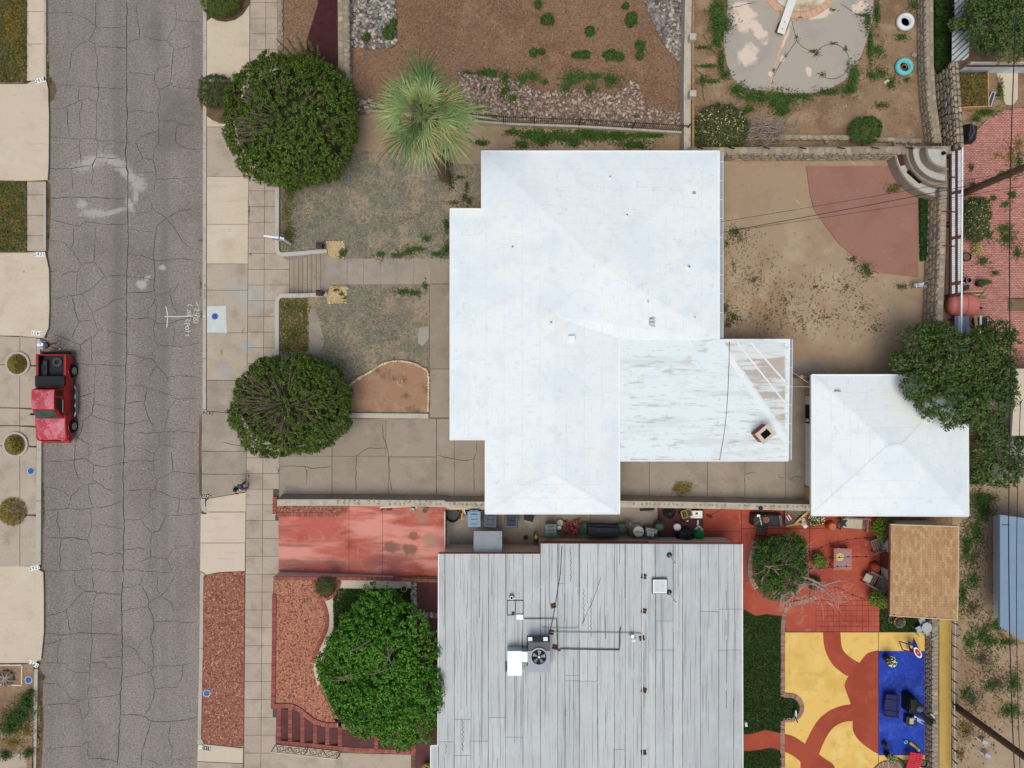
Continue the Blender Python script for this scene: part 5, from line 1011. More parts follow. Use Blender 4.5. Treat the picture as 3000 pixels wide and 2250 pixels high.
for i in range(ncol):
    for j in range(nrow+1):
        x0 = 2607+8.0*i; y0 = 1534+15.2*(j-(.5 if i % 2 else 0)); x1 = x0+7.7; yl = lambda x: 1537+6*(x-2607)/200; yh = lambda x: 1801+13*(x-2607)/200
        a, b = max(y0, yl(x0)), min(y0+14.8, yh(x0))
        if b-a < 2: continue
        z = zSh(x0, 0)+r_.uniform(0, .006)
        if cnt < 300: sheet('shingle', [(x0, a), (x1, a), (x1, b), (x0, b)], lambda x, y: zSh(x, y)+.016-.012*(x-x0)/7.7+r_.uniform(-.001, .001), 'shingle', .03, sh); cnt += 1
        else: extra.prism(P([(x0, a), (x1, a), (x1, b), (x0, b)], lambda x, y: zSh(x, y)+.016-.012*(x-x0)/7.7), zSh(x0, 0)-.02, 0)
mat('shingle_far', ('I', [(178, 142, 104), (190, 154, 116), (168, 132, 96), (198, 164, 126), (184, 150, 110), (172, 134, 100)]), [((140, 106, 76), 24, .55, .72, .5)], bump=.3, rough=.95)
extra.bd('shingle_field', 'shingle_far', sh, kind='stuff')
for a, b in (((2607, 1536), (2604, 1802)), ((2604, 1802), (2803, 1815)), ((2607, 1536), (2806, 1542)), ((2806, 1542), (2803, 1815))): MB().bar(W(*a, zSh(a[0], 0)-.06), W(*b, zSh(b[0], 0)-.06), .05, .16).bd('fascia', 'maroon' if a[0] < 2700 and b[0] < 2700 else 'house_wall', sh)
xw2 = W(2579, 0, ZL)[0]; xe2 = W(2790, 0, S0)[0]; ya, yb = W(0, 1524, ZL)[1], W(0, 1790, S0)[1]
MB().box(((xw2+xe2)/2, (ya+yb)/2, (ZL+S0)/2), (xe2-xw2, ya-yb, S0-ZL-.15)).bd('wall', 'white_wall', sh)
c = W(2579, 1633, ZL)[1]; MB().box((xw2-.02, c, ZL+1.0), (.06, .95, 2.0)).bd('door', 'maroon', sh); MB().box((xw2-.03, W(0, 1697, ZL)[1], 2.3), (.04, .12, .2)).bd('switch_box', 'ac_dark', sh)
bs = thing('shed', 'shed with a plain blue grey roof at the right edge', 'shed', W(2960, 1680, ZL))
sheet('roof', [(2930, 1508), (3090, 1530), (3090, 1905), (2996, 1876), (2930, 1836)], 3.4, 'blue_grey_roof', .15, bs)
MB().prism([(p[0], p[1]) for p in P([(2985, 1530), (3085, 1545), (3085, 1880), (2985, 1840)], 3.3)], ZL, 3.26).bd('wall', 'white_wall', bs)
MB().bar(W(2936, 1538, 3.42), W(2958, 1538, 3.42), .04, .03).bd('seam', 'ac_dark', bs)
rs = thing('shed', 'pale flat roof at the right edge beside the tree', 'shed', W(2985, 1180, ZL))
sheet('roof', [(2976, 1080), (3100, 1080), (3100, 1276), (2964, 1276)], 3.2, 'pink_concrete', .15, rs); MB().prism([(p[0], p[1]) for p in P([(2985, 1090), (3090, 1090), (3090, 1265), (2975, 1265)], 3.1)], ZL, 3.05).bd('wall', 'white_wall', rs)
cr_ = thing('corrugated_roof', 'grey corrugated lean-to roof with diagonal ribs by the shaded tree', 'roof', W(2815, 90, ZL))
poly = [(2797, -30), (2846, -30), (2842, 90), (2838, 165), (2826, 175), (2789, 182), (2790, 100), (2798, 50)]
sheet('sheet', poly, 2.5, 'corrugated', .04, cr_)
m = MB()
for i in range(16):
    y = -40+18*i; a, b = (2791, y+40), (2842, y-8)
    if y > -30 and y < 175: m.bar(W(*a, 2.53), W(*b, 2.53), .05, .06)
m.bd('rib', 'ac_dark', cr_)
for x, y in ((2795, 170), (2835, 160), (2800, 0), (2840, 0)): c = W(x, y, 2.45); MB().bar((c[0], c[1], ZL), (c[0], c[1], 2.47), .08, .08).bd('post', 'dark_metal', cr_)
def fib(n, zmin=-.25):
    i = np.arange(n); z = 1-(1-zmin)*(i+.5)/n; t = i*2.399963; r = np.sqrt(np.maximum(0, 1-z*z))
    return np.stack([r*np.cos(t), r*np.sin(t), z], 1)
def lump(d, seed, k=2.2):
    r = np.random.default_rng(seed); v = np.zeros(len(d))
    for i in range(5):
        w = r.normal(size=3)*k; v += np.sin(d@w+r.uniform(0, 6))
    return v/5
def crown(root, c, rad, ncl, per, clr, leaf, m, seed, rough=.12, zmin=-.3, holes=None, sq=2.4, inner=.25, spread=.55, name='foliage', gap=0):
    d = fib(ncl, zmin)+rng.normal(size=(ncl, 3))*.06; d = unit(d)
    f = (np.abs(d)**sq).sum(1)**(-1/sq); depth = np.where(rng.uniform(size=ncl) < inner, rng.uniform(.55, .92, ncl), rng.uniform(.93, 1.04, ncl))
    s = f*depth*(1+rough*lump(d, seed)+.09*lump(d, seed+3, 7)); p = d*s[:, None]*np.array(rad)+np.array(c)
    if gap: k = lump(d, seed+5, 6.5)+.5*lump(d, seed+9, 12) > -gap; p, d = p[k], d[k]
    if holes is not None: k = holes(p, d); p, d = p[k], d[k]
    n = len(p); q = rng.normal(size=(n, per, 3)); q = q/np.linalg.norm(q, axis=2, keepdims=True)*rng.uniform(0, 1, (n, per, 1))**.5*clr*rng.uniform(.6, 1.35, (n, 1, 1))
    q[:, :, 2] *= .75
    pts = (p[:, None, :]+q).reshape(-1, 3)
    nr = (np.repeat(d, per, 0)*.7+unit(q.reshape(-1, 3))*.75+rng.normal(size=(n*per, 3))*spread); nr[:, 2] += .35
    leaves(name, pts, nr, leaf, leaf*.55, m, root); return p
def limbs(root, base, top, targets, r0, m, name='branch', n2=1, thin=.012, sub=0):
    mb = MB()
    for t in targets:
        t = Vec(t); a = Vec(top); mid = a.lerp(t, .5)+Vec((ru(-.2, .2), ru(-.2, .2), ru(.0, .3)))
        mb.tube([a, a.lerp(mid, .5)+Vec((ru(-.06, .06), ru(-.06, .06), .05)), mid, t], [r0, r0*.75, r0*.5, thin], 5)
        for s in range(sub):
            e = mid.lerp(t, ru(.1, .9)); q = t+Vec((ru(-.45, .45), ru(-.45, .45), ru(-.15, .25))); mb.tube([e, e.lerp(q, .5)+Vec((0, 0, .04)), q], [thin*1.3, thin, thin*.5], 4)
    return mb.bd(name, m, root, kind='stuff')
def trunk(root, base, top, r0, r1, m='bark'):
    a, b = Vec(base), Vec(top); mid = a.lerp(b, .5)+Vec((.08, -.05, 0)); return MB().tube([a-Vec((0, 0, .1)), a+Vec((0, 0, .15)), mid, b], [r0*1.35, r0, (r0+r1)/2, r1], 9).bd('trunk', m, root)
def dome_tree(name, label, px, py, rx, ry, zc, rz, zb, seed, m, holes=None, nb=60, ncl=1500, per=20, twig='grey_twig', clr=.15, leaf=.115):
    c = W(px, py, zc); k = (H-zc)/F
    t = thing(name, label, 'tree', (c[0], c[1], zb)); trunk(t, (c[0], c[1], zb), (c[0], c[1], zc-.3*rz), .2, .14)
    p = crown(t, c, (rx*k, ry*k, rz), ncl, per, clr, leaf, m, seed, rough=.15, holes=holes)
    idx = rng.choice(len(p), nb, replace=False); limbs(t, None, (c[0], c[1], zc-.5*rz), [tuple(p[i]*.97+np.array(c)*.03) for i in idx], .05, twig, sub=4)
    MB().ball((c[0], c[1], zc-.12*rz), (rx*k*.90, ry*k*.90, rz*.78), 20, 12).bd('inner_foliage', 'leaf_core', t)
    return t, c, k
def mk_holes(px, py, zc, spots, hp=.6):
    def f(p, d):
        keep = np.ones(len(p), bool)
        for (x, y, r, pr) in spots:
            q = W(x, y, zc+1); rr = r*(H-zc-1)/F; dd = np.hypot(p[:, 0]-q[0], p[:, 1]-q[1])
            keep &= ~((dd < rr*(1+.4*np.sin(5*np.arctan2(p[:, 1]-q[1], p[:, 0]-q[0])))) & (rng.uniform(size=len(p)) < pr*hp) & (p[:, 2] > zc+.45))
        return keep
    return f
def twigs_at(root, c, spots, zc, rz, rx, ry, m, n, seed, r=.012, tail=.8):
    mb = MB(); q = random.Random(seed)
    for (x, y, rr, k) in spots:
        for i in range(k):
            a = q.uniform(0, 6.28); d = rr*math.sqrt(q.random()); px, py = x+d*cos(a), y+d*sin(a)
            w = W(px, py, zc+1); u, v = (w[0]-c[0])/rx, (w[1]-c[1])/ry; s = min(.98, (abs(u)**2.4+abs(v)**2.4)); z = zc+rz*(max(.02, 1-s))**(1/2.4)
            e = Vec((w[0], w[1], z*1.0+.02)); o = Vec((c[0], c[1], zc-.2)); dr = (e-o); dr.z *= .35; dr.normalize()
            L = q.uniform(.5, 1.1)*tail; b = e-dr*L*.6-Vec((0, 0, .22)); t = e+dr*L*.4
            mb.tube([b, e, t+Vec((q.uniform(-.1, .1), q.uniform(-.1, .1), 0))], [r*1.5, r*1.2, r*.5], 4)
            for j in range(3):
                f0 = b.lerp(e, q.uniform(.3, 1)); f1 = f0+dr*q.uniform(.2, .45)+Vec((q.uniform(-.22, .22), q.uniform(-.22, .22), q.uniform(.02, .12))); mb.tube([f0, f1], [r, r*.4], 4)
    return mb.bd('twig', m, root, kind='stuff')
hA = [(742, 290, 22, .95), (722, 285, 24, .8), (720, 390, 30, .9), (755, 365, 42, .97), (790, 350, 36, .9), (735, 400, 26, .9), (810, 245, 30, .5), (925, 285, 40, .6), (985, 380, 40, .6), (1005, 425, 36, .5), (870, 300, 40, .35)]
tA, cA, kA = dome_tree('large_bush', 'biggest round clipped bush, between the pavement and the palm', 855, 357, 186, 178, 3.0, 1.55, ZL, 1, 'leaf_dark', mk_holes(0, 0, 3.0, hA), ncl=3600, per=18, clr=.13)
twigs_at(tA, cA, [(x, y, r*1.1, int(r*.3*p)) for x, y, r, p in hA], 3.0, 1.5, 184*kA, 176*kA, 'grey_twig', 0, 5)
hB = [(735, 1150, 42, .85), (760, 1190, 46, .8), (800, 1160, 44, .8), (820, 1215, 42, .8), (855, 1150, 36, .7), (812, 1260, 40, .75), (880, 1210, 40, .6), (930, 1190, 40, .5), (840, 1090, 32, .5)]
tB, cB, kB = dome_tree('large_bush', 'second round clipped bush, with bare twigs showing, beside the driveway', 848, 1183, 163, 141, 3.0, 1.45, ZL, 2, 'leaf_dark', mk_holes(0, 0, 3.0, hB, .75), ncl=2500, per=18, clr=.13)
twigs_at(tB, cB, [(x, y, r*1.15, int(r*.34)) for x, y, r, p in hB], 3.0, 1.42, 161*kB, 139*kB, 'grey_twig', 0, 6, tail=1.1)
def shrub(name, label, px, py, r, zb, h, m, leaf=.085, n=240, per=18, cat='shrub', ry=None, seed=0, rough=.16, group=None, clr=.12, zmin=-.1):
    z = zb+h*.45; c = W(px, py, z); k = (H-z)/F
    t = thing(name, label, cat, (c[0], c[1], zb), group=group)
    MB().tube([(c[0], c[1], zb-.05), (c[0], c[1], zb+h*.5)], [.05, .03], 5).bd('stem', 'bark', t)
    crown(t, c, (r*k, (ry or r)*k, h*.55), n, per, clr, leaf, m, seed+px, rough=rough, zmin=zmin); return t
shrub('round_shrub', 'round clipped street shrub cut by the top edge of the photo', 651, -6, 54, .14, 1.1, 'leaf_dark', n=420, seed=3)
shrub('round_shrub', 'round clipped street shrub touching the biggest bush', 634, 272, 46, .14, 1.2, 'leaf_dull', n=380, seed=4)
c = W(1115, 1955, 3.6); tC = thing('broadleaf_tree', 'bright green spreading tree over the front lawn beside the striped roof', 'tree', (*W(1105, 1945, ZL)[:2], ZL))
bC = tC.location; trunk(tC, bC, (bC.x, bC.y, 2.9), .22, .16)
pts = []
for (x, y, rx, ry, zc, rz, n) in ((1110, 1950, 150, 165, 3.6, 1.5, 1000), (1060, 1900, 95, 80, 3.9, 1.0, 330), (1180, 1890, 95, 110, 3.8, 1.1, 380), (1200, 2000, 90, 90, 3.6, 1.1, 330), (1040, 2000, 92, 90, 3.4, 1.1, 330), (1100, 2080, 95, 75, 3.3, 1.0, 330), (1190, 2105, 80, 60, 3.1, .9, 230), (1120, 1780, 62, 60, 3.2, .8, 190), (975, 1955, 48, 56, 3.0, .7, 120), (1255, 2040, 46, 62, 3.4, .7, 140), (1060, 1830, 56, 50, 3.3, .8, 140), (1165, 2150, 56, 36, 2.9, .6, 110)):
    k = (H-zc)/F; pts.append(crown(tC, W(x, y, zc), (rx*k, ry*k, rz), n, 17, .17, .15, 'leaf_green', int(x), gap=.34, rough=.36, zmin=-.15, inner=.2, sq=2.1, spread=.7))
pts = np.concatenate(pts); limbs(tC, None, (bC.x, bC.y, 2.8), [tuple(p) for p in pts[rng.choice(len(pts), 60, replace=False)]], .06, 'grey_twig', sub=2)
mb = MB()
for x, y, a in ((1128, 1945, 60), (1095, 1975, 20), (1000, 1985, 15), (985, 1995, 10), (1140, 1930, 95), (1035, 1905, 30)):
    e = Vec(W(x, y, 5.02)); d = Vec((cos(R(a)), sin(R(a)), .05))
    for s in range(3): f = e+d*.22*s; mb.tube([f, f+d*.3+Vec((ru(-.3, .3), ru(-.3, .3), .1))], [.02, .008], 4)
    mb.tube([e-d*.4-Vec((0, 0, .3)), e, e+d*1.0], [.03, .025, .01], 4)
mb.bd('twig', 'grey_twig', tC, kind='stuff')
zt = 11.1; pb, ptop = Vec(W(1305, 521, ZL)), Vec(W(1240, 331, zt))
tp = thing('palm_tree', 'tall fan palm with pale green drooping fronds north of the front lawn', 'palm', pb)
MB().tube([pb-Vec((0, 0, .1)), pb+Vec((0, 0, .25)), pb.lerp(ptop, .3), pb.lerp(ptop, .75), ptop], [.46, .36, .25, .22, .3], 12).bd('trunk', 'palm_bark', tp)
q = random.Random(11)
def frond(az, el, L, m, droop):
    d = Vec((cos(az), sin(az), 0)); s = Vec((-d.y, d.x, 0)); o = ptop+Vec((0, 0, .1)); tw = q.uniform(-.35, .35)
    u = (d*cos(el)+Vec((0, 0, sin(el)))); up = u.cross(s); up = up if up.z > 0 else -up
    s = s*cos(tw)+up*sin(tw); up = u.cross(s); up = up if up.z > 0 else -up
    pet = o+u*L*.42; V, Fc = [], []; n = 22
    for i in range(n):
        a = R(-88+176*i/(n-1)+q.uniform(-2.5, 2.5)); rl = L*.62*(1-.30*abs(a)/1.5)*q.uniform(.82, 1.12)
        dirr = u*cos(a)+s*sin(a); w = s*cos(a)-u*sin(a); lift = .10 if i % 2 else -.06; dr = droop*q.uniform(.6, 1.4); sw = q.uniform(-.08, .08)
        pts = [pet+dirr*rl*t*(1-.10*dr*t)+up*(lift*t*(1-t)*rl*1.6-.10*abs(a)*rl*t)-Vec((0, 0, dr*rl*t**3*.42))+w*sw*rl*t*t for t in (0, .4, .75, 1.1)]
        wd = .046*rl; b = len(V)
        V += [pts[0]-w*wd*.2, pts[0]+w*wd*.2, pts[1]-w*wd*.55, pts[1]+w*wd*.55, pts[2]-w*wd*.28, pts[2]+w*wd*.28, pts[3]]
        Fc += [(b, b+1, b+3, b+2), (b+2, b+3, b+5, b+4), (b+4, b+5, b+6)]
    fr = MB().add(V, Fc).bd('frond', m, tp)
    MB().tube([o-Vec((0, 0, .25)), o.lerp(pet, .55)+Vec((0, 0, .03)), pet+u*.2], [.045, .03, .016], 5).bd('petiole', 'palm_leaf', fr)
pm = ('palm_leaf', 'palm_leaf', 'palm_dark', 'palm_light')
for i in range(9): frond(2*math.pi*i/9+q.uniform(-.22, .22), R(q.uniform(-12, 4)), q.uniform(2.3, 3.2), pm[i % 4], q.uniform(.5, .95))
for i in range(8): frond(2*math.pi*i/8+.3+q.uniform(-.3, .3), R(q.uniform(2, 22)), q.uniform(1.9, 2.6), pm[(i+1) % 4], q.uniform(.4, .8))
for i in range(6): frond(2*math.pi*i/6+q.uniform(-.3, .3), R(q.uniform(24, 48)), q.uniform(1.5, 2.0), pm[(i+2) % 4], q.uniform(.3, .6))
for i in range(5): frond(1.3*i+q.uniform(-.3, .3), R(q.uniform(58, 78)), q.uniform(1.1, 1.6), pm[i % 4], q.uniform(.3, .6))
for i in range(4): frond(q.uniform(-2.0, .6), R(q.uniform(-34, -20)), q.uniform(2.0, 2.4), 'palm_yellow', 1.0)
MB().ball(ptop-Vec((0, 0, .55)), (.62, .62, .6), 12, 8).bd('skirt', 'palm_bark', tp)
mb = MB()
for a in (-.9, -.55, -1.3, .35, .6, 2.9, -1.7):
    d = Vec((cos(a), sin(a), 0)); p0 = ptop+d*.2
    for j in range(16):
        p1 = ptop+d*q.uniform(1.2, 1.9)+Vec((q.uniform(-.3, .3), q.uniform(-.3, .3), q.uniform(-.1, .25))); mb.tube([p0+d*.6, p0.lerp(p1, .7)+Vec((0, 0, .2)), p1], [.014, .012, .008], 4)
mb.bd('flower_stalk', 'straw', tp, kind='stuff')
def loose_tree(name, label, bx, by, blobs_, m, leaf=.14, seed=9, zb=ZL, tr=.18, twig='grey_twig', per=15, nb=50, zt=2.9, cat='tree', clr=.18, gap=.34):
    b = Vec(W(bx, by, zb)); t = thing(name, label, cat, b); trunk(t, b, (b.x, b.y, zt), tr, tr*.7); ps = []
    for (x, y, rx, ry, zc, rz, n) in blobs_:
        k = (H-zc)/F; ps.append(crown(t, W(x, y, zc), (rx*k, ry*k, rz), n, per, clr, leaf, m, seed+x, gap=gap, rough=.34, zmin=-.2, sq=2.0, inner=.25, spread=.8))
    ps = np.concatenate(ps); limbs(t, None, (b.x, b.y, zt-.1), [tuple(p) for p in ps[rng.choice(len(ps), nb, replace=False)]], tr*.3, twig, sub=2); return t
loose_tree('tree', 'feathery grey green tree overhanging the corner of the garage roof', 2790, 1105, [(2790, 1060, 120, 90, 4.6, 1.5, 500), (2870, 1050, 80, 95, 4.6, 1.2, 360), (2720, 1010, 70, 60, 4.4, 1.0, 220), (2790, 1180, 110, 70, 4.9, 1.2, 380), (2870, 1160, 85, 90, 4.6, 1.1, 300), (2640, 1060, 36, 34, 3.6, .7, 90), (2700, 1130, 60, 50, 4.7, .9, 190), (2915, 1110, 44, 74, 4.2, .9, 190), (2740, 980, 50, 34, 4.2, .7, 110), (2910, 980, 52, 34, 4.2, .8, 120)], 'leaf_grey', .15)
loose_tree('tree', 'thin leafy saplings behind the garage at the right edge', 2880, 1300, [(2905, 1270, 46, 40, 2.6, .7, 80), (2870, 1340, 40, 50, 2.5, .6, 90), (2930, 1380, 60, 40, 2.3, .6, 120), (2975, 1320, 36, 60, 2.6, .8, 100), (2860, 1395, 30, 24, 2.2, .5, 60), (2868, 1245, 30, 22, 2.8, .5, 50)], 'leaf_grey', .17, 21, tr=.07, zt=2.0, nb=40)
loose_tree('tree', 'shady dark tree with grey boughs in the top right corner', 2930, 70, [(2915, 60, 80, 80, 3.6, 1.1, 380), (2960, 110, 56, 60, 3.4, .9, 220), (2880, 20, 50, 40, 3.6, .8, 150), (2905, 130, 40, 30, 3.0, .6, 70), (2810, 75, 26, 18, 3.0, .4, 36), (2990, 30, 40, 60, 3.6, .8, 120)], 'leaf_grey', .15, 31)
mb = MB(); q = random.Random(4)
for i in range(16):
    a = Vec(W(2985, 40+q.uniform(0, 60), 3.8)); b = Vec(W(2940+q.uniform(-10, 40), 150+q.uniform(-10, 16), 2.9)); mb.tube([a, a.lerp(b, .5)+Vec((q.uniform(0, .4), q.uniform(-.3, .3), .3)), b], [.035, .025, .01], 5)
dt = thing('dead_branches', 'bundle of bare grey boughs hanging by the top right tree', 'branches', W(2970, 110, ZL)); mb.bd('bough', 'dead_wood', dt, kind='stuff')
oc = thing('ocotillo', 'spiny ocotillo with long bare green wands leaning over the mulch', 'plant', W(927, 235, ZL)); b = oc.location
mb = MB()
for (x, y) in ((808, 112), (842, 112), (868, 100), (876, 125), (885, 135), (905, 115), (898, 150), (918, 130), (930, 128), (938, 150), (952, 168), (945, 190), (885, 165), (868, 165), (915, 165), (803, 165), (925, 180)):
    e = Vec(W(x, y, 3.2)); m_ = b.lerp(e, .55)+Vec((ru(-.15, .15), ru(-.1, .1), .25)); mb.tube([b, m_, e], [.05, .045, .02], 6)
    for i in range(26):
        t = ru(.2, .98); p = (b.lerp(m_, t/.55) if t < .55 else m_.lerp(e, (t-.55)/.45)); mb.ball(p+Vec((ru(-.06, .06), ru(-.06, .06), 0)), (.05, .05, .03), 5, 3)
mb.bd('wand', 'leaf_dull', oc, kind='stuff')
def flowering(name, label, px, py, rx, ry, zb, h, m, nf, fm, seed, n=320, fs=.07):
    t = shrub(name, label, px, py, rx, zb, h, m, n=n, ry=ry, seed=seed, cat='shrub', leaf=.11, clr=.16, zmin=0)
    z = zb+h*.45; c = np.array(W(px, py, z)); k = (H-z)/F; d = unit(rng.normal(size=(nf, 3))); d[:, 2] = np.abs(d[:, 2]); p = c+d*np.array([rx*k, ry*k, h*.6])*rng.uniform(.85, 1.08, (nf, 1))
    leaves('flower', p, np.tile([0, 0, 1.], (nf, 1))+rng.normal(size=(nf, 3))*.3, fs, fs*.9, fm, t, kind='stuff'); return t
flowering('flowering_shrub', 'dark shrub dotted with cream flowers in the corner of the pool yard', 2110, 376, 78, 60, ZL, 1.2, 'leaf_dull', 420, 'flower_cream', 1, n=420)
flowering('flowering_shrub', 'bushy shrub with cream flowers against the white slat fence', 2852, 640, 34, 62, ZL, 1.5, 'leaf_dull', 330, 'flower_cream', 2, n=300)
bp = thing('brush_pile', 'tangle of dead grey branches beside the cream flowered shrub', 'branches', W(2220, 400, ZL)); mb = MB(); q = random.Random(8)
for i in range(150):
    x, y = 2225+q.gauss(0, 42), 390+q.gauss(0, 20)
    if y > 428 or y < 335: continue
    a = Vec(W(x, y, ZL+q.uniform(.1, .8))); an = q.uniform(0, 6.28); L = q.uniform(.5, 1.5); e = a+Vec((cos(an)*L, sin(an)*L*.6, q.uniform(-.25, .3)))
    mb.tube([a, a.lerp(e, .5)+Vec((0, 0, .12)), e], [.02, .018, .008], 4)
mb.bd('twig', 'dead_wood', bp, kind='stuff')
shrub('shrub', 'solid green shrub by the stone kerb near the right end of the pool yard', 2533, 380, 46, ZL, 1.0, 'leaf_weed', n=260, ry=38, seed=2)
shrub('shrub', 'dense dark shrub on the brick bordered corner next to the red driveway', 954, 1715, 27, ZL, .8, 'leaf_dull', n=150, seed=5, leaf=.07)
for x, y, r, ry, lab in ((1605, 57, 17, 14, 'roundest lone weed near the top of the brown gravel'), (1576, 15, 9, 9, 'small weed at the top edge above the roundest lone weed'), (1728, 93, 14, 12, 'lone weed in the middle of the right half of the brown gravel'), (1849, 56, 15, 22, 'tall oval weed near the upper right cobbles'), (1832, 18, 7, 8, 'tiny weed above the tall oval weed'), (1563, 154, 11, 12, 'left weed of the close pair in the lower brown gravel'), (1588, 152, 8, 8, 'smaller right weed of the close pair in the lower brown gravel'),
    (1706, 160, 27, 11, 'wide flat weed in the lower brown gravel'), (1787, 161, 20, 17, 'bushy weed right of the wide flat weed'), (1815, 167, 12, 10, 'small weed touching the bushy weed'), (1874, 133, 12, 14, 'weed just left of the narrow tip of the upper right cobbles'), (1873, 163, 9, 9, 'small weed below the one by the cobble tip'), (1140, 95, 17, 17, 'weed growing at the lower right corner of the left cobble bed'), (1154, 66, 9, 9, 'small weed on the right edge of the left cobble bed'), (1074, 111, 9, 10, 'small weed inside the left cobble bed')):
    shrub('weed', lab, x, y, r, ZL, .3, 'leaf_weed', n=int(14+r*ry*.16), per=12, cat='weed', ry=ry, seed=3, rough=.4, clr=.09, leaf=.1, group='weeds in the north gravel yard')
def grass(name, bl, n, z, m, l=.16, w=.05, tilt=.7, up=.12, px=None):
    p = Wn(blobs(bl, n) if px is None else sample(px, n), z); p[:, 2] += rng.uniform(.01, up, n)
    nr = np.stack([rng.normal(size=n)*tilt, rng.normal(size=n)*tilt, np.ones(n)], 1)
    return leaves(name, p, nr, l, w, m, kind='stuff')
grass('lawn_grass', None, 5200, .17, 'mixed_grass', .15, .05, 1, .06, px=rect(-20, -10, 78, 242)); grass('lawn_grass', None, 4600, .17, 'mixed_grass', .15, .05, 1, .06, px=rect(-20, 532, 78, 738))
grass('dry_lawn', [(30, 60, 26, 50), (52, 110, 18, 60), (60, 180, 12, 30), (20, 600, 18, 30), (50, 660, 20, 24), (40, 90, 30, 60), (60, 30, 14, 30)], 2600, .2, 'dry_grass', .16, .05, 1, .05)
grass('dry_lawn', None, 1500, ZL+.01, 'dry_grass', .1, .04, 1, .04, px=[(820, 874), (900, 872), (902, 1032), (820, 1030)])
grass('lawn_grass', [(895, 930, 10, 60), (885, 900, 20, 16), (860, 980, 34, 40), (850, 900, 24, 20), (840, 1020, 24, 16)], 1500, ZL+.01, 'mixed_grass', .12, .045, 1, .06)
grass('lawn_grass', None, 2600, ZL+.01, 'mixed_grass', .11, .04, 1, .05, px=[(820, 874), (900, 872), (902, 1032), (820, 1030)])
grass('grass_tuft', [(848, 560, 26, 60), (845, 690, 26, 46), (840, 620, 18, 40)], 2000, ZL+.01, 'mixed_grass', .11, .04, 1, .05)
grass('lawn_grass', None, 14000, ZL+.01, 'grass_blade', .12, .05, 1, .08, px=[(976, 1724), (1203, 1727), (1204, 1880), (962, 1880), (978, 1850)])
grass('lawn_grass', None, 11000, ZL+.03, 'grass_blade', .12, .05, 1, .06, px=[(2174, 1790), (2215, 1809), (2245, 1802), (2288, 1808), (2288, 2146), (2240, 2138), (2176, 2150)])
grass('lawn_grass', None, 3600, ZL+.03, 'grass_blade', .12, .05, 1, .06, px=[(2176, 2203), (2240, 2196), (2288, 2204), (2288, 2290), (2176, 2290)])
grass('lawn_grass', None, 900, ZL+.03, 'grass_blade', .12, .05, 1, .06, px=circ(2306, 2076, 32, 16, a0=-90, a1=90)+[(2288, 2107), (2288, 2045)])
grass('lawn_grass', None, 6500, ZL+.01, 'grass_blade', .13, .05, 1, .07, px=rect(2578, 1752, 2708, 1850))
grass('grass_strip', None, 6500, ZL+.01, 'grass_blade', .17, .05, 1, .25, px=[(2690, 545), (2712, 545), (2711, 762), (2694, 765)])
grass('grass_strip', [(2630, 545, 30, 9), (2612, 558, 20, 8)], 500, ZL+.07, 'mixed_grass', .13, .04, 1, .05)
grass('grass_strip', None, 16000, ZL+.01, 'grass_blade', .17, .05, 1, .2, px=[(2736, -20), (2794, -20), (2790, 170), (2772, 205), (2748, 228), (2736, 190)])
vine = [(2098, 36, 24, 40), (2110, 72, 32, 38), (2100, 118, 16, 26), (2112, 180, 10, 36), (2124, 222, 18, 16), (2160, 266, 26, 18), (2212, 284, 44, 18), (2285, 296, 50, 28), (2290, 325, 26, 22), (2345, 284, 40, 9), (2425, 272, 36, 10), (2500, 222, 18, 34), (2486, 262, 26, 18), (2548, 135, 9, 60), (2568, 40, 8, 50), (2190, 322, 18, 12)]
grass('vine_cover', vine, 10500, ZL+.03, 'leaf_weed', .11, .06, .8, .25)
grass('weed_patch', [(2570, 150, 20, 24), (2582, 215, 22, 18), (2555, 222, 20, 18), (2610, 245, 20, 22), (2580, 310, 24, 10), (2640, 110, 24, 14), (2655, 235, 10, 10), (2540, 60, 14, 40), (2680, 15, 22, 20)], 1800, ZL+.02, 'leaf_weed', .12, .06, .9, .12)
m = MB()
for pts in ([(2034, 140), (2060, 138), (2090, 150), (2112, 165)], [(2034, 195), (2062, 192), (2100, 190)], [(2034, 195), (2050, 215), (2075, 225), (2100, 240)], [(2036, 245), (2060, 240), (2095, 232), (2110, 240)], [(2060, 100), (2075, 130), (2095, 160)], [(2058, 250), (2060, 280), (2064, 296)]):
    p = smooth(pts, 5); m.tube([W(x, y, ZL+.03) for x, y in p], .02, 4)
m.bd('vine_stem', 'leaf_dull', kind='stuff')
grass('weed_patch', [(2058, 235, 14, 18), (2062, 140, 30, 6), (2070, 195, 34, 6), (2085, 240, 22, 6)], 900, ZL+.02, 'leaf_weed', .1, .05, .9, .1)
grass('weed_patch', [(1370, 214, 22, 10), (1420, 215, 34, 14), (1440, 218, 26, 14), (1480, 236, 20, 30), (1478, 270, 22, 24), (1530, 232, 20, 24), (1560, 225, 22, 18), (1670, 232, 26, 28), (1700, 226, 26, 18), (1740, 226, 26, 16), (1790, 236, 34, 26), (1655, 258, 18, 20), (1730, 262, 26, 22), (1500, 290, 26, 14), (1595, 240, 12, 10), (1420, 262, 14, 12), (1866, 340, 12, 8)], 4200, ZL+.03, 'leaf_weed', .14, .05, .8, .12)
grass('weed_patch', [(1500, 388, 24, 10), (1560, 396, 46, 18), (1640, 400, 60, 20), (1720, 395, 60, 22), (1800, 400, 60, 16), (1880, 398, 50, 10), (1530, 425, 24, 14), (1590, 410, 30, 20), (1680, 420, 20, 16), (1860, 425, 50, 14), (1920, 398, 30, 6), (1410, 420, 22, 10)], 8200, ZL+.02, 'leaf_weed', .13, .055, .8, .15)
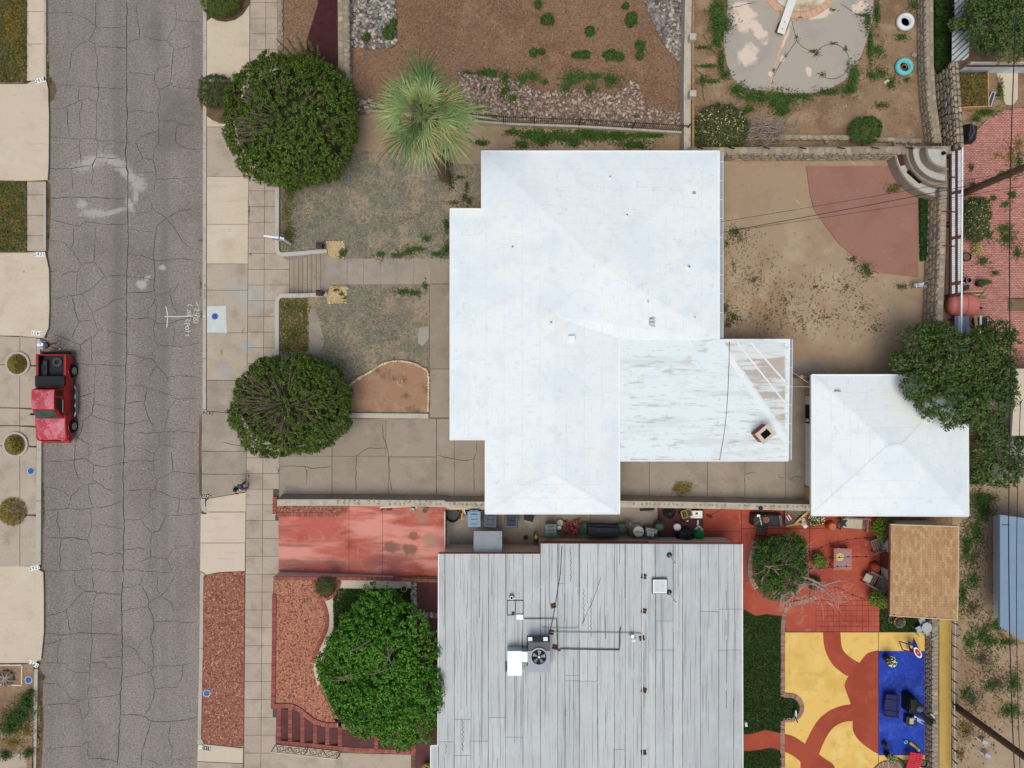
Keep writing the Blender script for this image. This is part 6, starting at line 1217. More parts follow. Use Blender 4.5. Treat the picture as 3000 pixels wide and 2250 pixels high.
grass('weed_patch', [(1367, 545, 8, 26), (1360, 580, 14, 18), (1330, 595, 20, 8), (1375, 590, 10, 12), (1345, 520, 24, 8), (1310, 480, 22, 14), (1300, 440, 26, 12), (1320, 540, 12, 20)], 900, ZL+.02, 'leaf_dull', .12, .05, .9, .08)
grass('weed_patch', [(1308, 660, 14, 24), (1308, 730, 14, 24), (1250, 700, 16, 12), (1200, 735, 16, 14), (1115, 745, 18, 12), (1165, 748, 24, 10), (1225, 730, 24, 10), (1280, 745, 22, 8), (1003, 748, 12, 12), (1010, 735, 10, 8), (985, 850, 10, 6), (1003, 862, 8, 6), (1011, 874, 6, 6), (1245, 838, 8, 14), (1180, 855, 24, 10), (1215, 860, 22, 10)], 2600, ZL+.02, 'leaf_weed', .11, .05, .9, .14)
sp = [(2170, 700, 70, 60), (2150, 780, 60, 60), (2210, 820, 100, 90), (2300, 880, 110, 60), (2250, 930, 90, 50), (2340, 940, 80, 50), (2480, 840, 70, 60), (2540, 800, 50, 50), (2520, 900, 60, 60), (2420, 930, 80, 50), (2130, 900, 30, 40), (2160, 690, 40, 30), (2390, 840, 70, 50), (2560, 960, 60, 50)]
p = blobs(sp, 1250); p = p[(p[:, 1] < 1000) & (p[:, 0] > 2114)]; p = p[~inside(p, [(2362, 487), (2690, 487), (2690, 812), (2562, 797), (2458, 714), (2384, 612)])]
pp = np.repeat(p, 4, 0)+rng.normal(size=(len(p)*4, 2))*1.6; c3 = Wn(pp, ZL+.02); c3[:, 2] += rng.uniform(0, .04, len(c3)); leaves('ground_weed', c3, np.tile([0, 0, 1.], (len(c3), 1))+rng.normal(size=(len(c3), 3))*.5, .06, .035, 'moss_weed', kind='stuff')
grass('weed_patch', [(2125, 905, 12, 22), (2150, 930, 24, 24), (2132, 950, 16, 16), (2128, 715, 10, 20), (2150, 680, 30, 20), (2535, 782, 30, 22), (2500, 760, 20, 16), (2540, 800, 20, 16), (2640, 840, 20, 12)], 1500, ZL+.02, 'leaf_dull', .1, .05, .9, .08)
grass('weed_patch', [(2870, 1470, 40, 30), (2880, 1500, 36, 40), (2860, 1560, 30, 50), (2890, 1460, 50, 16), (2830, 1600, 20, 70), (2880, 1860, 30, 40), (2920, 1830, 40, 30), (2900, 1880, 30, 24), (2950, 1880, 40, 16), (2820, 1740, 18, 60), (2900, 2010, 20, 18), (2960, 2080, 40, 30), (2830, 2030, 20, 24), (2970, 2000, 26, 40), (2840, 1880, 26, 40), (2850, 1700, 24, 30)], 6800, ZL+.02, 'leaf_weed', .14, .05, .8, .1)
grass('ground_weed', [(2850, 1780, 40, 60), (2880, 1930, 60, 60), (2850, 2050, 40, 60), (2920, 2000, 60, 60), (2850, 1640, 40, 80), (2830, 2140, 30, 40), (2870, 1450, 50, 30)], 4200, ZL+.02, 'moss_weed', .11, .045, .9, .05)
grass('dry_lawn', [(2830, 2130, 26, 26), (2815, 2210, 22, 30), (2960, 460, 20, 60), (2985, 420, 16, 30), (2920, 455, 20, 14)], 900, ZL+.03, 'dry_grass', .13, .05, .9, .06)
grass('weed_patch', [(2950, 700, 30, 24), (2945, 670, 26, 18), (2895, 690, 18, 22), (2880, 765, 22, 16), (2915, 800, 14, 12), (2945, 600, 16, 14), (2980, 740, 16, 24), (2845, 490, 10, 14), (2900, 530, 20, 8), (2940, 510, 20, 10), (2985, 480, 14, 40), (2890, 330, 40, 14), (2860, 350, 20, 14), (2930, 260, 10, 40), (2965, 570, 16, 12), (2910, 580, 14, 12), (2850, 540, 16, 8)], 3800, ZL+.05, 'leaf_weed', .11, .05, .9, .08)
grass('gutter_weed', [(141, 200, 5, 40), (146, 235, 9, 14), (140, 590, 4, 50), (140, 690, 4, 40), (125, 1985, 12, 14), (120, 2080, 5, 80), (112, 2150, 6, 60), (590, 1390, 4, 50), (590, 705, 6, 5), (588, 830, 3, 30), (590, 920, 3, 20), (604, 620, 4, 10), (128, 1500, 3, 60), (126, 1440, 3, 40), (130, 1720, 3, 12), (130, 1780, 3, 20), (128, 1850, 3, 16)], 1500, .02, 'mixed_grass', .09, .035, .9, .06)
grass('gutter_weed', [(733, 745, 4, 5), (728, 1395, 3, 16), (817, 1378, 3, 10), (730, 620, 2, 30), (600, 860, 2, 40), (728, 1420, 3, 20), (2340, 1291, 24, 3), (2355, 1292, 5, 4)], 260, ZP+.01, 'leaf_dull', .07, .03, .9, .05)
grass('gutter_leaf', [(115, 2100, 8, 100), (112, 2180, 6, 60), (140, 120, 3, 90), (578, 945, 4, 20)], 120, .05, 'straw', .14, .03, .5, .04)
grass('weed_patch', [(52, 2100, 46, 40), (80, 2060, 26, 30), (30, 2130, 30, 24), (90, 2030, 16, 14), (86, 2205, 18, 14), (20, 2210, 20, 14)], 4600, .17, 'leaf_weed', .13, .05, .9, .3)
grass('dry_lawn', [(40, 2175, 46, 22), (80, 2140, 20, 20)], 500, .17, 'dry_grass', .14, .04, .9, .06)
def litter(name, pts, z, n=1, l=.5, m='straw'):
    mb = MB()
    for x, y, L, a in pts:
        c = Vec(W(x, y, z+.03)); d = Vec((cos(R(a)), sin(R(a)), 0))*L*.0197/2; s = Vec((-d.y, d.x, 0)).normalized()*.03
        mb.add([c-d, c+s*.7+d*.1+Vec((0, 0, .03)), c+d, c-s*.7], [(0, 3, 2, 1)])
    return mb.bd(name, m, kind='stuff')
litter('fallen_leaf', [(2262, 620, 26, -50), (2335, 590, 36, -40), (2285, 757, 26, 40), (2180, 938, 34, -70), (2578, 900, 22, -70), (2122, 1410, 26, -50), (2020, 1398, 12, 0), (2375, 482, 18, -50), (2500, 477, 40, -35), (2600, 480, 26, 40), (2690, 618, 22, -15), (1055, 105, 22, 30), (1050, 112, 26, 60), (1060, 118, 20, -30), (1052, 122, 18, 10), (1030, 145, 10, 30), (1060, 158, 9, 0), (1105, 85, 12, -30), (1895, 352, 22, -60), (1925, 362, 22, 60), (1900, 375, 18, 10), (1676, 282, 18, 35), (1755, 410, 26, 60), (1505, 395, 24, 40), (1780, 420, 20, -60), (1550, 438, 18, -20), (1668, 153, 10, 40), (1880, 210, 8, 60)], ZL)
litter('fallen_leaf', [(712, 968, 22, 70), (710, 975, 14, 100), (648, 1032, 22, -75), (70, 795, 8, 60), (140, 165, 12, 90), (141, 178, 9, 70), (672, 1797, 24, 25)], ZP)
hp = thing('straw_heap', 'small heap of golden straw on the rear driveway by the stone wall', 'debris', W(1998, 1432, ZL+.02))
p = Wn(np.array([1998, 1430])+rng.normal(size=(420, 2))*np.array([13, 8]), ZL+.04); p[:, 2] += rng.uniform(0, .18, 420); leaves('straw', p, rng.normal(size=(420, 3))*.6+np.array([0, 0, 1]), .28, .025, 'dry_grass', hp, kind='stuff')
litter('fallen_leaf', [(2002, 1432, 30, -20), (2040, 1428, 14, 30), (2030, 1458, 20, 5), (1932, 1432, 10, 70), (1880, 1352, 16, 30), (1930, 1355, 14, -40), (1965, 1352, 12, 20)], ZL+.02)
UB = MB().box((0, 0, 0), (1, 1, 1)); ub = UB.bd('brick', 'brick'); BRICK = ub.data; bpy.data.objects.remove(ub)
ub = MB().box((0, 0, 0), (1, 1, 1)).bd('brick', 'old_brick'); OBRICK = ub.data; bpy.data.objects.remove(ub)
def bricks(root, pts, z, depth, pitch=4.6, h=.09, me=None, core=None):
    for x, y, a in walk(pts, pitch):
        zz = z(x, y) if callable(z) else z; c = W(x, y, zz); k = (H-zz)/F
        piece(me or BRICK, 'brick', (c[0], c[1], zz-h/2+ru(-.006, .006)), Matrix.Rotation(a+ru(-.04, .04), 3, 'Z'), (pitch*k*.86, depth*k*ru(.95, 1.03), h), root)
    if core:
        l, r = strip(pts, depth/2-.5, depth/2-.5); mb = MB()
        for i in range(len(pts)-1): mb.prism(P([l[i], l[i+1], r[i+1], r[i]], lambda x, y: (z(x, y) if callable(z) else z)-.03), core, 0)
        mb.bd('bedding', 'pink_concrete', root)
def edging(label, pts, z, depth, core=.1, me=None, pitch=4.6): t = thing('brick_edging', label, 'edging', W(pts[0][0], pts[0][1], 0)); bricks(t, pts, z, depth, pitch, me=me, core=core); return t
edging('red brick coping along the pavement side of the gravel garden', [(803, 1742), (802, 1900), (799, 2076)], 1.32, 12)
edging('red brick border between the gravel garden and the red driveway', [(800, 1695), (900, 1695), (1100, 1696), (1284, 1702)], 1.33, 10)
edging('curved red brick border beside the concrete garden walk', smooth([(917, 1702), (928, 1735), (946, 1768), (957, 1805), (955, 1842), (940, 1880), (924, 1915), (915, 1945)], 4), 1.33, 11)
edging('red brick ring closing off the corner shrub bed', smooth([(926, 1708), (940, 1738), (952, 1756), (975, 1746), (990, 1722), (995, 1704)], 4), 1.335, 9)
edging('wavy red brick coping above the brick steps', smooth([(806, 2069), (848, 2069), (875, 2079), (897, 2097), (922, 2114), (956, 2124), (990, 2125)], 5), 1.33, 13)
edging('red brick border along the bottom of the steps and patio walk', [(810, 2175), (900, 2183), (1000, 2194), (1216, 2206)], lambda x, y: .35+.95*min(1, max(0, (x-810)/185)), 12)
edging('red brick border around the small gravel bed at the pavement', [(805, 1456), (804, 1508)], .3, 12)
edging('red brick kerb rounding the end of the small gravel bed', [(812, 1508), (980, 1508)]+smooth([(980, 1508), (1000, 1503), (1014, 1490), (1019, 1474)], 4)[1:], lambda x, y: zD(x, y)+.14, 12)
stp = thing('brick_steps', 'brick edged steps climbing from the pavement beside the gravel garden', 'steps', W(815, 2130, .14))
nx = [817, 850, 886, 923, 959, 996]
yt = lambda x: float(np.interp(x, [808, 850, 880, 920, 960, 1000], [2074, 2076, 2086, 2120, 2130, 2132])); ybt = lambda x: 2170+(x-808)*.1
for i, x in enumerate(nx):
    z = .14+(i+1)*.185
    sheet('tread', [(x-6, yt(x)-4), (1000, yt(1000)-4), (1000, 2192), (x-6, ybt(x))], z, 'dark_patio', .2, stp)
    bricks(stp, [(x, yt(x)), (x, ybt(x))], z+.03, 12)
pw = thing('patio_walk', 'dark tiled walk with brick dividers between the steps and the striped roof', 'walk', W(1100, 2180, ZL))
sheet('slab', [(1003, 2140), (1214, 2140), (1214, 2202), (1003, 2190)], ZL+.02, 'dark_patio', .05, pw)
for x in (1102, 1212): bricks(pw, [(x, 2142), (x, 2200)], ZL+.06, 11)
sheet('lower_drive', [(806, 2186), (1000, 2206), (1222, 2212), (1222, 2300), (806, 2300)], .26, 'concrete', .2)
rl = thing('ornamental_railing', 'pale panel railing with dark iron scrollwork at the foot of the brick steps', 'railing', W(900, 2192, .4))
def rp2(u, v): return Vec(W(808+190*u, 2181+20*u, .35+.5*u))+Vec((0, 0, v))
for u in (0, .5, 1): MB().bar(rp2(u, 0), rp2(u, .85), .05, .05).bd('post', 'pink_concrete', rl)
for v in (.06, .85): MB().bar(rp2(0, v), rp2(1, v), .05, .06).bd('rail', 'pink_concrete', rl)
m = MB()
for p0 in (0, .5):
    for k in range(4):
        u0 = p0+.06+.12*k
        for s in (-1, 1): m.tube([rp2(u0+.05+s*.05*sin(t*.5), .12+.62*t/6) for t in range(7)], .016, 4)
        m.ball(rp2(u0+.05, .45), .04, 6, 4)
    m.tube([rp2(p0+.02+.46*t/12, .15+.5*abs(sin(t*.52))) for t in range(13)], .016, 4)
m.bd('scroll', 'rusty', rl, kind='stuff')
edging('long straight brick edging between the side lawn and the yellow court', [(2308, 1778), (2297, 1800), (2294, 1840), (2293, 2040)], ZL+.07, 13, 1.0, OBRICK, 5)
edging('half ring of bricks bulging into the yellow court', [(2296, 2037)]+circ(2314, 2074, 36, 16, a0=-90, a1=90)+[(2296, 2110)], ZL+.075, 13, 1.0, OBRICK, 5)
edging('short lower run of brick edging below the half ring', [(2293, 2112), (2292, 2300)], ZL+.07, 13, 1.0, OBRICK, 5)
edging('fanned brick edging running out under the bare branches', smooth([(2312, 1772), (2335, 1768), (2365, 1760), (2390, 1750)], 4), ZL+.07, 13, 1.0, OBRICK, 5)
edging('steep brick edging climbing beside the planter shrubs', smooth([(2300, 1768), (2322, 1742), (2345, 1722), (2362, 1706)], 4), ZL+.1, 13, 1.0, OBRICK, 5)
pl = edging('curved west wall of the raised brick planter', smooth([(2218, 1590), (2206, 1612), (2199, 1640), (2197, 1670), (2203, 1700), (2216, 1724)], 5), ZL+.45, 14, 1.0, OBRICK, 5)
edging('curved east wall of the raised brick planter', smooth([(2345, 1622), (2358, 1642), (2364, 1668), (2366, 1690)], 5), ZL+.45, 10, 1.0, OBRICK, 5)
sheet('planter_soil', smooth([(2222, 1584), (2280, 1570), (2330, 1590), (2356, 1640), (2362, 1690), (2330, 1735), (2296, 1764), (2240, 1748), (2210, 1712), (2203, 1660), (2210, 1610), (2222, 1584)], 4)[:-1], ZL+.3, 'dark_dirt', .3)
edging('row of bricks at the bottom edge beside the red slatted seat', smooth([(2568, 2262), (2592, 2243), (2640, 2240), (2690, 2244)], 4), ZL+.1, 22, 1.0, OBRICK, 5)
re_ = thing('rock_edging', 'curving line of small pale rocks around the bare bed by the driveway', 'edging', W(1150, 1060, ZL))
for x, y, a in walk(ROCKBED[2:], 8.2):
    c = W(x, y, ZL+.05); piece(random.choice(PALE), 'rock', (c[0], c[1], ZL+.1), Matrix.Rotation(a+ru(-.2, .2), 3, 'Z'), (ru(.17, .24), ru(.13, .18), .2), re_)
be1 = thing('rock_edging', 'squared tan stones around the gravel square north of the steps', 'edging', W(985, 706, ZL)); be2 = thing('rock_edging', 'scattered pale stones around the gravel square south of the steps', 'edging', W(990, 888, ZL))
for t, pts in ((be1, [(954, 709), (1006, 709), (1010, 735)]), (be2, [(962, 888), (1016, 886)])):
    for x, y, a in walk(pts, 9): c = W(x, y, ZL+.04); piece(random.choice(PALE), 'rock', (c[0], c[1], ZL+.05), Matrix.Rotation(a, 3, 'Z'), (.17, .1, .14), t)
for x, y, s in ((1018, 846, .26), (1012, 852, .16), (1015, 864, .15), (1014, 887, .18), (1008, 754, .14)): c = W(x, y, ZL); piece(PALE[2], 'rock', (c[0], c[1], ZL+.05), Matrix.Rotation(x, 3, 'Z'), (s, s*.6, .15), be2 if y > 800 else be1)
ur = thing('rock_ring', 'small U shaped ring of rocks inside the bare bed', 'rocks', W(1170, 1124, ZL))
for x, y, a in walk(smooth([(1164, 1114), (1167, 1124), (1175, 1128), (1180, 1120), (1177, 1113)], 4), 4.5): c = W(x, y, ZL); piece(PALE[1], 'rock', (c[0], c[1], ZL+.04), Matrix.Rotation(a, 3, 'Z'), (.1, .06, .1), ur)
c = W(1055, 1108, ZL); b = thing('boulder', 'flat tan boulder where the rock line starts by the bush', 'rock', (c[0], c[1], ZL)); piece(PALE[4], 'rock', (c[0], c[1], ZL+.08), Matrix.Rotation(.3, 3, 'Z'), (.28, .2, .22), b)
rocks('river_cobbles', sample([(1024, -10), (1158, -10), (1160, 60), (1163, 118), (1150, 140), (1100, 142), (1026, 138)], 900), ZL+.02, .14, .32, 'grey_cobble')
rocks('river_cobbles', sample([(1888, -10), (2004, -10), (2004, 182), (1985, 178), (1955, 140), (1920, 80), (1900, 30)], 700), ZL+.02, .14, .36, 'grey_cobble')
rocks('river_cobbles', sample([(1336, 212), (1400, 218), (1500, 235), (1590, 272), (1690, 262), (1800, 280), (1830, 250), (1850, 236), (1872, 250), (1886, 300), (1950, 322), (2003, 326), (2003, 372), (1850, 372), (1700, 360), (1500, 352), (1400, 346), (1360, 300)], 2700), ZL+.02, .08, .25, 'cobble')
rocks('river_cobbles', sample([(1024, 290), (1096, 286), (1100, 330), (1024, 340)], 120), ZL+.03, .12, .3, 'cobble')
rocks('river_cobbles', sample(rect(1207, 1706, 1220, 1860), 260), ZL+.02, .12, .26, 'grey_cobble'); rocks('river_cobbles', sample(rect(1221, 1796, 1290, 1807), 150), ZL+.02, .12, .26, 'grey_cobble')
rocks('pebbles', blobs([(900, 620, 80, 100), (1200, 640, 120, 80), (1100, 950, 120, 80), (1150, 1000, 90, 80), (950, 720, 40, 30)], 420), ZL+.02, .05, .1, 'cobble')
rocks('pebbles', sample([(2040, 240), (2690, 240), (2690, 400), (2300, 400), (2040, 330)], 260), ZL+.02, .05, .12, 'cobble'); rocks('pebbles', blobs([(2890, 1600, 40, 60), (2930, 1780, 30, 40), (2890, 2150, 60, 60)], 160), ZL+.02, .06, .16, 'cobble')
for x, y, s, lab in ((2922, 1522, .3, 'pale rock by the north corner of the blue grey shed'), (2920, 1640, .36, 'pale rock halfway along the blue grey shed wall'), (2676, 163, .34, 'flat orange rock standing above the teal tyre'), (2420, 418, .3, 'orange rock beside the stone kerb behind the backyard wall')):
    c = W(x, y, ZL); b = thing('boulder', lab, 'rock', (c[0], c[1], ZL)); piece(STONES[3], 'rock', (c[0], c[1], ZL+.1), Matrix.Rotation(y, 3, 'Z'), (s, s*.8, .2), b)
V, Fq = [], []; poly = [(2818, 432), (2850, 395), (2880, 358), (2940, 322), (3100, 300), (3100, 1115), (2822, 1115)]
zz = ZL+.02; k_ = (H-zz)/F; i = 0
for r in range(0, 160):
    y = 300+5.3*r
    for cidx in range(0, 32):
        x = 2815+10.4*cidx+(5.2 if r % 2 else 0)
        if not inside(np.array([[x+5, y+2.5]]), poly)[0]: continue
        z = zz+ru(-.008, .008); q = [W(x+.35, y+.35, z), W(x+10.05, y+.35, z), W(x+10.05, y+4.95, z), W(x+.35, y+4.95, z)]
        b = len(V); V += q+[(p[0], p[1], z-.05) for p in q]; Fq += [(b+3, b+2, b+1, b), (b, b+1, b+5, b+4), (b+1, b+2, b+6, b+5), (b+2, b+3, b+7, b+6), (b+3, b, b+4, b+7)]
sheet('paving_bed', poly, ZL-.01, 'dark_dirt', .02)
np_mesh('paver', np.array(V), np.array(Fq), 'paver', kind='stuff')
sheet('concrete_path', [(2918, 210), (2982, 206), (2982, 290), (2968, 308), (2946, 306), (2938, 280), (2932, 250)], ZL+.03, 'pale_concrete', .05)
pc = W(2345, -60, ZL); pool = thing('pool', 'half drained round pool with pink coping at the top edge', 'pool', W(2345, -60, ZL))
for i in range(40):
    a0, a1 = 360*i/40, 360*(i+.96)/40; sheet('coping_block', circ(2345, -62, 117, 2, a0=a0, a1=a1)+circ(2345, -62, 97, 2, a0=a0, a1=a1)[::-1], z_(0)+.08, 'coping', .12, pool)
rr = 97*.0194; MB().lathe((pc[0], pc[1]+.04, 0), [(rr*.2, z_(0)-.02+.065), (rr*.72, z_(0)+.05), (rr, z_(0)+.074)], 40).bd('shell', 'pool_shell', pool)
MB().lathe((pc[0]-.35, pc[1]+.1, 0), [(rr*.66, ZL+.062), (rr*.66, ZL+.066)], 36).bd('water', 'pool_water', pool)
dv = thing('diving_board', 'white diving board reaching from the deck over the round pool', 'diving board', W(2290, 80, ZL)); a, b = Vec(W(2287, 98, ZL+.42)), Vec(W(2324, -10, ZL+.5)); MB().bar(a, b, .44, .06).bd('board', 'white_panel', dv, bevel=.015)
p = a.lerp(b, .2); MB().box((p.x, p.y, ZL+.2), (.5, .5, .42), rz=R(-20)).bd('stand', 'rusty', dv)
for t_ in (.12, .3): p = a.lerp(b, t_); MB().lathe(p+Vec((0, 0, .03)), [(.03, 0), (.03, .02)], 8).bd('bolt', 'rusty', dv)
dk = bpy.data.objects['pool_deck']
crack_mesh([smooth(circ(2437, 180, 51, 22, a0=-160, a1=120), 2), [(2335, 120), (2316, 145), (2300, 165), (2275, 205), (2255, 255)], [(2335, 120), (2355, 140), (2375, 150)], [(2130, 26), (2218, 5)], [(2460, 8), (2500, 36), (2552, 62)], [(2318, 55), (2332, 115)]], z_(0)+.036, 1, 2.2).bd('crack', 'crack', dk, kind='stuff')
m = MB(); m.add(P([(2294, 98), (2300, 100), (2256, 261), (2251, 260)], z_(0)+.037), [(0, 3, 2, 1)]); m.bd('paint_stripe', 'coping', dk)
grass('weed_patch', [(2334, 110, 7, 10), (2383, 150, 16, 8), (2392, 160, 10, 10), (2410, 220, 14, 8), (2440, 128, 14, 5), (2476, 143, 7, 9), (2302, 163, 5, 5), (2267, 207, 6, 7), (2340, 52, 14, 5), (2285, 34, 8, 5), (2440, 30, 12, 5), (2530, 45, 30, 6)], 760, z_(0)+.04, 'leaf_dull', .09, .04, .9, .06)
def tyre(px, py, label, m, hole):
    t = thing('painted_tyre', label, 'tyre', W(px, py, ZL)); c = Vec(t.location)
    MB().lathe(c, [(.3, .05), (.42, 0), (.50, .08), (.51, .2), (.43, .3), (.32, .31), (.27, .24), (.27, .06)], 28).bd('tyre', m, t, smooth=True); MB().lathe(c, [(.275, .03), (.275, .06)], 20).bd('soil', hole, t); return t
tyre(2648, 68, 'white painted tyre planter, the upper of the two in the pool yard', 'tyre_white', 'dirt'); t = tyre(2645, 199, 'teal painted tyre planter, the lower of the two in the pool yard', 'teal_paint', 'black')
c = t.location; MB().tube([(c.x+.14*cos(a*.5), c.y+.14*sin(a*.5), ZL+.1+.004*a) for a in range(20)], .02, 5).bd('hose', 'terracotta', t)
m = MB(); c = W(2595, 241, ZL); pb_ = thing('paving_block', 'small pale block lying among weeds below the teal tyre', 'block', c); m.box((c[0], c[1], ZL+.05), (.32, .16, .1), rz=.6).bd('block', 'pale_concrete', pb_)
def lid(px, py, label, z=ZP):
    t = thing('meter_lid', label, 'lid', W(px, py, z+.012)); MB().lathe(t.location, [(.22, -.02), (.22, .014), (.18, .016)], 24).bd('ring', 'lid_ring', t); MB().lathe(t.location, [(.175, .014), (.172, .028), (.02, .03)], 24).bd('cover', 'lid_blue', t)
lid(630, 927, 'round blue meter lid set in the new concrete square'); lid(91, 1380, 'round blue meter lid on the pavement south of the truck'); lid(84, 1992, 'round blue meter lid in the weedy planting bed', .15); lid(606, 2031, 'round blue meter lid in the red gravel strip', .16)
def plate(px, py, txt, ang, label, bgm='plate_white', fgm='ink', w=1.0, h=.38, sz=.34, z=None, bg=True):
    z = ZP+.004 if z is None else z; t = thing('house_number', label, 'house number', W(px, py, z)); c = t.location
    if bg: MB().box((c.x, c.y, z+.002), (w*.62, h*.72, .004), rz=R(ang)).bd('plate', bgm, t)
    cu = bpy.data.curves.new('numerals', 'FONT'); cu.body = txt; cu.size = sz*.86; cu.align_x = 'CENTER'; cu.align_y = 'CENTER'; cu.extrude = .001; cu.space_character = 1.15; cu.materials.append(MATS[fgm])
    tmp = bpy.data.objects.new('numerals', cu); C.objects.link(tmp); bpy.context.view_layer.update(); me = bpy.data.meshes.new_from_object(tmp.evaluated_get(bpy.context.evaluated_depsgraph_get())); bpy.data.objects.remove(tmp)
    o = bpy.data.objects.new('numerals', me); C.objects.link(o); o.parent = t; o.location = (0, 0, .007); o.rotation_euler = (0, 0, R(ang)); return t
plate(118, 235, '2433', 16, 'white painted house number 2433 on the kerb'); plate(116, 745, '2431', 0, 'white house number 2431 reading upright, at the north end of its driveway'); plate(108, 976, '2431', 176, 'white house number 2431 upside down, by the standing man')
plate(101, 1663, '2427', 10, 'white house number 2427 reading upright, by the kerb'); plate(98, 1945, '2427', 153, 'white house number 2427 upside down, by the planting bed'); plate(611, 1209, '2424', 172, 'worn black house number 2424 on bare concrete', bg=False)
plate(606, 1453, '2420', 189, 'black house number plate 2420 upside down on the apron', 'plate_black', 'plate_white', .85, .3, .26)
t = plate(605, 2192, '2418', -9, 'black house number plate 2418 with a small white emblem panel', 'plate_black', 'plate_white', .8, .3, .26); c = t.location
MB().box((c.x-.36, c.y+.06, ZP+.006), (.19, .2, .004), rz=R(-9)).bd('emblem', 'plate_white', t); MB().tube([(c.x-.43+.02*i, c.y+.07+.03*sin(i*1.7), ZP+.009) for i in range(8)], .01, 4).bd('emblem_mark', 'ink', t)
ck = thing('chalk_marking', 'white chalk survey marks on the road reading 2420 Line Spots', 'marking', W(525, 920, 0)); Z = lambda pts: [(460+x*.09946, 860+y*.09943) for x, y in pts]
strokes = {'line': [[(258, 375), (300, 560), (310, 700), (298, 880), (290, 1000)], [(222, 675), (600, 683), (1050, 660)]],
           'letter': [[(1040, 355), (930, 310), (905, 375)], [(900, 462), (880, 456)], [(990, 462), (975, 460)], [(885, 500), (985, 520), (975, 560), (885, 545)], [(880, 640), (940, 590), (990, 620), (970, 655), (900, 600)],
                      [(985, 765), (940, 830), (900, 770), (850, 780), (845, 830), (880, 838)], [(800, 885), (960, 880), (965, 930), (900, 945), (880, 890)], [(885+55*cos(a), 1015+45*sin(a)) for a in np.linspace(0, 6.3, 9)], [(830, 1115), (985, 1105)], [(930, 1070), (928, 1150)], [(940, 1260), (925, 1200), (880, 1235), (850, 1250), (845, 1200)]],
           'numeral': [[(1225, 440), (1240, 500), (1190, 510), (1120, 430), (1105, 520)], [(1220, 575), (1150, 585), (1165, 650)], [(1070, 625), (1265, 672)], [(1180, 690), (1222, 740), (1180, 775), (1085, 690), (1075, 770)], [(1150+70*cos(a), 822+46*sin(a)) for a in np.linspace(0, 6.3, 10)], [(1150, 245), (1180, 310), (1220, 385)]]}
for nm, ls in strokes.items():
    for l_ in ls: ribbon(Z(l_), 2.4 if nm == 'line' else 1.7, .006, .004).bd(nm, 'chalk', ck)
ribbon(Z([(1340, 668), (1425, 665)]), 2.6, .156, .004).bd('line', 'chalk', ck)
def ring_planter(px, py, r, label, gravel=True, rp_=.7):
    t = thing('planter', label, 'planter', W(px, py, ZP)); c = t.location; k = (H-ZP)/F
    if gravel: MB().lathe(c, [(r*k, -.02), (r*k, .1), (r*k-.12, .1), (r*k-.12, .03)], 32).bd('ring', 'kerb', t); MB().lathe(c, [(r*k-.12, 0), (r*k-.12, .04)], 24).bd('gravel', 'asphalt', t)
    n = 900; a = rng.uniform(0, 6.28, n); d = np.sqrt(rng.uniform(0, 1, n))*r*k*rp_; p = np.stack([c.x+d*np.cos(a), c.y+d*np.sin(a), c.z+.06+.35*(1-(d/(r*k*rp_))**2)*rng.uniform(.3, 1, n)], 1)
    ax = np.stack([np.cos(a), np.sin(a), rng.uniform(.1, .9, n)], 1); leaves('dry_grass', p, np.stack([-np.cos(a)*.5, -np.sin(a)*.5, np.ones(n)], 1)+rng.normal(size=(n, 3))*.3, .22, .04, 'dry_grass', t, axis=ax)
ring_planter(54, 1066, 36, 'ring planter of dry golden grass beside the tail of the truck'); ring_planter(47, 1302, 37, 'ring planter of dry golden grass by the front of the truck'); ring_planter(39, 1499, 40, 'round mound of dry golden grass without a ring', False, 1.0)
sg = thing('sign_post', 'white yard sign post with a long arm leaning over the pavement wall', 'sign post', W(853, 716, ZL)); a = Vec(sg.location); tp2 = Vec((a.x, a.y, 2.98)); d = Vec((-.98, .13, 0)).normalized()
MB().bar(a-Vec((0, 0, .1)), tp2+Vec((0, 0, .1)), .1, .1).bd('post', 'white_vinyl', sg, bevel=.01); MB().bar(tp2-d*.14+Vec((0, 0, -.06)), tp2+d*.98+Vec((0, 0, -.06)), .1, .1).bd('arm', 'white_vinyl', sg, bevel=.01)
MB().box(tp2+d*.1+Vec((0, 0, 0)), (.08, .1, .03)).bd('cap', 'black', sg); MB().bar(tp2+d*.12-Vec((0, 0, .55)), tp2+d*.72-Vec((0, 0, .55)), .02, .72).bd('panel', 'shirt_blue', sg)
bw = thing('stump', 'weathered stump with pale roots in the corner of the planting bed', 'stump', W(20, 1985, .16)); m = MB(); q = random.Random(2); c = bw.location
MB().lathe(c, [(.5, -.05), (.45, .12), (.36, .16)], 12).bd('stump', 'bark', bw)
for i in range(14): an = q.uniform(0, 6.28); m.tube([c+Vec((0, 0, .14)), c+Vec((cos(an)*.3, sin(an)*.3, .22)), c+Vec((cos(an)*.6, sin(an)*.6, .05))], [.05, .03, .015], 5)
m.bd('root', 'dead_wood', bw, kind='stuff')
tk = thing('pickup_truck', 'red pickup truck with sun faded roof parked half on the pavement', 'truck', W(180, 1160, 0)); xc = -26.36
tk.location = (xc, -.8, 0)
yR, yF, cf, cr = 1.70, -3.28, -2.45, .765
def arch(cy): return [(cy+.43*cos(a), .36+.43*sin(a)) for a in np.linspace(math.pi, 0, 11)]
side = [(yF+.02, .42)]+[(y, z) for y, z in arch(cf)]+[(y, z) for y, z in arch(cr)]+[(yR, .44), (yR, 1.0), (-.2, 1.0), (-.24, 1.06), (-1.95, 1.06), (-3.0, .96), (-3.2, .86), (yF, .7)]
body = MB()
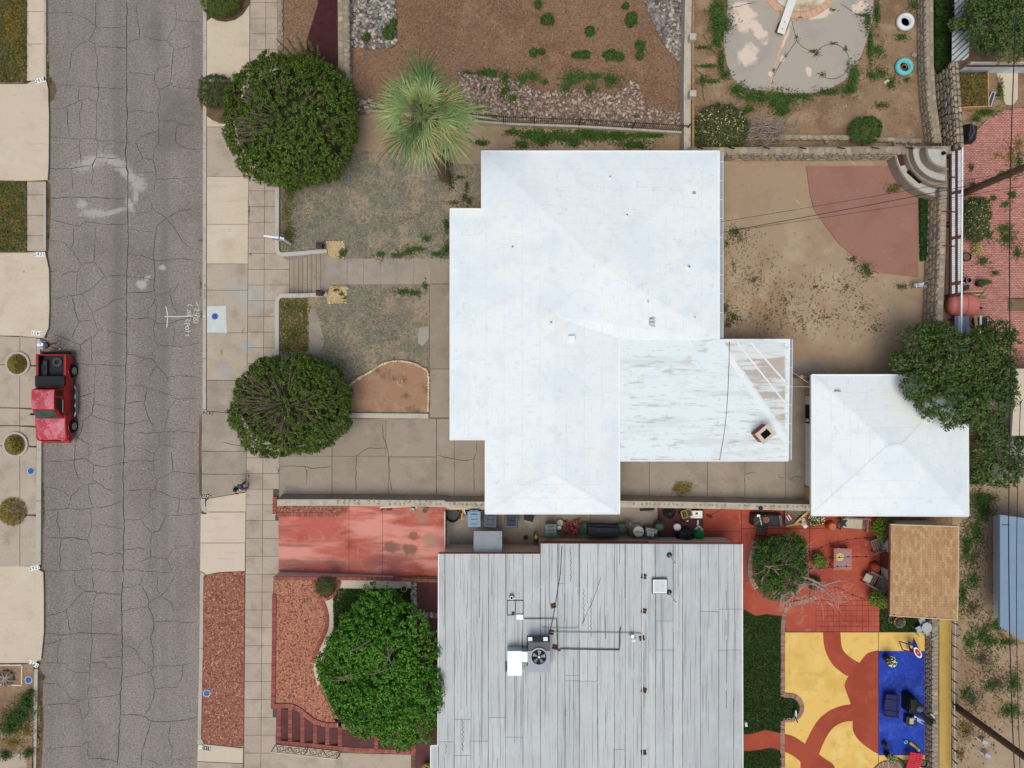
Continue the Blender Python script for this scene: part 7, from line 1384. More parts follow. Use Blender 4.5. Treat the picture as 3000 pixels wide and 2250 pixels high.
for s in (-1, 1):
    n = len(side); vo = [(xc+s*(.86+.02*sin(min(1, max(0, (z-.4)/.6))*math.pi)), y, z) for y, z in side]; vi = [(xc+s*.74, y, z) for y, z in side]
    body.add(vo+vi, [tuple(range(n)), tuple(range(2*n-1, n-1, -1))]+[(i, (i+1) % n, n+(i+1) % n, n+i) for i in range(n)])
    for cy in (cf, cr):
        a_ = [(cy+.46*cos(t), .36+.46*sin(t)) for t in np.linspace(math.pi*1.02, -.06, 13)]
        body.tube([(xc+s*.885, y, z) for y, z in a_], .035, 6)
body.add([(xc-.78, yR-.06, .45), (xc+.78, yR-.06, .45), (xc+.78, yR-.06, 1.0), (xc-.78, yR-.06, 1.0), (xc-.78, yR, .45), (xc+.78, yR, .45), (xc+.78, yR, 1.0), (xc-.78, yR, 1.0)], [(0, 1, 2, 3), (7, 6, 5, 4), (3, 2, 6, 7), (0, 4, 5, 1)])
body.add([(xc-.76, yF+.03, .45), (xc+.76, yF+.03, .45), (xc+.74, yF+.1, .84), (xc-.74, yF+.1, .84)], [(0, 1, 2, 3)])
bo = body.bd('body', 'truck_red', tk, bevel=.012)
hd = MB(); rows = [(-1.93, 1.075, .80), (-2.3, 1.075, .81), (-2.8, 1.03, .80), (-3.05, .97, .77), (-3.2, .87, .74)]; xs_ = (-1, -.8, -.3, 0, .3, .8, 1); V = []
for y, z, w in rows: V += [(xc+w*u, y, z+.035*(1-u*u)-(.02 if abs(u) == 1 else 0)) for u in xs_]
hd.add(V, [(r*7+i, (r+1)*7+i, (r+1)*7+i+1, r*7+i+1) for r in range(4) for i in range(6)]); hd.bd('hood', 'truck_top', tk, smooth=True)
hr, hb = (.64, .80); zr, zb2 = 1.70, 1.06; yr0, yr1, yb0, yb1 = -.3, -1.42, -.22, -1.98
cabv = [(xc-hb, yb0, zb2), (xc+hb, yb0, zb2), (xc+hb, yb1, zb2), (xc-hb, yb1, zb2), (xc-hr, yr0, zr), (xc+hr, yr0, zr), (xc+hr, yr1, zr), (xc-hr, yr1, zr)]
MB().add(cabv, [(0, 3, 2, 1), (4, 5, 6, 7), (0, 1, 5, 4), (1, 2, 6, 5), (2, 3, 7, 6), (3, 0, 4, 7)]).bd('cab', 'truck_red', tk, bevel=.03)
V = []
for y, z in ((yr0-.03, zr+.0), (yr0-.15, zr+.025), (-.85, zr+.04), (yr1+.12, zr+.03), (yr1+.0, zr+.005)): V += [(xc+hr*.985*u, y, z+.025*(1-u*u)) for u in (-1, -.7, 0, .7, 1)]
MB().add(V, [(r*5+i, (r+1)*5+i, (r+1)*5+i+1, r*5+i+1) for r in range(4) for i in range(4)]).bd('roof', 'truck_top', tk, smooth=True)
def face_quad(a, b, c_, d, u0, u1, v0, v1, off):
    a, b, c_, d = map(Vec, (a, b, c_, d)); n = (b-a).cross(d-a).normalized()*-off
    f = lambda u, v: a.lerp(b, u).lerp(d.lerp(c_, u), v)+n; return [f(u0, v0), f(u1, v0), f(u1, v1), f(u0, v1)]
def pane(nm, q, m): MB().add(q, [(0, 1, 2, 3)]).bd(nm, m, tk)
c8 = [Vec(v) for v in cabv]
pane('windscreen', face_quad(c8[2], c8[3], c8[7], c8[6], .06, .94, .06, .94, .034), 'glass_green')
pane('rear_window', face_quad(c8[0], c8[1], c8[5], c8[4], .1, .9, .2, .86, .034), 'glass_dark')
for s in (0, 1):
    f = (c8[1], c8[2], c8[6], c8[5]) if s == 0 else (c8[3], c8[0], c8[4], c8[7])
    for nm, u0, u1 in (('quarter_window', .06, .3), ('side_window', .38, .8)):
        if s: u0, u1 = 1-u1, 1-u0
        q = face_quad(*f, u0, u1, .22, .86, .034)
        if nm == 'side_window': j = 1 if s == 0 else 0; ext = face_quad(*f, (.94 if s == 0 else .06), (.94 if s == 0 else .06), .22, .22, .034)[0]; q[j] = ext
        pane(nm, q, 'glass_dark')
    xs2 = xc+(hb-.02 if s == 0 else -hb+.02)+(.03 if s == 0 else -.03); MB().bar((xs2, -.9, 1.2), (xs2, -1.62, 1.2), .02, .05).bd('window_trim', 'steel', tk)
    sg_ = 1 if s == 0 else -1
    MB().box((xc+sg_*.95, -1.72, 1.16), (.2, .12, .16)).bar((xc+sg_*.8, -1.72, 1.12), (xc+sg_*.95, -1.72, 1.16), .05, .05).bd('mirror', 'black', tk, bevel=.02)
    st2 = MB().tube([(xc+sg_*.93, -.1, .36), (xc+sg_*1.0, -.25, .36), (xc+sg_*1.0, -1.75, .36), (xc+sg_*.93, -1.9, .36)], .05, 8).bd('step_bar', 'steel', tk, smooth=True)
    for y in (-.45, -1.0, -1.5): MB().box((xc+sg_*1.0, y, .412), (.07, .3, .012)).bd('tread_pad', 'black', st2)
    for cy in (cf, cr):
        M = Matrix.Rotation(R(90), 3, 'Y'); w = MB().lathe((xc+sg_*.83, cy, .36), [(.2, -.11), (.33, -.12), (.365, -.07), (.365, .07), (.33, .12), (.2, .11)], 28, M=M).bd('wheel', 'tyre', tk, smooth=True)
        MB().lathe((xc+sg_*.835, cy, .36), [(.215, .05), (.215, .125), (.18, .128), (.13, .116), (.06, .132)] if sg_ > 0 else [(.06, -.132), (.13, -.116), (.18, -.128), (.215, -.125), (.215, -.05)], 20, M=M).bd('rim', 'rim', w)
        for k in range(5): a = 2*math.pi*k/5; MB().box((xc+sg_*.952, cy+.14*cos(a), .36+.14*sin(a)), (.02, .05, .05)).bd('hole', 'black', w)
    MB().add([(xc+sg_*.42, yF+.02, .66), (xc+sg_*.78, yF+.1, .66), (xc+sg_*.76, yF+.14, .84), (xc+sg_*.42, yF+.07, .84)], [(0, 1, 2, 3) if sg_ > 0 else (3, 2, 1, 0)]).bd('headlight', 'lamp_clear', tk)
    MB().box((xc+sg_*.82, yF+.2, .8), (.1, .2, .14)).bd('indicator', 'amber', tk, bevel=.02); MB().box((xc+sg_*.8, yR-.0, .8), (.12, .04, .3)).bd('tail_light', 'target_red', tk)
MB().box((xc, yF-.05, .52), (1.66, .16, .2)).bd('front_bumper', 'truck_red', tk, bevel=.04); MB().box((xc, yR+.1, .5), (1.6, .16, .16)).bd('rear_bumper', 'black', tk, bevel=.03); MB().box((xc, yF+.02, .74), (.8, .05, .14)).bd('grille', 'black', tk)
MB().box((xc, .74, .6), (1.5, 1.84, .05)).bd('bed_floor', 'truck_black', tk); MB().box((xc, -.16, .8), (1.5, .05, .4)).bd('bed_wall', 'truck_red', tk)
for s in (-1, 1): MB().box((xc+s*.72, .74, .8), (.05, 1.84, .4)).bd('bed_liner', 'truck_black', tk); MB().box((xc+s*.62, cr, .72), (.2, .8, .22)).bd('wheel_tub', 'truck_black', tk, bevel=.03)
MB().box((xc, .155, 1.02), (1.68, .62, .24)).bd('toolbox', 'truck_black', tk, bevel=.03)
hs_ = thing('garden_hose', 'coil of green hose lying in the truck bed', 'hose', (xc+.14, 1.28, .63)); MB().tube([(xc+.14+(.14+.004*i)*cos(i*.55), 1.28+(.14+.004*i)*sin(i*.55), .66+.004*(i % 12)) for i in range(36)], .022, 5).bd('coil', 'green_pot', hs_)
bx = thing('tool_case', 'long dark case lying along the side of the truck bed', 'case', (xc-.5, .85, .62)); MB().box((xc-.48, .9, .72), (.24, .9, .2)).bd('case', 'cover_navy', bx, bevel=.02); MB().box((xc-.48, .9, .83), (.05, .3, .03)).bd('handle', 'black', bx)
def skin(name, V, E, m, parent, sub=1, root=0):
    ks = list(V); me = bpy.data.meshes.new(name); me.from_pydata([V[k][0] for k in ks], [(ks.index(a), ks.index(b)) for a, b in E], []); me.materials.append(MATS[m])
    o = put(bpy.data.objects.new(name, me), parent); o.modifiers.new('skin', 'SKIN').use_smooth_shade = True
    for i, k in enumerate(ks): me.skin_vertices[0].data[i].radius = (V[k][1], V[k][1]); me.skin_vertices[0].data[i].use_root = (i == root)
    s = o.modifiers.new('sub', 'SUBSURF'); s.levels = sub; s.render_levels = sub; return o
def person(label, px, py, z, rz, h, top, legs, shoes, sleeves, hem, legpose, armpose, head_tilt):
    t = thing('person', label, 'person', W(px, py, z), rz); s = h/1.76
    def v(x, y, zz, r): return (Vec((x*s, y*s, zz*s)), r*s)
    ht = head_tilt; B = {'pel': v(0, 0, .94, .12), 'sp': v(0, .01, 1.14, .115), 'ch': v(0, .02, 1.36, .135), 'nk': v(0, .03+ht*.3, 1.51, .055), 'hd': v(0, .05+ht*.7, 1.59, .078), 'hd2': v(0, .05+ht, 1.69, .085)}
    Ed = [('pel', 'sp'), ('sp', 'ch'), ('ch', 'nk'), ('nk', 'hd'), ('hd', 'hd2')]
    for sd, nm in ((-1, 'l'), (1, 'r')):
        (kx, ky), (ax, ay) = legpose[nm]; (ex, ey, ez), (wx, wy, wz) = armpose[nm]
        B.update({nm+'hip': v(.095*sd, 0, .88, .085), nm+'kn': v(kx, ky, .5, .058), nm+'an': v(ax, ay, .09, .042), nm+'toe': v(ax*1.05, ay+.17, .035, .035), nm+'sh': v(.185*sd, .01, 1.43, .06), nm+'el': v(ex, ey, ez, .042), nm+'wr': v(wx, wy, wz, .03), nm+'ha': v(wx-.01*sd, wy+.08, wz, .03)})
        Ed += [('pel', nm+'hip'), (nm+'hip', nm+'kn'), (nm+'kn', nm+'an'), (nm+'an', nm+'toe'), ('ch', nm+'sh'), (nm+'sh', nm+'el'), (nm+'el', nm+'wr'), (nm+'wr', nm+'ha')]
        for i, (o, L) in enumerate(((-.032, .07), (-.012, .085), (.01, .08), (.03, .062))):
            B[nm+'f%d' % i] = v(wx-.01*sd+o, wy+.08+L*.55, wz-.005, .0095); B[nm+'g%d' % i] = v(wx-.01*sd+o*1.1, wy+.08+L, wz-.03, .008); Ed += [(nm+'ha', nm+'f%d' % i), (nm+'f%d' % i, nm+'g%d' % i)]
        B[nm+'th'] = v(wx-.05*sd, wy+.06, wz+.01, .011); B[nm+'ti'] = v(wx-.06*sd, wy+.1, wz+.0, .009); Ed += [(nm+'wr', nm+'th'), (nm+'th', nm+'ti')]
    skin('body', B, Ed, 'skin', t)
    g = lambda k, dr, dz=0: (B[k][0]+Vec((0, 0, dz)), B[k][1]+dr*s)
    T_ = {'pel': g('pel', .03, .0), 'sp': g('sp', .03), 'ch': g('ch', .025), 'nk0': (B['ch'][0].lerp(B['nk'][0], .55), .075*s)}; TE = [('pel', 'sp'), ('sp', 'ch'), ('ch', 'nk0')]
    for nm in 'lr':
        T_[nm+'sh'] = g(nm+'sh', .022); T_[nm+'el'] = (B[nm+'sh'][0].lerp(B[nm+'el'][0], sleeves), B[nm+'el'][1]+.03*s); TE += [('ch', nm+'sh'), (nm+'sh', nm+'el')]
    skin('shirt', T_, TE, top, t)
    Q = {'pel': g('pel', .02, -.02)}; QE = []
    for nm in 'lr':
        Q[nm+'hip'] = g(nm+'hip', .02); Q[nm+'kn'] = g(nm+'kn', .026); Q[nm+'an'] = (B[nm+'kn'][0].lerp(B[nm+'an'][0], hem), (.075 if hem < .6 else .06)*s); QE += [('pel', nm+'hip'), (nm+'hip', nm+'kn'), (nm+'kn', nm+'an')]
        a_, b_ = B[nm+'an'][0], B[nm+'toe'][0]; skin('shoe', {'a': (a_-Vec((0, .05*s, .03*s)), .05*s), 'b': (a_+Vec((0, .06*s, -.04*s)), .052*s), 'c': (b_+Vec((0, .02*s, .008)), .045*s)}, [('a', 'b'), ('b', 'c')], shoes, t)
    skin('trousers', Q, QE, legs, t)
    hc = B['hd'][0].lerp(B['hd2'][0], .55)
    MB().ball(hc+Vec((0, .1*s, -.03)), (.014, .02, .02), 6, 5).bd('nose', 'skin').parent = t; MB().box(hc+Vec((0, .088*s, -.075)), (.05, .012, .012)).bd('mouth', 'target_red').parent = t
    for sd in (-1, 1): MB().ball(hc+Vec((sd*.033, .083*s, .005)), .012, 6, 4).bd('eye', 'black').parent = t; MB().ball(hc+Vec((sd*.088*s, 0, -.01)), (.014, .025, .035), 6, 5).bd('ear', 'skin').parent = t
    return t, hc, s, B
man, hc, s, B = person('man in a white cap, pale blue shirt and khaki shorts standing behind the truck', 168, 1014, .02, R(-88), 1.76, 'shirt_blue', 'khaki', 'shoe_white', .75, .45,
    {'l': ((-.13, .03), (-.16, .0)), 'r': ((.13, .02), (.17, .06))}, {'l': ((-.32, -.02, 1.17), (-.17, .2, 1.02)), 'r': ((.32, -.02, 1.17), (.17, .2, 1.02))}, .02)
cp_ = MB().ball(hc+Vec((0, -.005, .045)), (.118, .13, .1), 14, 8).bd('cap', 'cap_white', smooth=True); cp_.parent = man; MB().lathe(hc+Vec((0, .11, .05)), [(.1, 0), (.1, .014)], 14, 1, 1.25).bd('peak', 'cap_white').parent = cp_
MB().box((0, .15, 1.0), (.16, .05, .12)).bd('waist_pouch', 'black', bevel=.015).parent = man; MB().tube([(0.2*cos(a)*.9, .165*sin(a)*.9, 1.03) for a in np.linspace(0, 6.283, 17)], .02, 6).bd('belt', 'black').parent = man
wom, hc, s, B = person('woman with long black hair, leafy white blouse and jeans walking on the apron', 720, 1421, .16, R(160), 1.64, 'blouse', 'jeans', 'black', 1.0, .93,
    {'l': ((-.1, .14), (-.13, .13)), 'r': ((.1, .05), (.13, -.16))}, {'l': ((-.27, .04, 1.16), (-.1, .27, 1.1)), 'r': ((.27, .0, 1.16), (.1, .27, 1.12))}, .05)
hr_ = MB().ball(hc+Vec((0, -.035, .03)), (.118, .12, .12), 14, 9).ball(hc+Vec((0, -.1, -.17)), (.125, .075, .2), 12, 8).bd('hair', 'hair_black', smooth=True); hr_.parent = wom
ph = thing('phone', 'small dark phone held by the woman in the leafy blouse', 'phone', (0, 0, 0)); p = man.location; wl = wom.location; d = Vec((cos(R(160)+math.pi/2), sin(R(160)+math.pi/2), 0)); MB().box(Vec(wl)+d*.36+Vec((0, 0, 1.06)), (.14, .08, .012), rz=R(160)).bd('case', 'black', ph)
def item(name, label, cat, px, py, parts, rz=0, z=ZL+.025, group=None):
    t = thing(name, label, cat, group=group); last = t
    for p in parts:
        sub = p[0].startswith('>'); o = p[1].bd(p[0].lstrip('>'), p[2], last if sub else t, **(p[3] if len(p) > 3 else {}))
        if not sub: last = o
    t.location = W(px, py, z); t.rotation_euler = (0, 0, R(rz)); return t
Bv = lambda v: dict(bevel=v)
def bin_(name, label, px, py, m, w=.6, d=.7, h=1.02, rz=0, dark='black', open_=False):
    b = MB(); b.add([(-w*.42, -d*.42, 0), (w*.42, -d*.42, 0), (w*.42, d*.42, 0), (-w*.42, d*.42, 0), (-w/2, -d/2, h), (w/2, -d/2, h), (w/2, d/2, h), (-w/2, d/2, h)], [(0, 3, 2, 1), (4, 5, 6, 7), (0, 1, 5, 4), (1, 2, 6, 5), (2, 3, 7, 6), (3, 0, 4, 7)])
    l = MB().box((0, 0, h+.03), (w*1.06, d*1.06, .06)).box((0, -.02, h+.075), (w*.5, d*.8, .04)); g_ = MB()
    for y in (-.22, 0, .22): g_.box((0, y*d/.7, h+.1), (w*.5, .025, .012))
    hdl = MB().bar((-w*.34, d*.56, h-.02), (w*.34, d*.56, h-.02), .05, .05).bar((-w*.34, d*.48, h-.02), (-w*.34, d*.58, h-.02), .05, .05).bar((w*.34, d*.48, h-.02), (w*.34, d*.58, h-.02), .05, .05).bar((0, d*.48, h-.02), (0, d*.58, h-.02), .05, .05)
    P_ = [('body', b, m, Bv(.03)), ('lid', l, m, Bv(.03)), ('>rib', g_, dark), ('handle', hdl, m)]
    for s in (-1, 1): P_.append(('wheel', MB().lathe((s*w*.42, d*.42, .12), [(.12, -.03), (.12, .03)], 14, M=Matrix.Rotation(R(90), 3, 'Y')), 'black'))
    if open_: P_.append(('recess', MB().box((0, -.03, h+.1), (w*.72, d*.6, .012)), 'cover_navy')); P_.append(('rim', MB().bar((-w*.4, -d*.38, h+.11), (w*.4, -d*.38, h+.11), .05, .03).bar((-w*.4, d*.32, h+.11), (w*.4, d*.32, h+.11), .05, .03).bar((-w*.4, -d*.38, h+.11), (-w*.4, d*.32, h+.11), .05, .03).bar((w*.4, -d*.38, h+.11), (w*.4, d*.32, h+.11), .05, .03), 'bin_navy'))
    return item(name, label, 'bin', px, py, P_, rz)
item('basket', 'round dark wicker tub in the corner by the lattice fence', 'basket', 1328, 1504, [('tub', MB().lathe((0, 0, 0), [(.3, 0), (.38, .5), (.42, .52), (.38, .52), (.33, .25), (.3, .2)], 24), 'wicker'), ('ring', MB().tube([(.4*cos(a), .4*sin(a), .53) for a in np.linspace(0, 6.283, 25)], .03, 5), 'bin_dark'), ('base', MB().lathe((0, 0, .3), [(.34, 0), (.34, .01)], 20), 'bin_dark')])
item('scrap_wood', 'heap of broken brown boards beside the wicker tub', 'wood', 1349, 1498, [('board', MB().box((ru(-.25, .25), ru(-.25, .25), .05+.04*i), (ru(.25, .5), .1, .03), rz=ru(0, 3)), random.choice(('brown_wood', 'grey_wood', 'wood'))) for i in range(9)]+[('batten', MB().bar((.15, .4, .4), (.3, -.1, .3), .05, .05), 'white_panel')])
def bag(name, label, px, py, sx, sy, h, m, seed, rz=0):
    r_ = random.Random(seed); b = MB(); n = 16; pr = [(.55, 0), (.95, .12), (1.0, .35), (.9, .6), (.62, .8), (.26, .92), (.18, 1.0), (.3, 1.06)]; V = []
    for r, z in pr: V += [(r*sx*cos(2*math.pi*i/n)*r_.uniform(.84, 1.12), r*sy*sin(2*math.pi*i/n)*r_.uniform(.84, 1.12), z*h*r_.uniform(.92, 1.06)) for i in range(n)]
    b.add(V, [(k*n+i, k*n+(i+1) % n, (k+1)*n+(i+1) % n, (k+1)*n+i) for k in range(len(pr)-1) for i in range(n)]+[tuple(range((len(pr)-1)*n, len(pr)*n))])
    return item(name, label, 'bag', px, py, [('sack', b, m), ('knot', MB().ball((0, 0, h*.98), (.1, .08, .08), 7, 5), m)], rz)
bag('trash_bag', 'small slumped black bag between the scrap boards and the pale blue bin', 1370, 1494, .2, .2, .4, 'bag_black', 1)
bin_('wheelie_bin', 'pale blue wheelie bin, lightest of the three under the white eave', 1392, 1510, 'bin_blue', .68, .82, 1.05)
bin_('wheelie_bin', 'dark navy wheelie bin next to the pale blue one', 1438, 1512, 'bin_navy', .68, .8, 1.0, -4); bin_('wheelie_bin', 'navy wheelie bin with a sunken lid, farthest east under the white eave', 1498, 1514, 'bin_navy', .7, .8, 1.0, 0, 'black', True)
item('crate', 'black folding crate half hidden under the white eave', 'crate', 1551, 1506, [('crate', MB().box((0, 0, .3), (.5, .6, .6)), 'black'), ('mesh_side', MB().box((0, -.31, .3), (.5, .02, .5)), 'bin_dark')]+[('slat', MB().box((0, -.325, .1+.1*i), (.48, .012, .03)), 'steel') for i in range(5)], -14)
bin_('wheelie_bin', 'grey green wheelie bin by the barred window', 1611, 1542, 'bin_green', .6, .62, 1.0, 180)
item('bucket', 'small grey bucket right of the grey green bin', 'bucket', 1638, 1545, [('bucket', MB().lathe((0, 0, 0), [(.14, 0), (.17, .35), (.15, .35), (.13, .1)], 16), 'bin_dark'), ('base', MB().lathe((0, 0, .12), [(.14, 0), (.14, .01)], 12), 'steel')])
item('planter_box', 'cream many sided pot behind the small grey bucket', 'pot', 1640, 1529, [('pot', MB().lathe((0, 0, 0), [(.13, 0), (.17, .28), (.19, .3), (.15, .3)], 8), 'cream_plastic'), ('soil', MB().lathe((0, 0, .27), [(.15, 0), (.15, .01)], 8), 'dark_dirt')])
bk = thing('brick_pile', 'stack of loose red bricks and flowerpots between bucket and covered grill', 'bricks', W(1672, 1544, ZL+.02)); c = bk.location; q = random.Random(3)
for k in range(70): piece(BRICK, 'brick', (c.x+q.uniform(-.42, .42), c.y+q.uniform(-.36, .36), c.z+.05+.09*(k % 5)), Matrix.Rotation(q.choice((0, 1.57))+q.uniform(-.2, .2), 3, 'Z'), (.2, .095, .08), bk)
def pot(name, label, px, py, r, h, m, plant=None, pr=.2, n=40, fl=None, rz=0, z=ZL+.025, nf=30, leaf=.1):
    t = item(name, label, 'plant pot', px, py, [('pot', MB().lathe((0, 0, 0), [(r*.7, 0), (r, h*.92), (r*1.08, h), (r*.9, h), (r*.85, h*.85)], 16), m), ('soil', MB().lathe((0, 0, h*.86), [(r*.88, 0), (r*.88, .01)], 14), 'dark_dirt')], rz, z)
    if plant:
        c = t.location; crown(t, (c.x, c.y, c.z+h+pr*.35), (pr, pr, pr*.8), n, 10, pr*.35, leaf, plant, int(px), rough=.3, zmin=-.2)
        if fl: d = unit(rng.normal(size=(nf, 3))); d[:, 2] = abs(d[:, 2]); leaves('flower', np.array(c)+np.array([0, 0, h+pr*.35])+d*pr*1.05, d*.4+np.array([0, 0, 1]), .08, .07, fl, t, kind='stuff')
    return t
pot('flower_pot', 'little terracotta pot at the top corner of the brick pile', 1693, 1522, .09, .16, 'terracotta')
item('grill', 'long dark covered grill against the tan wall between two green chairs', 'grill', 1762, 1546, [('cover', MB().add([(-.9, -.27, 0), (.9, -.3, 0), (.9, .27, 0), (-.9, .27, 0), (-.86, -.3, .95), (.88, -.32, .98), (.86, .2, 1.02), (-.88, .22, 1.0)], [(0, 3, 2, 1), (4, 5, 6, 7), (0, 1, 5, 4), (1, 2, 6, 5), (2, 3, 7, 6), (3, 0, 4, 7)]), 'cover_navy', Bv(.05)), ('shelf_rail', MB().bar((-.85, .3, .9), (.8, .32, .92), .07, .04), 'black'), ('lid', MB().box((0, .05, 1.03), (.9, .3, .05)), 'cover_navy', Bv(.02))], -2)
def mchair(name, label, px, py, rz):
    m = MB()
    for x in (-.25, .25):
        for y in (-.22, .22): m.bar((x, y, 0), (x*.9, y*.9, .42), .03, .03)
    bk_ = MB()
    for i in range(5): bk_.bar((-.2+.1*i, .22, .42), (-.22+.11*i, .34, .9), .025, .02)
    bk_.tube([(-.25, .22, .42), (-.27, .34, .9), (0, .38, .98), (.27, .34, .9), (.25, .22, .42)], .02, 5)
    return item(name, label, 'chair', px, py, [('leg_frame', m, 'green_metal'), ('seat', MB().lathe((0, 0, .42), [(.27, 0), (.27, .03)], 16), 'green_pot'), ('backrest', bk_, 'green_metal'), ('arm', MB().tube([(-.27, -.2, .42), (-.3, -.18, .64), (-.28, .28, .68)], .02, 5), 'green_metal'), ('arm', MB().tube([(.27, -.2, .42), (.3, -.18, .64), (.28, .28, .68)], .02, 5), 'green_metal')], rz)
mchair('metal_chair', 'green metal chair at the brick pile end of the covered grill', 1711, 1543, 70); mchair('metal_chair', 'green metal chair at the drum end of the covered grill', 1818, 1543, -80)
item('hand_truck', 'old grey hand truck lying against the wall beside the cream drum', 'hand truck', 1842, 1548, [('rail', MB().bar((-.22, .35, .7), (.02, -.45, .1), .05, .04), 'grey_wood'), ('rail', MB().bar((.08, .38, .7), (.32, -.5, .1), .05, .04), 'grey_wood'), ('rung', MB().bar((-.18, .3, .66), (.1, .33, .66), .04, .04), 'grey_wood'), ('rung', MB().bar((-.06, -.12, .36), (.2, -.12, .36), .04, .04), 'grey_wood'), ('toe_plate', MB().box((-.1, .36, .72), (.3, .2, .02), rz=.2), 'grey_wood'), ('strap', MB().tube([(-.3, -.1, .3), (-.05, -.3, .32), (.25, -.5, .2)], .02, 5), 'brown_wood')])
item('drum', 'round cream drum with a flat lid beside the hand truck', 'drum', 1863, 1548, [('drum', MB().lathe((0, 0, 0), [(.26, 0), (.28, .1), (.28, .8), (.26, .84)], 24), 'cream_plastic'), ('lid', MB().lathe((0, 0, .84), [(.29, 0), (.29, .03), (.27, .04)], 24), 'cream_plastic'), ('handle', MB().bar((-.18, 0, .9), (.18, -.03, .9), .04, .03), 'grey_wood')])
item('sink', 'junked white and steel sink unit with pipes by the green pot', 'sink', 1900, 1550, [('frame', MB().box((0, 0, .35), (.62, .42, .7)), 'ac_dark'), ('rack', MB().bar((-.3, .18, .72), (.34, .12, .74), .03, .03).bar((-.3, .1, .72), (.34, .04, .74), .03, .03).bar((-.3, .02, .72), (.34, -.04, .74), .03, .03), 'white_panel'), ('basin', MB().box((-.02, -.12, .74), (.4, .26, .05)), 'white_panel', Bv(.02)), ('bowl', MB().lathe((-.02, -.1, .77), [(.1, 0), (.12, .01)], 12), 'steel'), ('knob', MB().ball((.27, -.2, .74), .09, 8, 5), 'maroon')]+[('pipe', MB().tube([(-.3+.1*i, .2, .7), (-.25+.12*i, .38, .8), (-.1+.1*i, .5-.1*i, .7)], .018, 5), 'rusty') for i in range(4)], -6)
item('green_pot', 'mottled green pot with a black folded frame standing in it', 'pot', 1926, 1536, [('pot', MB().lathe((0, 0, 0), [(.18, 0), (.3, .3), (.26, .62), (.16, .7)], 12), 'green_pot'), ('rod', MB().bar((-.25, .42, .75), (.2, .1, .8), .05, .04).bar((-.25, .15, .78), (.25, .35, .78), .06, .04), 'black'), ('frame', MB().tube([(-.28, .1, .4), (-.3, .2, .75), (.05, .22, .8)], .03, 5), 'black')])
item('iron_bar', 'black metal bar lying flat below the south stone wall', 'bar', 1895, 1492, [('bar', MB().bar((-.42, 0, .03), (.42, .03, .03), .08, .05).bar((-.4, -.08, .03), (.4, -.04, .03), .03, .03), 'black')])
bag('trash_bag', 'black rubbish bag by the wall next to the amber wooden chair', 1959, 1500, .34, .34, .5, 'bag_black', 5); bag('trash_bag', 'largest bulging black rubbish bag beside the roof edge', 2003, 1565, .5, .48, .8, 'bag_black', 6)
item('bucket', 'white lidded bucket behind the largest black bag', 'bucket', 1979, 1540, [('bucket', MB().lathe((0, 0, 0), [(.15, 0), (.19, .42), (.2, .44)], 18), 'white'), ('lid', MB().lathe((0, 0, .44), [(.2, 0), (.2, .03), (.17, .04)], 18), 'white'), ('handle', MB().tube([(-.2, 0, .44), (0, -.2, .5), (.2, 0, .44)], .02, 5), 'bin_navy')])
wc = [('seat', MB().box((0, 0, .42), (.55, .5, .05)), 'dark_metal'), ('leg_frame', MB().bar((-.25, -.22, 0), (-.25, -.22, .9), .05, .05).bar((.25, -.22, 0), (.25, -.22, .9), .05, .05).bar((-.25, .22, 0), (-.25, .22, .42), .05, .05).bar((.25, .22, 0), (.25, .22, .42), .05, .05), 'brown_wood')]
for a, b in (((-.28, .05, .92), (.28, .05, .92)), ((-.28, .45, .92), (.28, .45, .92)), ((-.28, .05, .92), (-.28, .45, .92)), ((.28, .05, .92), (.28, .45, .92)), ((0, .05, .92), (0, .45, .92))): wc.append(('frame_bar', MB().bar(a, b, .05, .04), 'amber_wood'))
wc.append(('cane_panel', MB().box((0, .25, .9), (.54, .38, .02)), 'wicker')); item('wooden_chair', 'amber framed wooden chair with dark cane panels by the white table', 'chair', 2004, 1508, wc, 18)
item('side_table', 'small white table with a square cut in its top against the wall', 'table', 2033, 1502, [('top', MB().box((0, 0, .55), (.66, .42, .06)), 'white', Bv(.01)), ('insert', MB().box((.0, .06, .59), (.13, .13, .02)), 'amber_wood'), ('>hole', MB().box((.0, .06, .602), (.08, .08, .006)), 'black')]+[('leg', MB().bar((x, y, 0), (x, y, .53), .05, .05), 'white') for x in (-.28, .28) for y in (-.16, .16)]+[('edge', MB().box((.36, .02, .5), (.06, .3, .16)), 'star_navy')])
item('hose', 'short dark bent hose on the floor beside the white table', 'hose', 2022, 1512, [('hose', MB().tube([(-.2, .2, .3), (-.05, .1, .35), (.0, -.12, .2), (.3, -.2, .03), (.5, -.34, .03)], .03, 6), 'cover_navy')])
bag('sack', 'green and white sack spilling cans near the roof edge', 2044, 1566, .3, .36, .6, 'bag_green', 9, -30)
cansp = [(2013, 1525), (2044, 1526), (2044, 1531), (2043, 1536), (2041, 1545), (2046, 1542), (2050, 1543), (2052, 1546), (2037, 1550), (2043, 1548), (2034, 1560), (2031, 1563), (2028, 1562), (2036, 1556), (2029, 1568), (2027, 1578), (2056, 1550), (2033, 1566)]
cb0 = None; cans = ['squashed can lying alone by the amber chair']+['white drink can spilled from the green sack']*17
for i, (x, y) in enumerate(cansp):
    if cb0 is None: cb0 = item('drink_can', cans[0], 'can', x, y, [('can', MB().lathe((0, 0, 0), [(.055, 0), (.06, .03), (.06, .07), (.05, .08)], 10), 'can'), ('lid', MB().lathe((0, 0, .08), [(.045, 0), (.04, .004)], 8), 'steel')], group='spilled drink cans')
    else: dup(cb0, W(x, y, ZL+.025), ru(0, 6), cans[i])
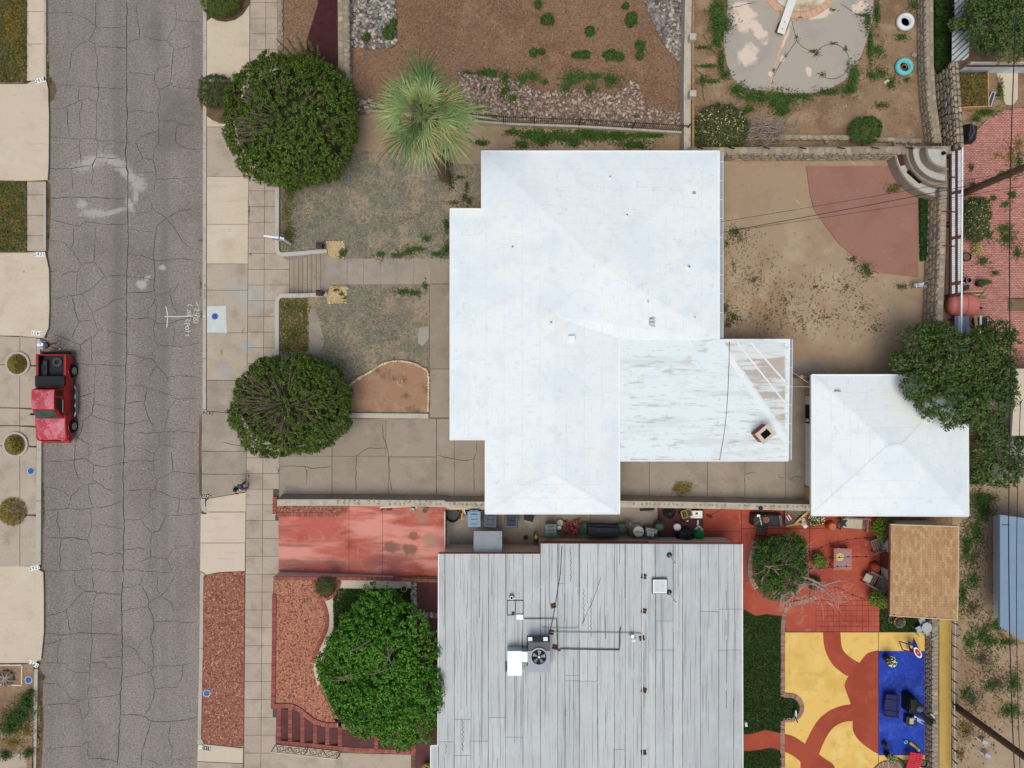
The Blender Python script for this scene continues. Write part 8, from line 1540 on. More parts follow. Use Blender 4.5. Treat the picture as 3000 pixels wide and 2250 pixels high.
item('broom', 'dark broom leaning on the wall above the red floor', 'broom', 2083, 1508, [('handle', MB().tube([(-.08, -.05, .05), (.32, .5, 1.0)], .015, 5), 'brown_wood'), ('head', MB().box((-.1, -.08, .06), (.34, .12, .1), rz=-.3), 'brown_wood')])
item('stick_vacuum', 'yellow and black yard vacuum standing at the wall corner', 'vacuum', 1570, 1572, [('motor', MB().ball((0, .05, .3), (.1, .16, .12), 10, 6), 'yellow_plastic'), ('tank', MB().box((0, -.2, .18), (.2, .24, .3)), 'bin_dark', Bv(.03)), ('hose', MB().tube([(-.06, -.15, .2), (-.14, .1, .3), (-.05, .4, .4), (.08, .35, .3)], .025, 6), 'black'), ('cap', MB().box((0, .06, .42), (.12, .12, .04)), 'yellow_plastic')])
item('brick', 'single red brick on the concrete between bins and wall', 'brick', 1519, 1566, [('block', MB().box((0, 0, .04), (.1, .2, .08)), 'terracotta')]); item('box', 'small dark open box near the yellow vacuum', 'box', 1540, 1574, [('box', MB().box((0, 0, .08), (.24, .2, .16)), 'dark_metal'), ('lid', MB().box((0, 0, .165), (.2, .16, .01)), 'black')], 22)
item('plank', 'short yellow plank against the tan wall', 'plank', 1508, 1583, [('plank', MB().box((0, 0, .03), (.46, .07, .05)), 'wood')], 6); item('rag', 'crumpled rust red rag at the foot of the awning', 'rag', 1481, 1581, [('cloth', MB().ball((0, 0, .05), (.16, .12, .07), 9, 5), 'terracotta')])
item('downspout', 'long white gutter pipe lying along the wall on the red driveway', 'pipe', 1165, 1484, [('pipe', MB().bar((-1.0, -.04, .06), (.95, .06, .06), .1, .1), 'cream_plastic', Bv(.02)), ('elbow', MB().tube([(.95, .06, .06), (1.06, .04, .06), (1.1, -.1, .06)], .06, 8), 'cream_plastic'), ('strap', MB().bar((-.55, .2, .05), (.4, .2, .05), .06, .02), 'olive_yellow')], z=.95)
item('tool', 'small dark tool nearer the gravel bed on the red driveway', 'tool', 1124, 1491, [('handle', MB().bar((-.16, -.06, .03), (.16, .08, .03), .07, .05), 'fence_brown')], z=.86); item('tool', 'small dark tool nearer the white gutter elbow', 'tool', 1141, 1493, [('handle', MB().bar((-.16, .0, .03), (.16, .02, .03), .06, .05), 'fence_brown')], z=.88)
item('bucket', 'cream plastic bucket under the white gutter elbow', 'bucket', 1210, 1492, [('bucket', MB().lathe((0, 0, 0), [(.1, 0), (.15, .26), (.13, .26), (.1, .1)], 4), 'cream_plastic')], 40, z=1.0)
pot('plant_pot', 'brown pot with dry earth near the end of the red driveway', 1247, 1492, .16, .32, 'terracotta', z=1.06); pot('plant_pot', 'pale green ringed pot at the corner of the front lawn', 1186, 1721, .17, .3, 'flower_cream', 'leaf_weed', .1, 10)
pot('plant_pot', 'pot of yellowish leaves at the bottom edge by the striped roof', 1252, 2238, .14, .3, 'terracotta', 'palm_yellow', .26, 26)
item('covered_table', 'long table under a black tarpaulin beside the pallet', 'table', 2238, 1518, [('tarpaulin', MB().add([(-.86, -.32, .0), (.86, -.36, .02), (.88, .34, .0), (-.84, .36, .0), (-.82, -.3, .72), (.8, -.34, .74), (.82, .3, .76), (-.8, .32, .74)], [(0, 3, 2, 1), (4, 5, 6, 7), (0, 1, 5, 4), (1, 2, 6, 5), (2, 3, 7, 6), (3, 0, 4, 7)]), 'cover_black', Bv(.05)), ('edge', MB().bar((.62, .3, .78), (.7, -.32, .77), .14, .03), 'grey_wood')])
pot('plant_pot', 'terracotta pot standing on the black tarpaulin', 2241, 1521, .15, .2, 'terracotta', z=ZL+.78); item('paper', 'small white card lying on the black tarpaulin', 'paper', 2222, 1511, [('card', MB().box((0, 0, .01), (.18, .12, .012)), 'white')], -4, z=ZL+.79)
item('cane', 'pale crossed canes resting on the black tarpaulin', 'cane', 2228, 1524, [('cane', MB().bar((-.34, -.22, .03), (.28, .3, .06), .03, .02), 'grey_wood'), ('cane', MB().bar((-.06, .2, .03), (.06, -.3, .03), .05, .03), 'cream_plastic')], z=ZL+.79)
item('cap', 'navy cloth cap on the stone wall above the tarpaulin', 'cap', 2228, 1489, [('cap', MB().ball((0, 0, .05), (.14, .1, .08), 9, 6), 'star_navy'), ('brim', MB().box((0, -.1, .03), (.16, .1, .015)), 'star_navy')], z=ZL+1.05)
item('folding_chair', 'black sling chair with thin frame below the tarpaulin table', 'chair', 2227, 1543, [('seat', MB().box((-.05, 0, .42), (.48, .42, .03)), 'cover_black'), ('backrest', MB().box((-.05, .22, .62), (.48, .04, .42)), 'cover_black')]+[('leg', MB().bar((x, .2, .55), (x+.06, -.6, .03), .025, .025), 'black') for x in (-.28, .24)]+[('rung', MB().bar((-.2, -.5, .08), (.3, -.5, .08), .025, .025), 'black'), ('rung', MB().bar((-.2, -.28, .3), (.3, -.28, .3), .025, .025), 'black')], -4)
pb2 = [('slat', MB().box((0, -.36+.12*i, .34), (1.22, .1, .02)), 'grey_wood') for i in range(7)]+[('bearer', MB().box((x, 0, .2), (.08, .84, .26)), 'brown_wood') for x in (-.5, 0, .5)]
item('pallet', 'grey slatted pallet table holding beams and jars', 'pallet', 2324, 1515, pb2, -1)
for i, (a, b, lab) in enumerate(((( -.62, -.42, .4), (.5, -.2, .4), 'lowest of the three blond beams on the pallet'), ((-.2, -.3, .46), (.62, .42, .46), 'blond beam slanting steepest across the pallet'), ((-.1, -.2, .5), (.42, .3, .5), 'shorter blond beam lying under the slanting one'))): item('beam', lab, 'beam', 2327, 1516, [('beam', MB().bar(a, b, .1, .06), 'wood')])
for x, y, lab in ((2348, 1521, 'cream lidded jar nearer the wall on the pallet'), (2348, 1533, 'cream lidded jar nearer the beam ends on the pallet')): item('jar', lab, 'jar', x, y, [('jar', MB().lathe((0, 0, 0), [(.1, 0), (.11, .2), (.1, .22)], 14), 'cream_plastic'), ('lid', MB().lathe((0, 0, .22), [(.11, 0), (.11, .03)], 14), 'linen')], z=ZL+.38)
item('tin', 'pale pink tin lying off the corner of the pallet', 'tin', 2356, 1540, [('tin', MB().box((0, 0, .1), (.22, .2, .18)), 'lamp_clear', Bv(.02)), ('lid', MB().box((0, 0, .2), (.16, .14, .01)), 'white')], 40, z=ZL+.2)
item('red_cloth', 'red striped cloth lying on the pallet slats', 'cloth', 2312, 1516, [('cloth', MB().box((0, 0, .005), (.4, .3, .012)), 'target_red'), ('stripe', MB().box((.04, 0, .014), (.06, .3, .006)), 'white'), ('stripe', MB().box((-.1, 0, .014), (.05, .3, .006)), 'white')], 32, z=ZL+.38)
item('rack', 'small white barred rack against the wall by the garage corner', 'rack', 2368, 1506, [('bar', MB().bar((-.2+.12*i, -.15, .5), (-.2+.12*i, .2, .9), .03, .03), 'white_panel') for i in range(4)]+[('rail', MB().bar((-.25, -.15, .5), (.22, -.15, .5), .03, .03), 'brown_wood')])
pot('flower_pot', 'pot of cream flowers nearer the pallet', 2374, 1523, .13, .25, 'dark_metal', 'leaf_weed', .24, 30, 'flower_cream', nf=22); pot('flower_pot', 'pot of white flowers tucked under the garage eave', 2394, 1520, .13, .25, 'dark_metal', 'leaf_dull', .24, 26, 'flower_white', nf=26)
item('stool', 'terracotta drum stool left of the star bench', 'stool', 2428, 1538, [('drum', MB().lathe((0, 0, 0), [(.2, 0), (.24, .06), (.27, .25), (.24, .44), (.18, .5)], 20), 'rust_stool'), ('top', MB().lathe((0, 0, .5), [(.19, 0), (.19, .02)], 20), 'terracotta')]); item('stool', 'rust orange drum stool between the two slatted chairs', 'stool', 2556, 1658, [('drum', MB().lathe((0, 0, 0), [(.2, 0), (.24, .06), (.27, .25), (.24, .44), (.18, .5)], 20), 'rust_stool'), ('top', MB().lathe((0, 0, .5), [(.19, 0), (.19, .02)], 20), 'rust_stool')])
bn = [('slat', MB().box((0, -.24+.12*i, .42), (1.4, .1, .03)), 'grey_wood') for i in range(5)]
for x in (-.72, .72): bn += [('arm', MB().bar((x, -.36, .62), (x, .36, .62), .09, .05), 'grey_wood'), ('leg', MB().bar((x, -.33, 0), (x, -.33, .6), .07, .07), 'grey_wood'), ('leg', MB().bar((x, .33, 0), (x, .33, .9), .07, .07), 'grey_wood')]
bn += [('backrest', MB().bar((-.72, .38, .9), (.72, .38, .9), .08, .06).bar((-.72, .36, .7), (.72, .36, .7), .05, .06), 'grey_wood')]
bc = item('bench', 'grey wooden bench holding a beige cushion and a star pillow', 'bench', 2489, 1530, bn, -4)
item('cushion', 'long beige cushion on the grey bench', 'cushion', 2496, 1533, [('cushion', MB().box((0, 0, .06), (1.1, .54, .12)), 'linen', Bv(.05)), ('piping', MB().tube([(-.18+.12*cos(a), .05+.14*sin(a), .125) for a in np.linspace(0, 6.28, 13)], .012, 4), 'white_panel')], -4, z=ZL+.46)
sp_ = []
for k in range(10): a = math.pi/2+k*math.pi/5; rr_ = .32 if k % 2 == 0 else .14; sp_.append((rr_*cos(a), rr_*sin(a)))
item('pillow', 'navy star shaped pillow on the beige cushion', 'pillow', 2467, 1532, [('pillow', MB().prism(sp_, .02, .1), 'star_navy', Bv(.02))], 14, z=ZL+.58)
def slat_chair(name, label, px, py, rz):
    ps = [('slat', MB().box((0, -.3+.12*i, .38+.02*i*0), (.6, .085, .03)), 'grey_wood') for i in range(5)]
    ps += [('back_slat', MB().bar((-.26+.13*i, .32, .4), (-.26+.13*i, .62, .95), .09, .025), 'grey_wood') for i in range(5)]+[('back_rail', MB().bar((-.33, .62, .97), (.33, .62, .97), .06, .06), 'grey_wood')]
    for x in (-.36, .36): ps += [('arm', MB().bar((x, -.38, .6), (x, .5, .66), .09, .04), 'grey_wood'), ('leg', MB().bar((x, -.34, 0), (x, -.34, .58), .07, .07), 'grey_wood'), ('leg', MB().bar((x, .36, 0), (x, .36, .62), .07, .07), 'grey_wood')]
    return item(name, label, 'chair', px, py, ps, rz)
slat_chair('slatted_chair', 'empty grey slatted armchair by the shed door', 2561, 1590, -68); slat_chair('slatted_chair', 'grey slatted armchair with a pale cushion south of the stool', 2545, 1692, -118)
item('cushion', 'pale square cushion on the southern slatted armchair', 'cushion', 2541, 1693, [('cushion', MB().box((0, 0, .05), (.46, .42, .1)), 'linen', Bv(.04))], -118, z=ZL+.42)
for x, y, r, lab in ((2572, 1541, 30, 'bushy potted fern at the corner of the shed and garage'), (2562, 1742, 28, 'bushy potted fern below the cushioned armchair')):
    t = pot('potted_fern', lab, x, y, .24, .4, 'grey_wood', 'leaf_grass', r*.0185, 130, leaf=.13)
pot('potted_grass', 'round grassy plant in a pot between planter and square table', 2389, 1636, .2, .35, 'dark_metal', 'leaf_grass', .33, 80, leaf=.16)
tt = [('top', MB().box((0, 0, .62), (1.02, 1.2, .05)), 'table_pink', Bv(.015)), ('panel', MB().box((0, 0, .65), (.84, 1.02, .012)), 'table_lilac')]
for sx_ in (-1, 1):
    for sy_ in (-1, 1): tt.append(('scroll', MB().tube([(sx_*(.06+.03*k*cos(.55*k)+.02*k), sy_*(.12+.045*k-.03*k*sin(.5*k)*.4), .665) for k in range(10)], .012, 4).tube([(sx_*(.28+.09*cos(a)*(1-a/9)), sy_*(.36+.09*sin(a)*(1-a/9)), .665) for a in np.linspace(0, 7, 14)], .012, 4), 'scroll')); tt.append(('leg', MB().bar((sx_*.44, sy_*.52, 0), (sx_*.44, sy_*.52, .6), .08, .08), 'table_pink'))
item('patio_table', 'square pink fire table with scrollwork around a cream centre', 'table', 2454, 1630, tt, -1)
dl = MB().lathe((0, 0, 0), [(.21, 0), (.23, .03), (.2, .05)], 24); ds = MB()
for k in range(12): a = math.pi*k/6; ds.bar((.05*cos(a), .05*sin(a), .055), (.19*cos(a), .19*sin(a), .055), .02, .01)
item('lid', 'round cream lid with spokes in the centre of the square table', 'lid', 2460, 1631, [('lid', dl, 'flower_cream'), ('spoke', ds, 'olive_yellow', dict(kind='stuff'))], z=ZL+.68)
loose_tree('shrub_tree', 'leafy green tree filling the raised brick planter', 2280, 1665, [(2270, 1640, 60, 56, 3.0, .8, 260), (2310, 1610, 44, 40, 2.8, .7, 160), (2250, 1690, 44, 44, 2.8, .7, 160), (2300, 1690, 50, 40, 2.8, .7, 180), (2240, 1620, 34, 44, 2.6, .6, 110), (2262, 1730, 30, 26, 2.4, .5, 80), (2335, 1660, 26, 40, 2.4, .5, 90), (2335, 1580, 14, 14, 2.6, .4, 26)], 'leaf_weed', .13, 41, zt=2.2, tr=.1, nb=36, zb=ZL+.3, cat='tree', gap=.02)
flowering('flowering_plant', 'pale pink and white flowers along the east wall of the planter', 2348, 1620, 16, 40, ZL+.3, .6, 'leaf_dull', 90, 'flower_pink', 5, n=50)
shrub('grass_clump', 'wispy grass clump at the north end of the planter', 2236, 1590, 16, ZL+.3, .5, 'leaf_dull', n=50, cat='plant'); shrub('shrub', 'low dark round shrub under the bare branches', 2384, 1708, 17, ZL, .6, 'leaf_dull', n=80)
bt = thing('bare_tree', 'bare grey tree with pinkish twigs reaching over the red floor', 'tree', W(2330, 1715, ZL)); q = random.Random(12)
lm = MB(); tw = MB()
for pts, r in (([(2332, 1710, ZL), (2330, 1685, 2.2), (2350, 1690, 2.8), (2378, 1700, 3.1), (2410, 1715, 3.2), (2460, 1700, 3.4)], .07), ([(2332, 1710, ZL), (2380, 1705, 2.7), (2415, 1730, 3.0), (2440, 1752, 3.2)], .075), ([(2332, 1710, ZL), (2320, 1730, 2.4), (2290, 1745, 2.8), (2284, 1780, 2.7)], .08), ([(2332, 1710, ZL), (2325, 1740, 2.4), (2300, 1715, 2.8), (2288, 1710, 2.9)], .07), ([(2325, 1725, 2.2), (2335, 1750, 2.6), (2352, 1758, 2.7)], .05), ([(2332, 1710, 1.8), (2270, 1660, 3.3), (2240, 1658, 3.6)], .04), ([(2332, 1705, 1.8), (2345, 1630, 2.7), (2320, 1625, 2.8)], .04)):
    P3 = [Vec(W(*p)) for p in pts]; lm.tube([p+Vec((ru(-.08, .08), ru(-.08, .08), ru(-.05, .05))) if 0 < k_ < len(P3)-1 else p for k_, p in enumerate(P3)], [r*1.1*(1-.6*i/len(P3)) for i in range(len(P3))], 7)
    for i in range(1, len(P3)):
        for k in range(4):
            s0 = P3[i-1].lerp(P3[i], q.random()); an = q.uniform(-2.6, .9); L = q.uniform(.35, 1.0); d = Vec((cos(an), sin(an), q.uniform(-.05, .35))); e = s0+d*L*.5+Vec((q.uniform(-.1, .1), q.uniform(-.1, .1), .05)); f = e+d*L*.5+Vec((q.uniform(-.2, .2), q.uniform(-.2, .2), 0))
            tw.tube([s0, e, f], [.014, .01, .006], 4)
            for j in range(2): g0 = e.lerp(f, q.random()); tw.tube([g0, g0+d*.2+Vec((q.uniform(-.28, .28), q.uniform(-.28, .28), .05))], [.01, .005], 4)
for k in range(15):
    s0 = Vec(W(2450+q.uniform(-50, 20), 1745+q.uniform(-14, 30), 3.2)); an = q.uniform(-2.0, .4); d = Vec((cos(an), sin(an), .1)); tw.tube([s0, s0+d*.4, s0+d*.75+Vec((q.uniform(-.3, .3), q.uniform(-.3, .3), 0))], [.02, .014, .006], 4)
lm.bd('limb', 'dead_wood', bt, kind='stuff'); tw.bd('twig', 'twig_pink', bt, kind='stuff')
def lights(label, pts, z0=3.2):
    t = thing('string_lights', label, 'lights', W(*pts[0], z0)); P3 = [Vec(W(x, y, z0-.15*sin(math.pi*i/(len(pts)-1)))) for i, (x, y) in enumerate(pts)]; MB().tube(P3, .012, 4).bd('wire', 'wire', t)
    for (x, y, a) in walk(pts, 26): c = W(x, y, z0-.12); MB().ball((c[0], c[1], c[2]-.06), (.045, .045, .07), 6, 5).bd('bulb', 'bin_dark', t)
lights('string of bulbs north of the square table', [(2348, 1627), (2380, 1615), (2430, 1594), (2490, 1580), (2560, 1574)]); lights('string of bulbs crossing over the square table', [(2370, 1642), (2420, 1636), (2500, 1631), (2575, 1632)]); lights('string of bulbs along the south edge of the square table', [(2365, 1668), (2420, 1664), (2455, 1660), (2490, 1660)]); lights('string of bulbs from the bare tree to the lower fern', [(2440, 1718), (2460, 1724), (2490, 1740), (2535, 1757)])
sheet('stone_pad', [(2606, 1801), (2640, 1806), (2640, 1832), (2622, 1832), (2602, 1822)], ZL+.05, 'pink_concrete', .06)
pot('planter', 'low terracotta planter of succulents on the corner lawn', 2628, 1818, .3, .3, 'terracotta', 'lilac_plant', .22, 36)
rk = thing('metal_chairs', 'tangled pale metal chairs and table by the shed corner', 'chairs', W(2697, 1828, ZL)); c = rk.location
for k in range(4):
    a = 1.6*k+.4; d = Vec((cos(a), sin(a), 0)); p = Vec(c)+d*.36; s = Vec((-d.y, d.x, 0))
    MB().box(p+Vec((0, 0, .42)), (.34, .34, .03), rz=a).bd('seat', 'pale_grey', rk); MB().tube([p+d*.18+s*.18+Vec((0, 0, .0)), p+d*.26+s*.18+Vec((0, 0, .8)), p+d*.26-s*.18+Vec((0, 0, .8)), p+d*.18-s*.18], .025, 5).bd('frame', 'pale_grey', rk)
MB().lathe(Vec(c)+Vec((0, 0, .6)), [(.3, 0), (.3, .03)], 8).bd('table_top', 'pale_grey', rk)
ts = thing('target_game', 'folding blue game board with a round red target on thin legs', 'game', W(2676, 1900, ZL)); a, b = Vec(W(2682, 1876, ZL+.5)), Vec(W(2703, 1928, ZL+.5))
q4 = [a, b, b+Vec((.1, .04, .75)), a+Vec((.1, .04, .75))]; nrm = (b-a).cross(Vec((.1, .04, .75))).normalized(); nrm = nrm if nrm.x < 0 else -nrm
q4 = [Vec(W(*p)) for p in ((2676, 1868, ZL+.9), (2684, 1882, ZL+1.0), (2706, 1930, ZL+.7), (2694, 1926, ZL+.45), (2680, 1905, ZL+.5), (2672, 1888, ZL+.5))]
MB().add(q4+[p-Vec((-.02, 0, .05)) for p in q4], [tuple(range(6)), tuple(range(11, 5, -1))]+[(i, (i+1) % 6, 6+(i+1) % 6, 6+i) for i in range(6)]).bd('board', 'toy_blue', ts)
tc = Vec(W(2689, 1912, ZL+.78)); M = Matrix.Rotation(R(28), 3, 'Z') @ Matrix.Rotation(R(-18), 3, 'Y')
for r, m, dz in ((.33, 'white', .0), (.24, 'target_red', .012), (.09, 'target_orange', .024)): MB().lathe(tc+Vec((-.0, 0, dz)), [(r*.99, 0), (r, .01)], 22, .5, 1.0, M).bd('target', m, ts)
for p0, p1 in (((2635, 1879, ZL+.5), (2665, 1888, ZL+.6)), ((2635, 1879, ZL+.5), (2644, 1904, ZL+.4)), ((2644, 1904, ZL+.4), (2680, 1912, ZL+.5)), ((2664, 1886, ZL+.6), (2666, 1910, ZL+.3)), ((2666, 1890, ZL+.5), (2684, 1887, ZL+.6))): MB().tube([W(*p0), W(*p1)], .03, 6).bd('leg', 'fence_brown', ts)
MB().box(W(2670, 1903, ZL+.3), (.2, .3, .1), rz=.3).bd('basket', 'target_red', ts); MB().box(W(2671, 1893, ZL+.4), (.16, .2, .05), rz=.3).bd('score_card', 'white', ts); MB().ball(W(2666, 1884, ZL+.6), (.1, .08, .08), 8, 5).bd('knob', 'toy_blue', ts)
pot('flower_vase', 'tall dark pot of white flowers at the corner of the blue court', 2592, 1924, .2, .62, 'star_navy', 'leaf_weed', .26, 40, 'flower_white', nf=60)
gl = [('sling', MB().add([(-.36, -.62, .36), (.36, -.6, .5), (.36, .6, .5), (-.36, .62, .36), (-.44, 0, .34), (.36, 0, .5)], [(0, 1, 5, 4), (4, 5, 2, 3)]), 'mesh_blue')]
for y in (-.61, -.3, .32, .61): gl.append(('bar', MB().bar((-.4, y, .38), (.36, y, .52), .03, .03), 'black'))
gl += [('rail', MB().bar((.22, -.61, .5), (.22, .61, .5), .03, .03), 'black'), ('rail', MB().tube([(-.36, -.62, .37), (-.44, 0, .36), (-.36, .62, .37)], .018, 5), 'black')]+[('leg', MB().bar((x, y, 0), (x, y, .42), .03, .03), 'black') for x in (-.34, .34) for y in (-.58, .58)]
item('sling_seat', 'wide navy mesh sling seat on the blue court', 'seat', 2603, 2058, gl, -3)
bq = [('cover', MB().add([(-.3, -.45, .0), (.5, -.6, 0), (.7, -.1, 0), (.1, .55, 0), (-.3, .5, 0), (-.28, -.42, .8), (.42, -.45, .75), (.6, -.1, .75), (.05, .5, .85), (-.26, .48, .9)], [(5, 6, 7, 8, 9), (4, 3, 2, 1, 0)]+[(i, (i+1) % 5, 5+(i+1) % 5, 5+i) for i in range(5)]), 'cover_bbq', Bv(.06)), ('lid', MB().box((-.1, .1, .9), (.3, .7, .12)), 'cover_bbq', Bv(.05)), ('hood', MB().ball((.3, -.15, .78), (.22, .2, .18), 12, 8), 'ac_dark')]
item('barbecue', 'black covered barbecue standing on the blue court', 'barbecue', 2655, 2050, bq, 0)
item('umbrella_bag', 'long black rolled bag leaning from the barbecue onto the stone wall', 'bag', 2684, 2078, [('roll', MB().tube([(-.25, .2, .6), (.35, -.4, .9)], [.12, .14], 10), 'black'), ('strap', MB().tube([(.3, .15, .9), (.5, -.05, .95)], .025, 5), 'white')]); item('steel_frame', 'pale steel frame parts below the rolled black bag', 'frame', 2678, 2098, [('tube', MB().bar((-.35, .1, .4), (.25, -.25, .4), .05, .05).bar((-.25, .2, .42), (.3, -.1, .42), .04, .04), 'pale_grey'), ('plate', MB().box((.02, 0, .4), (.3, .14, .03), rz=-.5), 'pale_grey'), ('joint', MB().ball((-.2, .18, .45), .07, 8, 5), 'white')])
item('armchair', 'low dark armchair with a tan cushion beside the barbecue', 'chair', 2657, 2102, [('frame', MB().box((0, 0, .2), (.46, .46, .36)), 'cover_black', Bv(.04)), ('cushion', MB().box((.02, 0, .42), (.24, .34, .08)), 'linen', Bv(.03)), ('arm', MB().bar((-.2, -.24, .4), (.2, -.24, .5), .04, .05), 'black'), ('arm', MB().bar((.24, -.2, .5), (.24, .22, .5), .04, .05), 'black')], -4)
item('caster_stand', 'small navy stand with thin rods north of the barbecue', 'stand', 2652, 2028, [('base', MB().ball((0, 0, .06), (.1, .08, .06), 8, 5), 'star_navy'), ('rod', MB().bar((0, 0, .05), (.3, -.22, .05), .025, .025).bar((.04, -.08, .05), (.34, -.32, .05), .02, .02), 'star_navy')]); item('utility_box', 'small green box fixed on the rough stone wall', 'box', 2731, 2112, [('box', MB().box((0, 0, .1), (.24, .2, .16)), 'turq', Bv(.02)), ('lid', MB().box((0, 0, .19), (.18, .15, .02)), 'green_pot')], z=1.95)
pot('plant_pot', 'tall black pot with a pale leafy plant below the blue court', 2594, 2205, .2, .6, 'black', 'palm_light', .24, 30)
item('shadow_vase', 'slim navy vase behind the tall black pot', 'vase', 2588, 2176, [('vase', MB().lathe((0, 0, 0), [(.12, 0), (.16, .2), (.08, .42), (.11, .5)], 14), 'star_navy'), ('neck', MB().tube([(0, 0, .5), (-.05, .25, .55), (.05, .35, .5)], .02, 5), 'toy_blue')])
rs_ = [('slat', MB().bar((-.34, -.62+.11*i, .4+.02*i), (.34, -.62+.11*i, .4+.02*i), .075, .03), 'red_plastic') for i in range(12)]+[('rail', MB().bar((x, -.66, .38), (x, .66, .63), .05, .05), 'red_plastic') for x in (-.34, -.12, .12, .34)]+[('leg', MB().bar((x, y, 0), (x, y, .42), .06, .06), 'target_red') for x in (-.3, .3) for y in (-.5, .45)]
item('lounge_chair', 'bright red slatted lounge chair at the bottom of the court', 'lounge chair', 2663, 2222, rs_, -8)
item('pool_noodle', 'yellow foam float by the head of the red lounge chair', 'float', 2674, 2182, [('float', MB().tube([(-.22, .18, .1), (.26, -.22, .1)], .075, 10), 'yellow_plastic'), ('end', MB().ball((.28, -.24, .1), .08, 8, 6), 'white')]); item('ring_toy', 'small teal ring on the blue court by the red chair', 'toy', 2652, 2172, [('ring', MB().tube([(.08*cos(a), .08*sin(a), .06) for a in np.linspace(0, 6.28, 13)], .035, 6), 'teal_paint'), ('knob', MB().ball((-.09, .07, .07), .06, 8, 5), 'turq')])
item('hose_reel', 'dark green tube lying left of the red lounge chair', 'tube', 2640, 2236, [('tube', MB().tube([(-.25, .3, .1), (-.05, .12, .12), (.2, -.2, .12)], [.05, .1, .1], 10), 'green_metal'), ('cap', MB().ball((.2, -.2, .12), .1, 8, 6), 'green_metal')]); pot('plant_pot', 'black pot right of the red lounge chair', 2690, 2224, .22, .5, 'black'); item('bowl', 'small pale bowl below the black pot at the bottom edge', 'bowl', 2703, 2238, [('bowl', MB().lathe((0, 0, 0), [(.06, 0), (.13, .1), (.11, .1)], 14), 'lamp_clear'), ('base', MB().lathe((0, 0, .03), [(.09, 0), (.09, .01)], 10), 'can')])
hr = item('bird_statue', 'dark green and white bird ornament in the half ring of lawn', 'statue', 2323, 2084, [('body', MB().ball((0, 0, .3), (.09, .2, .11), 10, 7), 'turq'), ('wing', MB().ball((.02, .06, .38), (.05, .2, .05), 8, 5), 'white'), ('neck', MB().tube([(0, -.16, .34), (.02, -.26, .5), (.02, -.3, .56)], [.04, .03, .04], 6), 'turq'), ('head', MB().ball((.02, -.32, .58), (.04, .06, .04), 7, 5), 'black'), ('leg', MB().tube([(-.02, 0, 0), (-.02, 0, .24)], .012, 4), 'black'), ('leg', MB().tube([(.04, 0, 0), (.04, 0, .24)], .012, 4), 'black')])
item('figurine', 'small white ornament on the lawn beside the striped roof', 'ornament', 2182, 2116, [('body', MB().box((0, .02, .14), (.12, .2, .26)), 'white', Bv(.03)), ('foot', MB().box((.04, -.14, .08), (.14, .08, .14)), 'white'), ('head', MB().ball((-.02, .1, .3), .06, 8, 6), 'white')])
fp = thing('stone_fireplace', 'curved stone corner barbecue with white ledges in the backyard', 'fireplace', W(2690, 500, ZL)); cc = (2772, 438)
def fan(r, n=12, a0=88, a1=186): return [(cc[0]+r*cos(R(a0+(a1-a0)*i/n)), cc[1]+r*.94*sin(R(a0+(a1-a0)*i/n))) for i in range(n+1)]
for r0, r1, z1, m, nm in ((118, 152, ZL+.85, 'mortar', 'hearth_body'), (96, 118, ZL+1.25, 'mortar', 'fire_wall'), (60, 98, ZL+1.65, 'mortar', 'chimney_body'), (0, 60, ZL+2.3, 'mortar', 'chimney_top')):
    outer = fan(r1); inner = fan(r0)[::-1] if r0 else [cc]; sheet(nm, outer+inner, z1, m, z1-ZL+.1, fp)
for r0, r1, z1, nm in ((121, 147, ZL+.88, 'ledge'), (78, 97, ZL+1.68, 'mantel'), (0, 54, ZL+2.34, 'chimney_cap')):
    outer = fan(r1, a0=92, a1=182); inner = fan(r0, a0=92, a1=182)[::-1] if r0 else [cc]; sheet(nm, outer+inner, z1, 'white_plaster', .06, fp)
for i in range(15):
    for r, zc_, hh in ((153, .22, .3), (153, .58, .3), (119, 1.02, .26), (99, 1.4, .26), (62, 1.85, .3), (62, 2.15, .26)):
        a = 90+94*(i+.5+.3*(r % 2))/15
        if r < 100 and i % 2: continue
        x, y = cc[0]+r*cos(R(a)), cc[1]+r*.94*sin(R(a)); p = W(x, y, ZL+zc_); nz = Vec((cos(R(a)), -sin(R(a)), 0)); X = Vec((nz.y, -nz.x, 0)); M = Matrix((X, Vec((0, 0, 1)), nz)).transposed()
        if M.determinant() < 0: M = Matrix((-X, Vec((0, 0, 1)), nz)).transposed()
        piece(random.choice(STONES), 'stone', p, M, (r*.0034 if r > 100 else .3, hh, .12), fp)
x, y = cc[0]+122*cos(R(138)), cc[1]+122*.94*sin(R(138)); p = W(x, y, ZL+.95); MB().box(p, (.95, .3, .3), rz=R(-42)).bd('firebox', 'void', fp)
for k in range(9): d = Vec((cos(R(-42)), sin(R(-42)), 0)); MB().bar(Vec(p)+d*(-.42+.105*k)+Vec((-.1, -.12, .16)), Vec(p)+d*(-.42+.105*k)+Vec((.1, .12, .16)), .03, .02).bd('grate_bar', 'rusty', fp)
x, y = cc[0]+134*cos(R(166)), cc[1]+134*.94*sin(R(166)); p = W(x, y, ZL+.92); MB().box(p, (.34, .62, .04), rz=R(18)).bd('griddle', 'fence_brown', fp); p = W(2764, 449, ZL+2.4); MB().lathe(p, [(.1, -.04), (.1, .06), (.07, .06), (.06, -.02)], 14).bd('flue', 'black', fp)
